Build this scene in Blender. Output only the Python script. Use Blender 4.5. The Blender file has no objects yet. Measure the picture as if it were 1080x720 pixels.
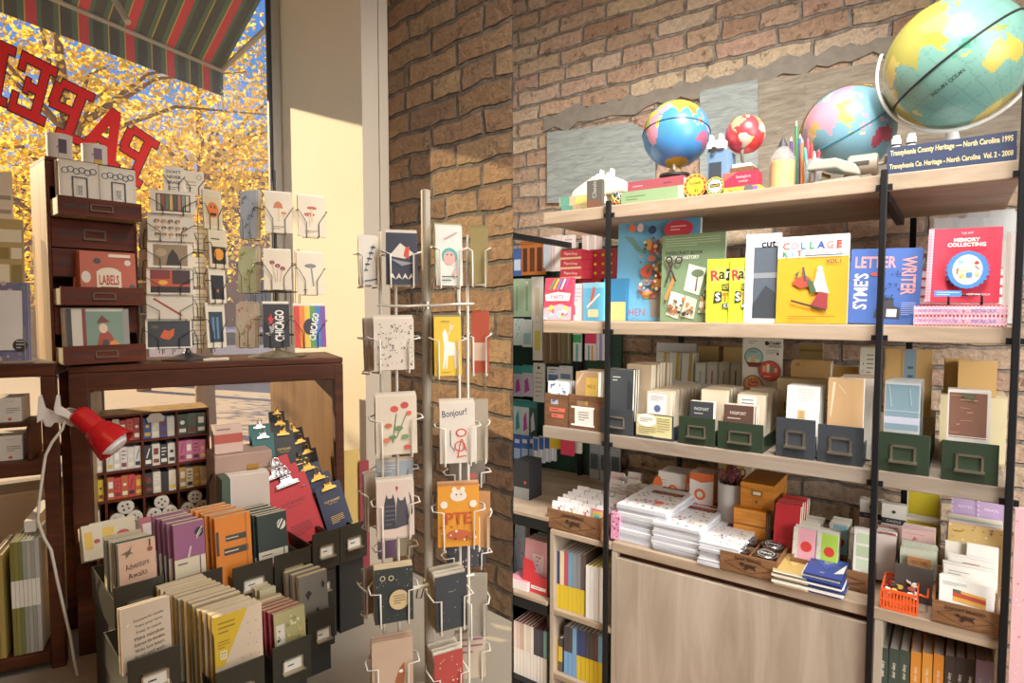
import bpy, math, random
from mathutils import Vector, Matrix
random.seed(11)
SC = bpy.context.scene
COL = SC.collection
F = 640.0                      # focal length in pixels of the 1080x720 frame
PITCH = math.radians(3.0)
EYE = 1.65
RAD = math.radians
ORD = ['front', 'second', 'third', 'fourth', 'fifth', 'sixth', 'seventh', 'eighth', 'ninth', 'tenth',
       'eleventh', 'twelfth', 'thirteenth', 'fourteenth', 'fifteenth', 'sixteenth']


# ------------------------------------------------------------------ layout maths
def ray(px, py):
    a = (px - 540) / F
    b = -(py - 360) / F
    c, s = math.cos(PITCH), math.sin(PITCH)
    return Vector((a, c + b * s, -s + b * c))


class Frame:
    """an upright plane in the room: u runs to the right along it, v points away from the viewer"""

    def __init__(self, vpx, D=None, orig=None, through=None, k=1.0):
        self.k = k                 # how far apart things stand in depth
        d = Vector((vpx - 540, F * math.cos(PITCH))).normalized()
        self.u = -d if vpx < 540 else d
        self.v = Vector((-self.u.y, self.u.x))
        if through is not None:
            self.D = Vector(through).dot(self.v)
        else:
            self.D = D
        r = ray(540 if orig is None else orig, 360).xy
        self.o = r * (self.D / r.dot(self.v))
        self.yaw = math.atan2(self.u.y, self.u.x)

    def S(self, px, py, d=0.0):
        r = ray(px, py)
        p = r * ((self.D + d * self.k) / r.xy.dot(self.v))
        return (p.xy - self.o).dot(self.u), p.z + EYE

    def P(self, px, py, d=0.0):
        r = ray(px, py)
        p = r * ((self.D + d * self.k) / r.xy.dot(self.v))
        return Vector((p.x, p.y, p.z + EYE))

    def Z(self, px, py, z):
        r = ray(px, py)
        p = r * ((z - EYE) / r.z)
        q = p.xy - self.o
        return q.dot(self.u), q.dot(self.v) / self.k

    def W(self, s, d, z=0.0):
        q = self.o + self.u * s + self.v * (d * self.k)
        return Vector((q.x, q.y, z))

    def loc(self, p):
        q = Vector((p[0], p[1])) - self.o
        return q.dot(self.u), q.dot(self.v) / self.k

    def fit(self, d, x0, x1, yt, z=None, yb=None):
        s0 = self.S(x0, yt, d)[0]
        s1 = self.S(x1, yt, d)[0]
        xc = (x0 + x1) / 2
        zt = self.S(xc, yt, d)[1]
        if z is None:
            z = self.S(xc, yb, d)[1]
        return (s0 + s1) / 2, s1 - s0, zt - z, z


# ------------------------------------------------------------------ materials
_mats = {}


def lin(c):
    c = c / 255.0
    return c / 12.92 if c <= 0.04045 else ((c + 0.055) / 1.055) ** 2.4


def rgb(h):
    h = h.lstrip('#')
    if len(h) == 3:
        h = ''.join(c + c for c in h)
    return tuple(lin(int(h[i:i + 2], 16)) for i in (0, 2, 4)) + (1.0,)


def node(nt, t, **kw):
    n = nt.nodes.new(t)
    for k, v in kw.items():
        if k.startswith('i_'):
            n.inputs[k[2:].replace('_', ' ')].default_value = v
        else:
            setattr(n, k, v)
    return n


def mat(m, rough=0.55, metal=0.0, var=0.10, scale=14.0):
    if not isinstance(m, str):
        return m
    if m in NAMED:
        return NAMED[m]
    key = (m, rough, metal)
    if key in _mats:
        return _mats[key]
    x = bpy.data.materials.new('tone_' + m.strip('#'))
    x.use_nodes = True
    nt = x.node_tree
    b = nt.nodes['Principled BSDF']
    b.inputs['Roughness'].default_value = rough
    b.inputs['Metallic'].default_value = metal
    tc = node(nt, 'ShaderNodeTexCoord')
    nz = node(nt, 'ShaderNodeTexNoise', i_Scale=scale, i_Detail=3.0)
    nt.links.new(tc.outputs['Object'], nz.inputs['Vector'])
    mp = node(nt, 'ShaderNodeMapRange')
    mp.inputs['To Min'].default_value = 1.0 - var
    mp.inputs['To Max'].default_value = 1.0 + var
    nt.links.new(nz.outputs['Fac'], mp.inputs['Value'])
    mx = node(nt, 'ShaderNodeMix', data_type='RGBA', blend_type='MULTIPLY')
    mx.inputs['Factor'].default_value = 1.0
    mx.inputs['A'].default_value = rgb(m)
    nt.links.new(mp.outputs['Result'], mx.inputs['B'])
    nt.links.new(mx.outputs['Result'], b.inputs['Base Color'])
    _mats[key] = x
    return x


NAMED = {}


def ramp(nt, stops):
    r = node(nt, 'ShaderNodeValToRGB')
    e = r.color_ramp.elements
    while len(e) < len(stops):
        e.new(0.5)
    for k, (p, c) in enumerate(stops):
        e[k].position = p
        e[k].color = rgb(c)
    return r


def wood(name, cols, axis='X', scale=6.0, rough=0.5, stretch=9.0, bump=0.15):
    x = bpy.data.materials.new(name)
    x.use_nodes = True
    nt = x.node_tree
    b = nt.nodes['Principled BSDF']
    b.inputs['Roughness'].default_value = rough
    b.inputs['Specular IOR Level'].default_value = 0.22
    tc = node(nt, 'ShaderNodeTexCoord')
    mp = node(nt, 'ShaderNodeMapping')
    sc = [scale * 2.2] * 3
    sc['XYZ'.index(axis)] = scale * 2.2 / stretch
    mp.inputs['Scale'].default_value = sc
    nt.links.new(tc.outputs['Object'], mp.inputs['Vector'])
    nz = node(nt, 'ShaderNodeTexNoise', i_Scale=2.2, i_Detail=6.0, i_Roughness=0.62, i_Distortion=0.8)
    nt.links.new(mp.outputs['Vector'], nz.inputs['Vector'])
    r = ramp(nt, [(0.28, cols[0]), (0.5, cols[1]), (0.72, cols[2])])
    nt.links.new(nz.outputs['Fac'], r.inputs['Fac'])
    nt.links.new(r.outputs['Color'], b.inputs['Base Color'])
    bp = node(nt, 'ShaderNodeBump', i_Strength=bump, i_Distance=0.004)
    nt.links.new(nz.outputs['Fac'], bp.inputs['Height'])
    nt.links.new(bp.outputs['Normal'], b.inputs['Normal'])
    NAMED[name] = x
    return x


def plain(name, col, rough=0.5, metal=0.0, **kw):
    x = mat(col, rough, metal, **kw).copy()
    x.name = name
    NAMED[name] = x
    return x


wood('oak_ply', ('#8c7963', '#a48f78', '#b7a48d'), 'X', 4.0)
wood('oak_front', ('#948573', '#a99a87', '#bbad9b'), 'Z', 2.6, stretch=7)
wood('grey_oak', ('#75685a', '#8b7d6e', '#9c8e7f'), 'X', 4.0)
wood('walnut', ('#4a3120', '#684730', '#7d583c'), 'X', 9.0)
wood('crate_wood', ('#5c3d24', '#7c5638', '#936b48'), 'X', 9.0)
wood('dark_wood', ('#2e1409', '#43200f', '#532a15'), 'X', 7.0, rough=0.6)
wood('drawer_wood', ('#3c170a', '#53220f', '#642d16'), 'X', 8.0, rough=0.6)
wood('sun_tone_wood', ('#9a7b52', '#b99668', '#caa878'), 'Z', 7.0)  # dark wood with sunlight put into its colour, for sunlit faces
wood('cigar_wood', ('#a5601c', '#c67d2c', '#d8933e'), 'X', 8.0, rough=0.3)
wood('old_board', ('#7c827e', '#98a09d', '#adb3ad'), 'X', 11, rough=0.85, bump=0.9, stretch=6)
wood('old_board_warm', ('#75695b', '#928675', '#a79c8c'), 'X', 11, rough=0.85, bump=0.9, stretch=6)
wood('floor_wood', ('#8a5a30', '#a8713f', '#bb8450'), 'X', 3.0)
wood('reveal_shade_tone', ('#75532f', '#8c673f', '#9d774b'), 'Z', 3.0)  # brown of the lower reveal, table shade put into the colour
plain('black_steel', '#1c1d1f', 0.45, 0.6)
plain('bin_grey', '#363b41', 0.42, 0.2)
plain('bin_green', '#273526', 0.42, 0.2)
plain('bin_black', '#2b281e', 0.42, 0.2)
plain('nickel', '#b3a995', 0.3, 0.9)
plain('chrome', '#c4c4c4', 0.22, 1.0)
plain('gold_metal', '#b98f45', 0.32, 1.0)
plain('brass_dull', '#8a6a35', 0.4, 0.8)
plain('white_wire', '#d9d2c2', 0.4)
plain('black_wire', '#171717', 0.4)
plain('kraft', '#b98f5c', 0.8)
plain('paper', '#e9e2d2', 0.7, var=0.04)
plain('white', '#f2efe8', 0.6, var=0.03)
plain('ink', '#1b1a1a', 0.6)


def clear(name, tint='#ffffff', amount=0.82, rough=0.05):
    x = bpy.data.materials.new(name)
    x.use_nodes = True
    nt = x.node_tree
    b = nt.nodes['Principled BSDF']
    b.inputs['Base Color'].default_value = rgb(tint)
    b.inputs['Roughness'].default_value = rough
    t = node(nt, 'ShaderNodeBsdfTransparent')
    t.inputs['Color'].default_value = rgb(tint)
    nz = node(nt, 'ShaderNodeTexNoise', i_Scale=5.0)
    mp = node(nt, 'ShaderNodeMapRange')
    mp.inputs['To Min'].default_value = amount - 0.04
    mp.inputs['To Max'].default_value = amount + 0.04
    mx = node(nt, 'ShaderNodeMixShader')
    nt.links.new(nz.outputs['Fac'], mp.inputs['Value'])
    nt.links.new(mp.outputs['Result'], mx.inputs['Fac'])
    nt.links.new(b.outputs['BSDF'], mx.inputs[1])
    nt.links.new(t.outputs['BSDF'], mx.inputs[2])
    nt.links.new(mx.outputs['Shader'], nt.nodes['Material Output'].inputs['Surface'])
    NAMED[name] = x
    return x


clear('window_glass', '#ffffff', 0.95, 0.02)
clear('clear_film', '#f4f6f6', 0.70, 0.15)
clear('clear_plastic', '#f2f4f4', 0.84, 0.1)


def brick_mat(name, cols, mortar, bump=0.6, width=0.215, row=0.067):
    x = bpy.data.materials.new(name)
    x.use_nodes = True
    nt = x.node_tree
    L = nt.links.new
    b = nt.nodes['Principled BSDF']
    b.inputs['Roughness'].default_value = 0.9
    tc = node(nt, 'ShaderNodeTexCoord')
    sx = node(nt, 'ShaderNodeSeparateXYZ')
    L(tc.outputs['Object'], sx.inputs[0])
    cx = node(nt, 'ShaderNodeCombineXYZ')
    L(sx.outputs['X'], cx.inputs['X'])
    L(sx.outputs['Z'], cx.inputs['Y'])
    wob = node(nt, 'ShaderNodeTexNoise', i_Scale=9.0, i_Detail=3.0)
    L(cx.outputs[0], wob.inputs['Vector'])
    sub = node(nt, 'ShaderNodeVectorMath', operation='SUBTRACT')
    L(wob.outputs['Color'], sub.inputs[0])
    sub.inputs[1].default_value = (0.5, 0.5, 0.5)
    scl = node(nt, 'ShaderNodeVectorMath', operation='SCALE')
    L(sub.outputs[0], scl.inputs[0])
    scl.inputs['Scale'].default_value = 0.036
    add = node(nt, 'ShaderNodeVectorMath', operation='ADD')
    L(cx.outputs[0], add.inputs[0])
    L(scl.outputs[0], add.inputs[1])
    bt = node(nt, 'ShaderNodeTexBrick')
    bt.inputs['Scale'].default_value = 1.0
    bt.inputs['Brick Width'].default_value = width
    bt.inputs['Row Height'].default_value = row
    bt.inputs['Mortar Size'].default_value = row * 0.115
    bt.inputs['Mortar Smooth'].default_value = 0.55
    bt.inputs['Color1'].default_value = (0, 0, 0, 1)
    bt.inputs['Color2'].default_value = (1, 1, 1, 1)
    bt.inputs['Mortar'].default_value = (0.5, 0.5, 0.5, 1)
    bt.offset = 0.5
    bt.squash = 0.6
    bt.squash_frequency = 5
    L(add.outputs[0], bt.inputs['Vector'])
    rp = ramp(nt, [(i / (len(cols) - 1) * 0.9 + 0.05, c) for i, c in enumerate(cols)])
    L(bt.outputs['Color'], rp.inputs['Fac'])
    n2 = node(nt, 'ShaderNodeTexNoise', i_Scale=38.0, i_Detail=6.0, i_Roughness=0.7)
    L(cx.outputs[0], n2.inputs['Vector'])
    mr = node(nt, 'ShaderNodeMapRange')
    mr.inputs['From Min'].default_value = 0.3
    mr.inputs['From Max'].default_value = 0.7
    mr.inputs['To Min'].default_value = 0.62
    mr.inputs['To Max'].default_value = 1.22
    L(n2.outputs['Fac'], mr.inputs['Value'])
    mul = node(nt, 'ShaderNodeMix', data_type='RGBA', blend_type='MULTIPLY')
    mul.inputs['Factor'].default_value = 1.0
    L(rp.outputs['Color'], mul.inputs['A'])
    L(mr.outputs['Result'], mul.inputs['B'])
    # pits and dark cracks
    vo = node(nt, 'ShaderNodeTexNoise', i_Scale=16.0, i_Detail=8.0, i_Roughness=0.75)
    L(cx.outputs[0], vo.inputs['Vector'])
    pit = node(nt, 'ShaderNodeMapRange')
    pit.inputs['From Min'].default_value = 0.30
    pit.inputs['From Max'].default_value = 0.42
    L(vo.outputs['Fac'], pit.inputs['Value'])
    mo = node(nt, 'ShaderNodeMix', data_type='RGBA')
    L(bt.outputs['Fac'], mo.inputs['Factor'])
    L(mul.outputs['Result'], mo.inputs['A'])
    mnz = node(nt, 'ShaderNodeTexNoise', i_Scale=22.0, i_Detail=5.0, i_Roughness=0.7)
    L(cx.outputs[0], mnz.inputs['Vector'])
    mrp = ramp(nt, [(0.36, mortar[0]), (0.5, mortar[1]), (0.64, mortar[2])])
    L(mnz.outputs['Fac'], mrp.inputs['Fac'])
    L(mrp.outputs['Color'], mo.inputs['B'])
    pm = node(nt, 'ShaderNodeMix', data_type='RGBA', blend_type='MULTIPLY')
    pm.inputs['Factor'].default_value = 0.6
    L(mo.outputs['Result'], pm.inputs['A'])
    L(pit.outputs['Result'], pm.inputs['B'])
    L(pm.outputs['Result'], b.inputs['Base Color'])
    hgt = node(nt, 'ShaderNodeMath', operation='MULTIPLY_ADD')
    L(bt.outputs['Fac'], hgt.inputs[0])
    hgt.inputs[1].default_value = -1.0
    L(n2.outputs['Fac'], hgt.inputs[2])
    h2 = node(nt, 'ShaderNodeMath', operation='MULTIPLY_ADD')
    L(pit.outputs['Result'], h2.inputs[0])
    h2.inputs[1].default_value = 0.8
    L(hgt.outputs[0], h2.inputs[2])
    bp = node(nt, 'ShaderNodeBump', i_Strength=bump, i_Distance=0.016)
    L(h2.outputs[0], bp.inputs['Height'])
    L(bp.outputs['Normal'], b.inputs['Normal'])
    NAMED[name] = x
    return x


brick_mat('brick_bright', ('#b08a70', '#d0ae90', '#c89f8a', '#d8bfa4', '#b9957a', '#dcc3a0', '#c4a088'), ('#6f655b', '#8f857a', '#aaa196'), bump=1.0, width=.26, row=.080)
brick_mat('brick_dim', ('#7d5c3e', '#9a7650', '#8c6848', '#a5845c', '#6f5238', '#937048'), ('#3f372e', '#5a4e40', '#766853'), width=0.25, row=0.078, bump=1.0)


# ------------------------------------------------------------------ mesh builder
_txt = {}


def text_geo(t, bold=0.0):
    key = (t, bold)
    if key not in _txt:
        cu = bpy.data.curves.new('lettering', 'FONT')
        cu.body = t
        cu.size = 1.0
        cu.align_x = 'CENTER'
        cu.resolution_u = 2
        cu.offset = bold
        ob = bpy.data.objects.new('lettering', cu)
        me = ob.to_mesh()
        vs = [(v.co.x, v.co.y) for v in me.vertices]
        fs = [tuple(p.vertices) for p in me.polygons]
        ob.to_mesh_clear()
        bpy.data.objects.remove(ob)
        bpy.data.curves.remove(cu)
        x0 = min(v[0] for v in vs); x1 = max(v[0] for v in vs)
        y0 = min(v[1] for v in vs); y1 = max(v[1] for v in vs)
        vs = [(v[0] - (x0 + x1) / 2, v[1] - (y0 + y1) / 2) for v in vs]
        _txt[key] = (vs, fs, x1 - x0, max(y1 - y0, 1e-4))
    return _txt[key]


class MB:
    def __init__(self):
        self.v, self.f, self.k, self.mats = [], [], [], []
        self.smooth = []
        self.T = Matrix.Identity(4)
        self.lay = 0

    def mi(self, m):
        m = mat(m)
        if m not in self.mats:
            self.mats.append(m)
        return self.mats.index(m)

    def add(self, vs, fs, m, smooth=False):
        o = len(self.v)
        self.v += [tuple(self.T @ Vector(p)) for p in vs]
        i = self.mi(m)
        for f in fs:
            self.f.append(tuple(o + a for a in f))
            self.k.append(i)
            self.smooth.append(smooth)
        return self

    def box(self, x0, x1, y0, y1, z0, z1, m, front=None, left=None, top=None, right=None):
        vs = [(x0, y0, z0), (x1, y0, z0), (x1, y1, z0), (x0, y1, z0), (x0, y0, z1), (x1, y0, z1), (x1, y1, z1), (x0, y1, z1)]
        sides = [((0, 3, 2, 1), m), ((4, 5, 6, 7), top or m), ((0, 1, 5, 4), front or m), ((1, 2, 6, 5), right or m),
                 ((2, 3, 7, 6), m), ((3, 0, 4, 7), left or m)]
        for f, mm in sides:
            self.add([vs[a] for a in f], [(0, 1, 2, 3)], mm)
        return self

    def prism(self, pts, y0, y1, m, cap=None):
        """pts in the XZ plane, extruded from y0 to y1"""
        n = len(pts)
        vs = [(x, y0, z) for x, z in pts] + [(x, y1, z) for x, z in pts]
        self.add(vs, [tuple(range(n)), tuple(range(2 * n - 1, n - 1, -1))], cap or m)
        o = [(i, i + n, (i + 1) % n + n, (i + 1) % n) for i in range(n)]
        self.add(vs, o, m)
        return self

    def tube(self, pts, r, m, seg=8, closed=False, taper=None):
        P = [Vector(p) for p in pts]
        n = len(P)
        rings = []
        up = Vector((0.13, 0.21, 0.97))
        prev = None
        for i in range(n):
            if closed:
                t = P[(i + 1) % n] - P[i - 1]
            else:
                t = P[min(i + 1, n - 1)] - P[max(i - 1, 0)]
            t.normalize()
            a = prev if prev is not None else (up if abs(t.dot(up)) < 0.9 else Vector((1, 0, 0)))
            a = (a - t * a.dot(t)).normalized()
            prev = a
            b = t.cross(a)
            rr = r if taper is None else r * taper[i]
            rings.append([P[i] + (a * math.cos(2 * math.pi * k / seg) + b * math.sin(2 * math.pi * k / seg)) * rr for k in range(seg)])
        vs = [tuple(p) for ring in rings for p in ring]
        fs = []
        for i in range(n if closed else n - 1):
            j = (i + 1) % n
            for k in range(seg):
                fs.append((i * seg + k, i * seg + (k + 1) % seg, j * seg + (k + 1) % seg, j * seg + k))
        self.add(vs, fs, m, True)
        if not closed:
            self.add(vs, [tuple(range(seg - 1, -1, -1)), tuple(range((n - 1) * seg, n * seg))], m)
        return self

    def lathe(self, prof, m, seg=24, c=(0, 0, 0)):
        """prof: list of (r, z[, material])"""
        rings = []
        for p in prof:
            r, z = p[0], p[1]
            rings.append([(c[0] + r * math.cos(2 * math.pi * k / seg), c[1] + r * math.sin(2 * math.pi * k / seg), c[2] + z) for k in range(seg)])
        for i in range(len(prof) - 1):
            mm = prof[i][2] if len(prof[i]) > 2 else m
            vs = rings[i] + rings[i + 1]
            self.add(vs, [(k, (k + 1) % seg, seg + (k + 1) % seg, seg + k) for k in range(seg)], mm, True)
        if prof[0][0] > 1e-5:
            self.add(rings[0], [tuple(range(seg - 1, -1, -1))], m)
        if prof[-1][0] > 1e-5:
            self.add(rings[-1], [tuple(range(seg))], prof[-1][2] if len(prof[-1]) > 2 else m)
        return self

    def ball(self, c, r, m, seg=40, rings=24):
        vs, fs = [], []
        for i in range(rings + 1):
            a = math.pi * i / rings
            for k in range(seg):
                b = 2 * math.pi * k / seg
                vs.append((c[0] + r * math.sin(a) * math.cos(b), c[1] + r * math.sin(a) * math.sin(b), c[2] + r * math.cos(a)))
        for i in range(rings):
            for k in range(seg):
                fs.append((i * seg + k, (i + 1) * seg + k, (i + 1) * seg + (k + 1) % seg, i * seg + (k + 1) % seg))
        return self.add(vs, fs, m, True)

    # ---- flat print on the front (y = y0) of a sheet w x h standing on z = 0, centred on x = 0
    def art(self, ops, w, h, y0=0.0, e=0.00035, z0=0.0):
        def X(u): return (u - 0.5) * w
        def Zz(v): return v * h + z0
        for op in ops:
            self.lay += 1
            y = y0 - e * self.lay
            k = op[0]
            if k == 'r':
                _, a, b, c, d, m = op
                self.add([(X(a), y, Zz(b)), (X(c), y, Zz(b)), (X(c), y, Zz(d)), (X(a), y, Zz(d))], [(0, 1, 2, 3)], m)
            elif k == 'e':
                _, a, b, ra, rb, m = op
                n = 20
                self.add([(X(a + ra * math.cos(2 * math.pi * i / n)), y, Zz(b) + rb * w * math.sin(2 * math.pi * i / n)) for i in range(n)], [tuple(range(n))], m)
            elif k == 'ring':
                _, a, b, ra, rb, m = op
                n = 24
                vs = []
                for q in (ra, rb):
                    vs += [(X(a + q * math.cos(2 * math.pi * i / n)), y, Zz(b) + q * w * math.sin(2 * math.pi * i / n)) for i in range(n)]
                self.add(vs, [(i, (i + 1) % n, n + (i + 1) % n, n + i) for i in range(n)], m)
            elif k == 'p':
                _, pts, m = op
                self.add([(X(a), y, Zz(b)) for a, b in pts], [tuple(range(len(pts)))], m)
            elif k == 'l':
                _, a, b, c, d, t, m = op
                A = Vector((X(a), Zz(b))); B = Vector((X(c), Zz(d)))
                q = (B - A).normalized()
                q = Vector((-q.y, q.x)) * t * w / 2
                self.add([(p.x, y, p.y) for p in (A - q, B - q, B + q, A + q)], [(0, 1, 2, 3)], m)
            elif k == 't':
                # text, centre u, centre v, height (of h), max width (of w), material, [rot deg, bold]
                _, t, a, b, hh, ww, m = op[:7]
                rot = RAD(op[7]) if len(op) > 7 else 0.0
                vs, fs, tw, th = text_geo(t, op[8] if len(op) > 8 else 0.0)
                sy = hh * h / th
                span = (w if abs(math.sin(rot)) < 0.7 else h)
                sx = min(sy, ww * span / tw)
                c, s_ = math.cos(rot), math.sin(rot)
                self.add([(X(a) + (p[0] * sx * c - p[1] * sy * s_), y, Zz(b) + (p[0] * sx * s_ + p[1] * sy * c)) for p in vs], fs, m)
            elif k == 'lines':
                _, a, b, c, d, n, m = op
                for i in range(n):
                    zz = d - (d - b) * (i + 0.5) / n
                    tk = (d - b) / n * 0.15
                    cc = c if i < n - 1 else a + (c - a) * 0.6
                    self.add([(X(a), y, Zz(zz - tk)), (X(cc), y, Zz(zz - tk)), (X(cc), y, Zz(zz + tk)), (X(a), y, Zz(zz + tk))], [(0, 1, 2, 3)], m)
            elif k == 'dots':
                # random dots in a rect with a list of colours
                _, a, b, c, d, n, r, ms = op
                rnd = random.Random(n * 7 + int(a * 100) + int(d * 31))
                for i in range(n):
                    u = rnd.uniform(a, c); v = rnd.uniform(b, d); q = r * rnd.uniform(0.6, 1.3)
                    mm = ms[i % len(ms)]
                    self.lay += 0 if i % 4 else 1
                    yy = y0 - e * self.lay - i * 4e-6
                    self.add([(X(u + q * math.cos(j * math.pi / 3 + i)), yy, Zz(v) + q * w * math.sin(j * math.pi / 3 + i)) for j in range(6)], [tuple(range(6))], mm)
        return self

    def build(self, name, parent=None, loc=None, rot=None, bev=0.0):
        me = bpy.data.meshes.new(name)
        me.from_pydata(self.v, [], self.f)
        for m in self.mats:
            me.materials.append(m)
        me.polygons.foreach_set('material_index', self.k)
        me.polygons.foreach_set('use_smooth', self.smooth)
        me.update()
        o = bpy.data.objects.new(name, me)
        COL.objects.link(o)
        if parent is not None:
            o.parent = parent
        if loc is not None:
            o.location = loc
        if rot is not None:
            o.rotation_euler = rot
        if bev:
            # weld coincident corners, then round the edges a little
            wd = o.modifiers.new('weld', 'WELD'); wd.merge_threshold = 1e-5
            b = o.modifiers.new('round', 'BEVEL')
            b.width = bev; b.segments = 2; b.limit_method = 'ANGLE'
        return o


def tag(o, label, cat=None, group=None, kind=None):
    if label: o['label'] = label
    if cat: o['category'] = cat
    if group: o['group'] = group
    if kind: o['kind'] = kind
    return o


def empty(name, loc, yaw, label, cat, group=None):
    o = bpy.data.objects.new(name, None)
    o.empty_display_size = 0.05
    COL.objects.link(o)
    o.location = loc
    o.rotation_euler = (0, 0, yaw)
    return tag(o, label, cat, group)


def struct(o):
    o['kind'] = 'structure'
    return o


def at(mb, name, fr, s, d, z, label, cat, group=None, yaw=0.0, lean=0.0, roll=0.0, t=0.0, parent=None):
    """put a sheet or a small one-mesh thing at (s, d, z) of a frame; lean > 0 tips its top away"""
    o = mb.build(name, parent, fr.W(s, d, z + abs(t * math.sin(lean)) + 0.0006), (-lean, roll, fr.yaw + yaw))
    if parent is None:
        tag(o, label, cat, group)
    return o


def dup(o, loc=None, rot=None, label=None, group=None):
    c = o.copy()
    COL.objects.link(c)
    if loc is not None: c.location = loc
    if rot is not None: c.rotation_euler = rot
    if label: c['label'] = label
    if group: c['group'] = group
    for ch in list(o.children):
        k = ch.copy(); COL.objects.link(k); k.parent = c
        for g in ch.children:
            q = g.copy(); COL.objects.link(q); q.parent = k
    return c


def sheet(w, h, t, base, art=(), edge=None, spine=None):
    """card, book or pack: front cover at y=0, facing -Y, standing on z=0"""
    m = MB()
    m.box(-w / 2, w / 2, 0, t, 0, h, edge or base, front=base, left=spine or edge or base)
    if edge:
        m.add([(w / 2, t + .0004, 0), (-w / 2, t + .0004, 0), (-w / 2, t + .0004, h), (w / 2, t + .0004, h)], [(0, 1, 2, 3)], base)
    m.art(art, w, h)
    return m


def flat(w, l, t, base, art=(), edge=None, spine=None):
    """book lying flat: cover on top facing +Z, its near edge (y=0) towards -Y"""
    m = MB()
    m.box(-w / 2, w / 2, 0, l, 0, t, edge or base, front=spine or edge or base, top=base)
    m.T = Matrix.Translation((0, 0, t)) @ Matrix.Rotation(-math.pi / 2, 4, 'X')
    m.lay = 0
    m.art(art, w, l)
    m.T = Matrix.Identity(4)
    return m


def up(ops, v0):
    """squeeze a print into the upper part of a sheet (its foot is hidden in a bin)"""
    s = 1 - v0
    r = []
    f = lambda v: v0 + s * v
    for o in ops:
        k = o[0]
        if k in ('r', 'lines'): r.append((k, o[1], f(o[2]), o[3], f(o[4])) + tuple(o[5:]))
        elif k in ('e', 'ring'): r.append((k, o[1], f(o[2])) + tuple(o[3:]))
        elif k == 'p': r.append(('p', [(u, f(v)) for u, v in o[1]], o[2]))
        elif k == 'l': r.append(('l', o[1], f(o[2]), o[3], f(o[4])) + tuple(o[5:]))
        elif k == 't': r.append(('t', o[1], o[2], f(o[3]), o[4] * (s if abs(o[7] if len(o) > 7 else 0) < 60 else 1)) + tuple(o[5:]))
        elif k == 'dots': r.append(('dots', o[1], f(o[2]), o[3], f(o[4])) + tuple(o[5:]))
        else: r.append(o)
    return r


# ================================================================== the place
R = Frame(-335, D=1.98, orig=643, k=1.4)            # face of the shelving on the right
LW = Frame(-130, D=1.31, orig=541)           # dim brick side wall by the window


def footprint(name, pts, z0, z1, m, fr=None, mats=None):
    """upright solid over a plan polygon given in world XY, object axes along fr"""
    b = MB()
    q = [fr.loc(p) for p in pts] if fr else [tuple(p) for p in pts]
    n = len(q)
    vs = [(x, y, z0) for x, y in q] + [(x, y, z1) for x, y in q]
    b.add(vs, [tuple(range(n - 1, -1, -1)), tuple(range(n, 2 * n))], m)
    for i in range(n):
        b.add([vs[i], vs[(i + 1) % n], vs[(i + 1) % n + n], vs[i + n]], [(0, 1, 2, 3)], (mats or {}).get(i, m))
    o = b.build(name, None, (fr.o.x, fr.o.y, 0) if fr else (0, 0, 0), (0, 0, fr.yaw if fr else 0))
    return o


plain('plaster', '#c3b8a2', 0.8, var=0.04, scale=3)
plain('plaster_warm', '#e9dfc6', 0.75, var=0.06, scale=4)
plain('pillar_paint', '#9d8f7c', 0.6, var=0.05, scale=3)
plain('ceiling_paint', '#cfc8bb', 0.8)
TOPZ = 3.5
seam = LW.P(541, 360).xy
corner = LW.P(412, 360).xy
# pillar face runs along the window direction, the reveal runs back along the brick wall direction
WD = Frame(1400, through=(corner.x, corner.y))
def along(p, fr, px):
    r = ray(px, 360).xy
    # point of the line through p with direction fr.u seen at column px
    dn = fr.v
    return r * (Vector(p).dot(dn) / r.dot(dn))
pil = along(corner, WD, 385)
rev = along(pil, LW, 303)
WIN = Frame(1400, through=(rev.x, rev.y), orig=303)   # plane of the shop window, s=0 at its right edge
out = WIN.v
rb0 = R.P(541, 360, 0.5).xy                            # left end of the bright brick wall
thick = 0.14
# dim brick wall, mitred along the sight line of its end
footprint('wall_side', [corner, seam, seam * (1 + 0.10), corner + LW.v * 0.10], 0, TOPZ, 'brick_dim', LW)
struct(bpy.data.objects['wall_side'])
# unseen block added between the two halves, keeps the sun off the right
o = footprint('wall_sun_block', [corner + LW.v * 0.10, seam * 1.10, rb0, rb0 + R.v * 0.12, rev + out * 0.5 + LW.v * 0.3], 0, TOPZ, 'plaster')
struct(o)
# pillar + reveal by the window
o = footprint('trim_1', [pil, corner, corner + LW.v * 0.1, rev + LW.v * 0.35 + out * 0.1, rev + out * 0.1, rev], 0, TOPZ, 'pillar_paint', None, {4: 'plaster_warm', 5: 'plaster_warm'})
struct(o)
# bead where the pillar meets the brick
bd = along(corner, WD, 402)
o = footprint('trim_2', [bd - WD.v * 0.006, corner - WD.v * 0.006 - WD.u * .003, corner, bd], 0, TOPZ, 'pillar_paint')
struct(o)
# bright brick wall
b = MB()
s0 = R.loc(rb0)[0]
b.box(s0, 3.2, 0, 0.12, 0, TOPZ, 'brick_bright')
struct(b.build('wall_back', None, R.W(0, 0.5), (0, 0, R.yaw)))
rend = R.W(3.2, 0.5).xy
wl_end = WIN.W(-2.9, 0).xy
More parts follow.
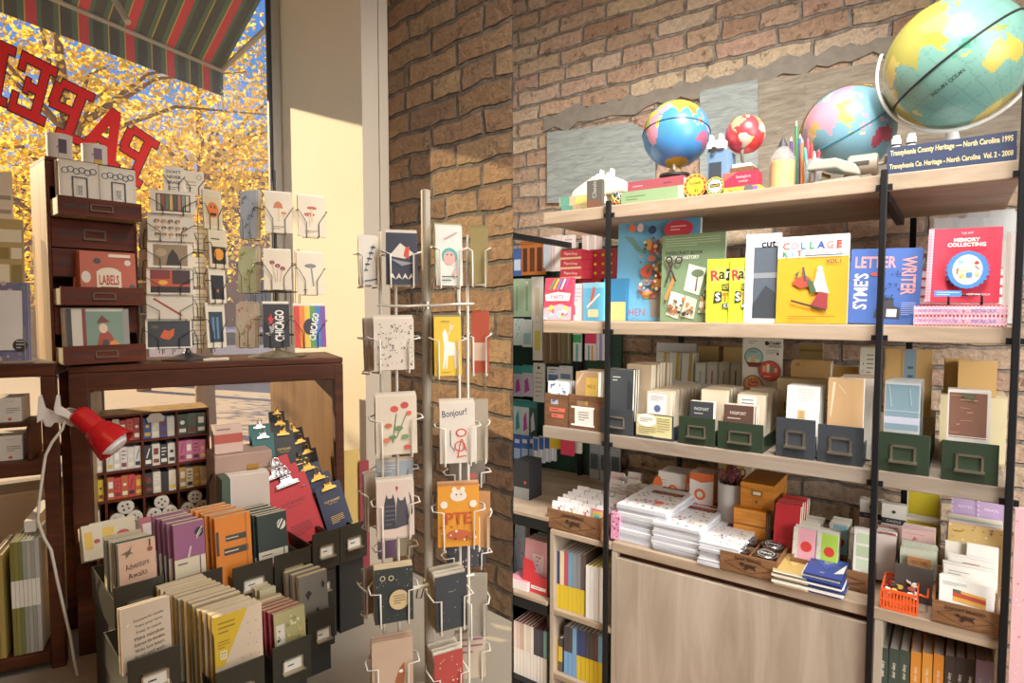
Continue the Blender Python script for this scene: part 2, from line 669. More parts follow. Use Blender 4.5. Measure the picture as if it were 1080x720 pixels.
# plain shell behind the viewer
XR, YB = rend.x, -1.8
XL = wl_end.x
struct(footprint('wall_right', [(XR, YB), (XR + .1, YB), (XR + .1, rend.y + .1), (XR, rend.y)], 0, TOPZ, 'plaster'))
struct(footprint('wall_front', [(XL - .1, YB - .1), (XR + .1, YB - .1), (XR + .1, YB), (XL - .1, YB)], 0, TOPZ, 'plaster'))
struct(footprint('wall_left', [(XL - .1, YB), (XL, YB), (XL, wl_end.y), (XL - .1, wl_end.y)], 0, TOPZ, 'plaster'))
room = [(XL, YB), (XR, YB), tuple(rend), tuple(rb0), tuple(corner), tuple(rev), tuple(wl_end)]
struct(footprint('floor', room, -0.1, 0, 'floor_wood'))
struct(footprint('ceiling', room, TOPZ, TOPZ + .1, 'ceiling_paint'))
# window wall: apron below, header above, frame and pane
SILL, HEAD = 1.02, 3.25
b = MB()
b.box(-2.9, 0.0, 0, 0.1, 0, SILL, 'plaster')
b.box(-2.9, 0.0, 0, 0.1, HEAD, TOPZ, 'plaster')
b.box(-2.9, -2.5, 0, 0.1, SILL, HEAD, 'plaster')
struct(b.build('wall_window', None, WIN.W(0, 0), (0, 0, WIN.yaw)))
plain('frame_paint', '#8d8474', 0.5)
we = WIN.W(0, 0.02)
wroot = bpy.data.objects.new('window_1', None); COL.objects.link(wroot)
wroot.location = we; wroot.rotation_euler = (0, 0, WIN.yaw); struct(wroot)
b = MB()
fw = 0.035
b.box(-fw, 0, 0, .05, SILL, HEAD, 'frame_paint'); b.box(-2.5, -2.5 + fw, 0, .05, SILL, HEAD, 'frame_paint')
b.box(-2.5, 0, 0, .05, SILL, SILL + fw, 'frame_paint'); b.box(-2.5, 0, 0, .05, HEAD - fw, HEAD, 'frame_paint')
b.box(-fw - .012, -fw, .012, .04, SILL + fw, HEAD - fw, 'ink')
struct(b.build('window_frame', wroot, bev=.004))
b = MB()
b.box(-2.5 + fw, -fw - .012, .022, .028, SILL + fw, HEAD - fw, 'window_glass')
struct(b.build('window_pane', wroot))

# ------------------------------------------------------------------ old painted boards let into the bright wall
def wall_board(name, pts, m, proud=0.012):
    P = [R.S(x, y, 0.49) for x, y in pts]
    b = MB()
    b.prism(P, 0.5 * R.k - proud - .004, 0.5 * R.k + .002, m)
    return struct(b.build(name, None, R.W(0, 0), (0, 0, R.yaw)))


wall_board('trim_3', [(577, 140), (666, 129), (688, 142), (692, 214), (577, 214)], 'old_board')
wall_board('trim_4', [(738, 96), (800, 83), (800, 205), (738, 205)], 'old_board', .010)
wall_board('trim_5', [(800, 84), (850, 78), (850, 205), (800, 205)], 'old_board_warm', .013)
wall_board('trim_6', [(850, 77), (1080, 40), (1080, 190), (850, 200)], 'old_board_warm', .009)
plain('mortar_grey', '#857c70', 0.9, var=0.35, scale=26)
rn = random.Random(6)
top_e = [(x, 122 - (x - 573) * .235 + rn.uniform(-5, 5)) for x in range(573, 950, 9)]
bot_e = [(x, 138 - (x - 573) * .235 + rn.uniform(-3, 6)) for x in range(945, 570, -12)]
wall_board('trim_7', top_e + bot_e, 'mortar_grey', .006)

# ------------------------------------------------------------------ camera, sun, added fill lights, sky
cam = bpy.data.cameras.new('camera')
cam.sensor_width = 36.0
cam.lens = 36.0 * F / 1080.0
cam.clip_start = 0.05
co = bpy.data.objects.new('camera', cam)
COL.objects.link(co)
co.location = (0, 0, EYE)
co.rotation_euler = (math.pi / 2 - PITCH, 0, 0)
SC.camera = co


def lamp(name, kind, loc, target, power, col, size=1.0, sy=None, spread=None):
    l = bpy.data.lights.new(name, kind)
    l.energy = power
    l.color = rgb(col)[:3]
    o = bpy.data.objects.new(name, l)
    COL.objects.link(o)
    o.location = loc
    d = Vector(target) - Vector(loc)
    o.rotation_euler = d.to_track_quat('-Z', 'Y').to_euler()
    if kind == 'AREA':
        l.shape = 'RECTANGLE'; l.size = size; l.size_y = sy or size
        if spread: l.spread = RAD(spread)
    return l


SUN_H = Vector((0.923, -0.385))
sun = lamp('sun', 'SUN', (0, 0, 5), (0, 0, 5), 1, '#ffe2b0')
so = bpy.data.objects['sun']
sd = Vector((SUN_H.x, SUN_H.y, -math.tan(RAD(20.0))))
so.rotation_euler = sd.to_track_quat('-Z', 'Y').to_euler()
sun.energy = 10.0
sun.angle = RAD(0.5)
lamp('fill_shelves', 'AREA', (1.05, 0.35, 3.3), (1.1, 2.0, 1.0), 9, '#fffaf2', 1.6, 0.9, 120)  # unseen area light added above the shelves to brighten them
lamp('fill_rear', 'AREA', (1.9, -0.6, 2.9), (0.75, 2.2, 1.1), 14, '#fffaf4', 1.4, 1.4, 95)  # fill added high behind the viewer for the right half
lamp('fill_right', 'AREA', (2.45, -0.55, 1.6), (0.8, 2.0, 0.95), 11, '#fffaf4', 1.5, 2.0, 70)  # side fill added from the right, lifts the shelf fronts
lamp('fill_front', 'AREA', (2.1, -1.3, 1.7), (0.95, 2.3, 1.0), 15, '#fffaf4', 1.6, 2.0, 66)  # frontal fill added behind the viewer, no window stands there
lamp('fill_corner', 'AREA', (0.75, 1.0, 3.2), (0.3, 2.6, 1.2), 30, '#fffaf4', .5, .5, 90)  # extra fill added to lift the dark left end of the shelving
lamp('fill_left', 'AREA', (-1.1, -0.2, 3.3), (-0.7, 1.6, 1.0), 4, '#ffb878', 1.0, 1.0, 120)  # weak warm fill added for the window display

w = bpy.data.worlds.new('sky')
SC.world = w
w.use_nodes = True
nt = w.node_tree
bg = nt.nodes['Background']
tc = node(nt, 'ShaderNodeTexCoord')
sx = node(nt, 'ShaderNodeSeparateXYZ')
nt.links.new(tc.outputs['Generated'], sx.inputs[0])
rp = ramp(nt, [(0.0, '#d9d2c0'), (0.06, '#bcd6f2'), (0.3, '#5b9aea'), (0.8, '#2f6fd0')])
nt.links.new(sx.outputs['Z'], rp.inputs['Fac'])
nt.links.new(rp.outputs['Color'], bg.inputs['Color'])
bg.inputs['Strength'].default_value = 1.0
SC.view_settings.view_transform = 'Standard'
SC.view_settings.look = 'None'
SC.view_settings.exposure = -0.14
SC.view_settings.gamma = 1.12

# ================================================================== right: shelving
ZT, ZM, ZB, ZC = 2.023, 1.607, 1.196, 0.800     # tops of the three shelves and of the cabinet
BD = 0.44 * R.k
su = empty('shelving_unit', R.W(0.4, 0, 0), R.yaw, 'black steel and plywood wall shelving with three long shelves against bright brick', 'shelf')
def rp_(mb, name, bev=0.0, par=None):
    """part of the shelving, modelled in shelf coordinates"""
    o = mb.build(name, par or su, (-0.4, 0, 0), None, bev)
    return o
sL = R.S(573, 228)[0]
sR = 1.13
for nm, zt in (('top', ZT), ('mid', ZM), ('bin', ZB)):
    b = MB(); b.box(sL, sR, 0, BD, zt - .046, zt, 'oak_ply' if nm != 'bin' else 'grey_oak'); rp_(b, 'shelf_board', .003)
posts = [(R.S(642.5, 300)[0], -.017, -.001), (R.S(929.5, 300)[0], -.017, -.001), (R.S(1070, 300)[0] + .007, -.017, -.001)]
for i, (s, d0, d1) in enumerate(posts):
    b = MB(); b.box(s - .0085, s + .0085, d0, d1, 0, ZT + (.012 if i else .015) if i < 2 else 2.20, 'black_steel'); rp_(b, 'post', .002)
rear = [R.S(613, 300, .45)[0], R.S(717, 470, .45)[0], R.S(963, 250, .45)[0]]
for s in rear:
    b = MB(); b.box(s - .010, s + .010, BD + .001, BD + .021, 0, ZT - .047, 'black_steel'); rp_(b, 'post', .002)
for (s, _, _), z in [(p, z) for p in posts for z in (ZT, ZM, ZB)]:
    b = MB(); b.box(s - .02, s + .02, -.0085, -.0007, z - .044, z - .028, 'black_steel'); rp_(b, 'bracket')
for s, s2 in ((posts[1][0], rear[2]), (rear[0] - .05, rear[0] - .02)):
    b = MB()
    b.box(s - .012, s + .012, .01, BD, ZT - .0705, ZT - .0465, 'black_steel'); rp_(b, 'shelf_arm')

# cabinet under the shelves
cs0, cs1 = R.S(580, 560)[0], R.S(1059, 690)[0]
dv = R.S(645, 600)[0]
dv2 = R.S(922, 660)[0]
cb = empty('low_cabinet', R.W(0.4, 0, 0), R.yaw, 'long pale oak low cabinet with flat door and open cubbies under the shelves', 'cabinet')
def cp_(mb, name, bev=0.0):
    return mb.build(name, cb, (-0.4, 0, 0), None, bev)
b = MB(); b.box(dv, cs1, .002, .46 * R.k, ZC - .035, ZC, 'oak_ply'); cp_(b, 'worktop', .003)
ZL = R.S(600, 563)[1]                            # top of the lower left part
b = MB(); b.box(cs0, dv - .002, .002, .46 * R.k, ZL - .02, ZL, 'oak_ply'); cp_(b, 'worktop', .002)
b = MB(); b.box(dv + .018, dv2, .003, .022, .10, ZC - .055, 'oak_front'); cp_(b, 'door', .002)
b = MB(); b.box(dv, dv + .018, .002, .46 * R.k, .0, ZC - .036, 'oak_front'); cp_(b, 'side_panel')
b = MB(); b.box(dv2 + .001, dv2 + .019, .002, .46 * R.k, .0, ZC - .036, 'oak_front'); cp_(b, 'side_panel')
b = MB(); b.box(cs1 - .018, cs1, .002, .46 * R.k, .0, ZC - .036, 'oak_front'); cp_(b, 'side_panel')
b = MB(); b.box(cs0, cs0 + .016, .002, .46 * R.k, .0, ZL - .021, 'oak_front'); cp_(b, 'side_panel')
b = MB(); b.box(dv + .018, dv2, .03, .05, .10, ZC - .036, 'dark_wood'); b.box(cs0, cs1, .445 * R.k, .46 * R.k, 0, ZL - .03, 'grey_oak'); cp_(b, 'back_panel')
ZS1 = R.S(610, 652)[1]; ZS2 = R.S(612, 722)[1]
for z in (ZS1, ZS2):
    b = MB(); b.box(cs0 + .017, dv - .002, .004, .444 * R.k, z - .018, z, 'oak_ply'); cp_(b, 'cubby_shelf')
b = MB(); b.box(dv2 + .02, cs1 - .019, .004, .444 * R.k, .26, .28, 'oak_ply'); cp_(b, 'cubby_shelf')


# ------------------------------------------------------------------ globes
CONT = {
 'africa': [(-17, 15), (-6, 35), (10, 37), (20, 32), (32, 31), (43, 12), (51, 11), (40, -4), (40, -16), (35, -24), (27, -34), (18, -34), (12, -17), (9, 4), (-8, 5)],
 'eurasia': [(-9, 37), (-2, 44), (-4, 48), (8, 54), (10, 58), (6, 62), (20, 70), (40, 67), (60, 69), (75, 73), (105, 77), (140, 73), (178, 69), (178, 64), (160, 60), (156, 52), (142, 58), (136, 54), (140, 46), (129, 42), (128, 36), (122, 39), (121, 30), (115, 23), (108, 21), (108, 11), (104, 10), (100, 13), (103, 2), (99, 8), (97, 17), (91, 22), (86, 20), (80, 14), (77, 8), (73, 18), (67, 25), (57, 26), (59, 21), (45, 13), (39, 21), (34, 28), (36, 36), (27, 37), (23, 37), (19, 41), (13, 45), (17, 40), (12, 42), (4, 43), (0, 39), (-5, 36)],
 'australia': [(114, -22), (122, -17), (130, -12), (137, -12), (136, -16), (141, -17), (142, -11), (146, -19), (153, -26), (150, -37), (143, -39), (137, -34), (131, -31), (123, -34), (115, -34)],
 'namerica': [(-166, 66), (-156, 71), (-128, 70), (-95, 72), (-82, 68), (-94, 60), (-82, 55), (-78, 61), (-65, 58), (-56, 52), (-65, 46), (-70, 43), (-76, 35), (-81, 30), (-80, 25), (-84, 30), (-97, 27), (-97, 20), (-90, 21), (-88, 16), (-83, 10), (-78, 8), (-85, 11), (-105, 20), (-113, 30), (-124, 40), (-124, 48), (-135, 58), (-152, 59)],
 'samerica': [(-77, 8), (-62, 10), (-50, 0), (-35, -6), (-39, -15), (-48, -27), (-57, -36), (-65, -42), (-68, -54), (-74, -50), (-71, -30), (-71, -18), (-80, -5), (-79, 2)],
 'antarctica': [(-180, -72), (-60, -74), (-58, -64), (-50, -75), (0, -70), (60, -67), (110, -66), (150, -68), (180, -72), (180, -90), (-180, -90)],
 'greenland': [(-55, 60), (-42, 60), (-20, 70), (-18, 80), (-40, 83), (-65, 80), (-55, 70)],
 'madagascar': [(44, -16), (50, -15), (47, -25), (44, -24)],
 'borneo': [(109, 1), (117, 6), (119, 1), (115, -4), (110, -2)], 'sumatra': [(95, 5), (104, -3), (105, -6), (101, -2)],
 'java': [(105, -6), (114, -7), (114, -9), (106, -8)], 'guinea': [(131, -1), (141, -3), (150, -10), (138, -8)],
 'celebes': [(119, 1), (124, 1), (121, -5), (119, -4)], 'japan': [(130, 32), (136, 35), (141, 36), (141, 43), (136, 37)],
 'philippines': [(120, 18), (122, 14), (126, 8), (122, 7), (120, 14)], 'zealand': [(167, -46), (173, -41), (178, -38), (174, -35), (172, -41)],
}


def inside(poly, x, y):
    r = False
    n = len(poly)
    for i in range(n):
        x1, y1 = poly[i]; x2, y2 = poly[i - 1]
        if (y1 > y) != (y2 > y) and x < (x2 - x1) * (y - y1) / (y2 - y1) + x1:
            r = not r
    return r


def globe_ball(r, lon, lat, roll, sea, lands, seg=112, grid=None, by_cont=None, tilt=0.0, seed=3, coast=None):
    """map on a ball; the point (lon, lat) faces -Y with north rolled by roll degrees"""
    rnd = random.Random(seed)
    seeds = []
    for i in range(70):
        z = rnd.uniform(-1, 1); a = rnd.uniform(0, 6.283); q = math.sqrt(1 - z * z)
        seeds.append((Vector((q * math.cos(a), q * math.sin(a), z)), lands[i % len(lands)]))
    lo, la = RAD(lon), RAD(lat)
    c = Vector((math.cos(la) * math.cos(lo), math.cos(la) * math.sin(lo), math.sin(la)))
    n = (Vector((0, 0, 1)) - c * c.z).normalized()
    e = n.cross(c)                                        # east, to the viewer's right
    ro = RAD(roll)
    ex = e * math.cos(ro) + n * -math.sin(ro)
    nz = n * math.cos(ro) + e * math.sin(ro)
    b = MB()
    rings = seg // 2
    vs, fs = [], []
    for i in range(rings + 1):
        a = math.pi * i / rings
        for k in range(seg):
            g = 2 * math.pi * k / seg
            vs.append(Vector((r * math.sin(a) * math.cos(g), r * math.sin(a) * math.sin(g), r * math.cos(a))))
    groups = {}
    for i in range(rings):
        for k in range(seg):
            f = (i * seg + k, (i + 1) * seg + k, (i + 1) * seg + (k + 1) % seg, i * seg + (k + 1) % seg)
            m = (vs[f[0]] + vs[f[1]] + vs[f[2]] + vs[f[3]]).normalized()
            w_ = c * -m.y + ex * m.x + nz * m.z
            lt = math.degrees(math.asin(max(-1, min(1, w_.z)))); ln = math.degrees(math.atan2(w_.y, w_.x))
            col = sea
            for nm, poly in CONT.items():
                if inside(poly, ln, lt):
                    if by_cont and nm in by_cont:
                        col = by_cont[nm]
                    else:
                        col = max(seeds, key=lambda q: q[0].dot(w_))[1]
                    break
            if col == sea and grid:
                if min(abs(ln / 15 - round(ln / 15)) * math.cos(RAD(lt)), abs(lt / 15 - round(lt / 15))) < .045:
                    col = grid
            groups.setdefault(col, []).append(f)
    base = len(b.v)
    b.v += [tuple(v) for v in vs]
    for col, ff in groups.items():
        i = b.mi(mat(col, 0.3))
        for f in ff:
            b.f.append(f); b.k.append(i); b.smooth.append(True)
    def pt(lo_, la_, rr):
        w_ = Vector((math.cos(RAD(la_)) * math.cos(RAD(lo_)), math.cos(RAD(la_)) * math.sin(RAD(lo_)), math.sin(RAD(la_))))
        return Vector((w_.dot(ex), -w_.dot(c), w_.dot(nz))) * rr
    return b, pt


def globe(name, cx, cy, rpx, d, lon, lat, roll, sea, lands, label, ring=None, **kw):
    ctr = R.P(cx, cy, d)
    dist = (ctr - Vector((0, 0, EYE))).length
    r = rpx / F * dist * 0.985 / (1 + ((cx - 540) ** 2 + (cy - 360) ** 2) / F ** 2) ** .77
    s, dd = R.loc(ctr)
    t = empty(name, R.W(s, dd, ZT), R.yaw, label, 'globe')
    # turn the map towards the viewer
    vy = math.atan2(ctr.y, ctr.x) - math.pi / 2 - R.yaw
    el = math.atan2(ctr.z - EYE, ctr.xy.length)
    b, pt = globe_ball(r, lon, lat, roll, sea, lands, **kw)
    bo = b.build('globe_ball', t, (0, 0, ctr.z - ZT), (0, 0, 0))
    bo.rotation_mode = 'XYZ'
    bo.rotation_euler = (Matrix.Rotation(vy, 3, 'Z') @ Matrix.Rotation(el, 3, 'X')).to_euler()
    if ring:
        q = MB(); q.tube([pt(a * 5, 0, r * 1.004) for a in range(72)], r * .018, ring, 6, True)
        q.build('equator_line', bo)
    return t, r, ctr.z - ZT, bo, pt


t, r, hz, bo, pt = globe('desk_globe', 713, 142, 36.5, .16, 72, -28, 0, '#3f86c6', ['#e8c93c', '#e2742f', '#d98fa8', '#9fb55a', '#e6b33c'],
    'bright blue desk globe with yellow antarctica standing on a red book', 'ink', by_cont={'antarctica': '#b9a22e', 'australia': '#b65a78', 'madagascar': '#4f8f5a'})
b = MB(); b.lathe([(.055, -hz + .118), (.055, -hz + .126), (.02, -hz + .133), (.008, -hz + .14)], 'ink', 28); b.build('base', t, (0, -.01, hz))
b = MB(); b.lathe([(.024, -hz + .128), (.024, -hz + .145), (.017, -hz + .16), (.004, -r * .96)], '#c2a878', 20); b.tube([(.006, -.03, -r - .012), (.006, -.03, -r + .02)], .005, 'paper'); b.build('pedestal', t, (0, 0, hz))

t, r, hz, bo, pt = globe('desk_globe', 786, 142, 21.5, .12, -60, 2, 0, '#c8343a', ['#c8bba8', '#d9c65a', '#8a9a72', '#d5cdb8'],
    'small red globe on a bent metal stem behind red and yellow boxes')
b = MB(); b.tube([(0, -.02, -r * .75), (0, -.034, -r * 1.0), (0, -.03, -r * 1.35), (0, -.012, -r * 1.62)], .0055, '#5d5548'); b.lathe([(.015, -.002), (.016, .004)], '#5d5548', 16, (0, -.022, -r * .80)); b.build('stem', t, (0, 0, hz))
zb = hz - r * 1.62
b = MB(); b.box(-.04, .04, -.045, .035, .066, zb - .012, 'walnut'); b.box(-.030, .030, -.04, .03, zb - .012, zb, '#d8d2c2'); b.box(-.040, .046, -.03, .04, 0, .066, '#6a4a2c'); b.build('base', t, bev=.002)

t, r, hz, bo, pt = globe('desk_globe', 895, 138, 49.5, .24, 97, 4, 26, '#74a5b8', ['#d894a8', '#e6c59a', '#b58ab5', '#d3a85e', '#c9a2c4', '#e0b9a0'],
    'pale teal political globe in a brass meridian arm beside the pencil cup', '#2c7f92', by_cont={'australia': '#b34a5e'})
b = MB()
b.tube([(math.sin(a) * (r + .012) * -1, .02, math.cos(a) * (r + .012)) for a in [RAD(x) for x in range(-25, 160, 8)]], .006, 'brass_dull', 6)
b.build('meridian_arm', t, (0, 0, hz))
b = MB(); b.lathe([(.075, 0), (.075, .008), (.03, .02), (.012, .03), (.012, max(.032, hz - r - .006))], 'brass_dull', 28); b.build('base', t)

t, r, hz, bo, pt = globe('desk_globe', 1007, 67, 77, .14, 100, -8, 35, '#76aa9c', ['#cdb34a', '#c2a63e', '#aca54e', '#d4c064'],
    'large sea green relief globe in a white wire cradle on the navy books', 'ink', seg=168, by_cont={'australia': '#c9b44a', 'borneo': '#3f9c7c', 'guinea': '#8a9a48', 'sumatra': '#4fa07c', 'java': '#d8c35a', 'celebes': '#4fa07c'}, grid='#6c9f92')
b = MB(); b.tube([(math.sin(RAD(a)) * (r + .014), -.012 - .0 * a, -math.cos(RAD(a)) * (r + .014)) for a in range(-118, 119, 8)], .005, '#d9d9d4', 8)
b.build('cradle_ring', t, (0, 0, hz), (0, RAD(-8), 0))
b = MB(); b.lathe([(.085, .0746), (.08, .079), (.05, .090), (.022, .098), (.014, max(.10, hz - r - .012))], '#d9d9d4', 32); b.build('base', t)
# ocean lettering as raised print
q = MB()
for i, chh in enumerate('INDIAN OCEAN'):
    if chh == ' ': continue
    lo = 72 + i * 2.6
    p = pt(lo, -17, r * 1.003)
    vs, fs, tw, th = text_geo(chh)
    k = r * .055 / max(th, .5)
    nrm = p.normalized(); ea = (pt(lo + 1, -17, r) - pt(lo, -17, r)).normalized(); no = nrm.cross(ea)
    q.add([tuple(p + ea * v[0] * k + no * v[1] * k) for v in vs], fs, 'ink')
q.build('ocean_lettering', bo)


# ------------------------------------------------------------------ top shelf things
def bookflat(d, x0, x1, yt, z, dep, base, art_sp, label, cat='book', group=None, yaw=0.0, h=None, edge='paper', name='book', spine=None):
    s, w_, hh, z = R.fit(d, x0, x1, yt, z)
    hh = h or hh
    m = MB()
    dep *= R.k
    m.box(-w_ / 2, w_ / 2, 0, dep, 0, .003, base); m.box(-w_ / 2, w_ / 2, 0, dep, hh - .003, hh, base)
    m.box(-w_ / 2, w_ / 2, 0, .003, .003, hh - .003, spine or base)
    m.box(-w_ / 2 + .003, w_ / 2 - .003, .003, dep - .003, .003, hh - .003, edge)
    m.art(art_sp, w_, hh)
    at(m, name, R, s, d, z, label, cat, group, yaw)
    return z + hh, s, w_


zz, s, w_ = bookflat(.03, 655, 722, 199, ZT, .15, '#7f9a6e', [('lines', .08, .3, .4, .7, 2, '#4f6644'), ('r', .9, 0, .985, 1, '#cabb96')], 'green cloth hardback lying flat under the red one')
bookflat(.045, 662, 721, 188.5, zz + .0007, .14, '#96404a', [('lines', .1, .35, .4, .65, 1, '#c99'), ('lines', .65, .35, .9, .65, 1, '#6c2b33')], 'dark red cloth hardback lying flat on the green book')
zz, s, w_ = bookflat(.06, 592, 633, 216, ZT, .12, '#b9a27c', [('r', .0, 0, .3, 1, '#4f8c7c'), ('r', .45, .1, .8, .9, '#d8c690')], 'small tan paperback with teal spine end, bottom of the pair under the telephone')
zz, s, w_ = bookflat(.06, 590, 634, 206, zz + .0007, .12, '#c4ad80', [('r', .02, 0, .25, 1, '#58937f'), ('r', .4, .15, .8, .85, '#dcc66a')], 'small tan paperback with teal spine end, lying just under the telephone')
tel = empty('telephone', R.W(R.S(632, 200, .1)[0], .1, zz + .0007), R.yaw, 'cream plastic rotary telephone body without handset on small books', 'telephone')
b = MB()
b.prism([(-.115, 0), (.115, 0), (.115, .025), (.09, .045), (.05, .075), (-.02, .075), (-.10, .035), (-.115, .02)], -.02, .12, '#ddd8c4')
b.build('body', tel, bev=.008)
for x in (-.005, .04):
    b = MB(); b.prism([(x - .012, .074), (x + .012, .074), (x + .012, .10), (x + .006, .102), (x + .003, .085), (x - .012, .085)], .0, .03, '#e6e2d0'); b.build('cradle', tel, bev=.003)
hs = empty('telephone_handset', R.W(R.S(668, 190, .24)[0], .24, ZT), R.yaw, 'cream telephone handset propped up behind the red book', 'telephone handset')
b = MB()
b.tube([(-.06, -.01, .03), (-.045, -.01, .07), (-.02, -.01, .10), (.015, -.01, .115)], .017, '#e3dfcc', 12)
b.build('grip', hs)
b = MB(); b.lathe([(.0, .02), (.03, .018), (.034, 0), (.030, -.03), (.0, -.032)], '#e3dfcc', 24, (.03, -.012, .105)); b.build('earpiece', hs)
b = MB(); b.lathe([(.0, .015), (.022, .013), (.028, 0), (.024, -.015), (.0, -.017)], '#e3dfcc', 24, (-.062, -.01, .03)); b.build('mouthpiece', hs)
s, w_, h_, z_ = R.fit(.012, 619, 635, 190, ZT)
at(sheet(w_, h_, .02, '#4d4c46', [('r', 0, 0, 1, .28, '#6b4433'), ('t', 'Classic', .5, .66, .16, .8, '#b5b1a5', 90)]), 'notebook_box', R, s, .012, ZT, 'narrow charcoal box standing on end in front of the telephone', 'box')
# rubber band ball
s, w_, h_, z_ = R.fit(.02, 639.5, 655, 200.5, ZT)
b = MB(); rr = w_ / 2
b.ball((0, 0, rr), rr * .9, '#3a3430', 20, 12)
rn = random.Random(4)
for i in range(26):
    a = Vector((rn.uniform(-1, 1), rn.uniform(-1, 1), rn.uniform(-1, 1))).normalized()
    e1 = a.orthogonal().normalized(); e2 = a.cross(e1)
    off = a * rr * rn.uniform(-.3, .3)
    q = math.sqrt(rr * rr - off.length_squared) * .97
    b.tube([tuple(off + Vector((0, 0, rr)) + e1 * q * math.cos(j * .45) + e2 * q * math.sin(j * .45)) for j in range(14)], rr * .075, ['#d8c64a', '#c4532f', '#e8e0c8', '#2f6f4f', '#2b4f80', '#1c1c1c'][i % 6], 5, True)
at(b, 'rubber_band_ball', R, s, .02 + rr, ZT, 'multicoloured rubber band ball beside the green book', 'rubber band ball')
# tape tins standing on edge
def tin(cx, cy, rpx, d, rim, face, txt, label):
    s, z = R.S(cx, cy, d)
    r = R.S(cx + rpx, cy, d)[0] - s
    z = ZT + r + .001
    m = MB()
    n = 32
    m.prism([(r * math.cos(2 * math.pi * i / n), r + r * math.sin(2 * math.pi * i / n)) for i in range(n)], 0, .022, rim)
    m.art([('e', .5, .5, .37, .37, face), ('ring', .5, .5, .46, .49, '#d8c23c')] + txt, 2 * r, 2 * r)
    for i in range(14):
        a = i * math.pi / 7
        m.art([('e', .5 + .42 * math.cos(a), .5 + .42 * math.sin(a), .03, .03, '#d8c23c')], 2 * r, 2 * r)
    at(m, 'tape_tin', R, s, d, ZT, label, 'tape tin')
tin(733, 197, 12.6, .03, '#b32b30', '#e3c72e', [('t', 'Scotch', .5, .62, .14, .6, 'ink', 0, .02), ('t', 'TAPE', .5, .47, .07, .5, 'ink'), ('t', '33', .56, .3, .14, .3, 'ink', 0, .02)], 'red rimmed tape tin with a yellow face standing on edge')
tin(754, 199.5, 9.6, .02, '#2f6b3f', '#d8d5c8', [('r', .22, .42, .78, .62, 'ink'), ('t', 'Scotch', .5, .52, .12, .5, '#e3c72e')], 'green rimmed tape tin with a pale face standing on edge')
# electric pencil sharpener (on a small block)
s, w_, h_, z_ = R.fit(.06, 743, 772, 141, ZT)
sh = empty('pencil_sharpener', R.W(s, .06, ZT), R.yaw, 'blue upright electric pencil sharpener with a white head', 'pencil sharpener')
hb = h_ * .60
b = MB(); b.box(-.036, .036, -.0, .11, 0, .030, '#8a7564'); b.build('wood_block', sh, bev=.002)
b = MB(); b.prism([(-.036, .031), (.030, .031), (.030, hb * 1.25), (-.036, hb * 1.3)], .006, .10, '#5f7f9f'); b.prism([(-.03, .05), (.012, .05), (.012, hb * .95), (-.03, hb * .95)], .0035, .006, '#2c333a'); b.build('body', sh, bev=.004)
b = MB(); b.prism([(-.037, hb * 1.30), (.022, hb * 1.27), (.024, h_ * .9), (.014, h_ * .9), (.012, h_), (.004, h_), (.002, h_ * .9), (-.018, h_ * .9), (-.020, h_), (-.028, h_), (-.030, h_ * .9), (-.037, h_ * .86)], -.004, .03, '#e6e6e2'); b.build('head', sh, bev=.003)
b = MB(); b.lathe([(.0, 0), (.008, 0), (.009, .003)], 'ink', 16); b.build('pencil_hole', sh, (-.01, -.006, h_ * .76), (RAD(90), 0, 0))
# red and yellow staple boxes
s, w_, h_, z_ = R.fit(.02, 763, 801, 196.5, ZT)
at(sheet(w_, h_, .07, '#dda53c', [('t', 'No. 1', .25, .5, .4, .4, 'ink'), ('e', .7, .45, .13, .13, '#555'), ('r', .82, .1, .95, .8, '#7b4c9c')], spine='#c28f30'), 'staple_box', R, s, .02, ZT, 'yellow staple box lying under the red one', 'box')
z1 = ZT + h_ + .001
s, w_, h_, z_ = R.fit(.02, 762, 798, 181, z1)
at(sheet(w_, h_, .07, '#b5203c', [('p', [(0, 1), (.45, 1), (0, .35)], '#c9564a'), ('t', 'Swingline', .62, .62, .24, .55, '#f0c8c8'), ('t', 'STAPLES', .62, .32, .12, .4, '#f0c8c8')]), 'staple_box', R, s, .02, z1, 'red staple box stacked on the yellow one below the red globe', 'box')
# giant pencil jar
s, w_, h_, z_ = R.fit(.05, 807, 836.5, 140, ZT)
rj = w_ / 2
pj = empty('pencil_jar', R.W(s, .05 + rj, ZT), R.yaw, 'clear pencil shaped jar filled with yellow pencils and a black tip', 'jar')
b = MB(); b.lathe([(rj * .9, .003), (rj * .9, h_ * .55), (rj * .85, h_ * .57), (rj * .85, .004)][:3], '#e5a91e', 12); b.build('yellow_pencils', pj)
b = MB(); b.lathe([(rj, 0), (rj, h_ * .58), (rj * .95, h_ * .62), (rj * .30, h_ * .86)], 'clear_plastic', 12); b.build('glass_body', pj)
b = MB(); b.lathe([(rj * .42, h_ * .82), (rj * .34, h_ * .86), (rj * .08, h_ * .99), (0, h_)], '#2c2c2e', 16); b.build('tip', pj)
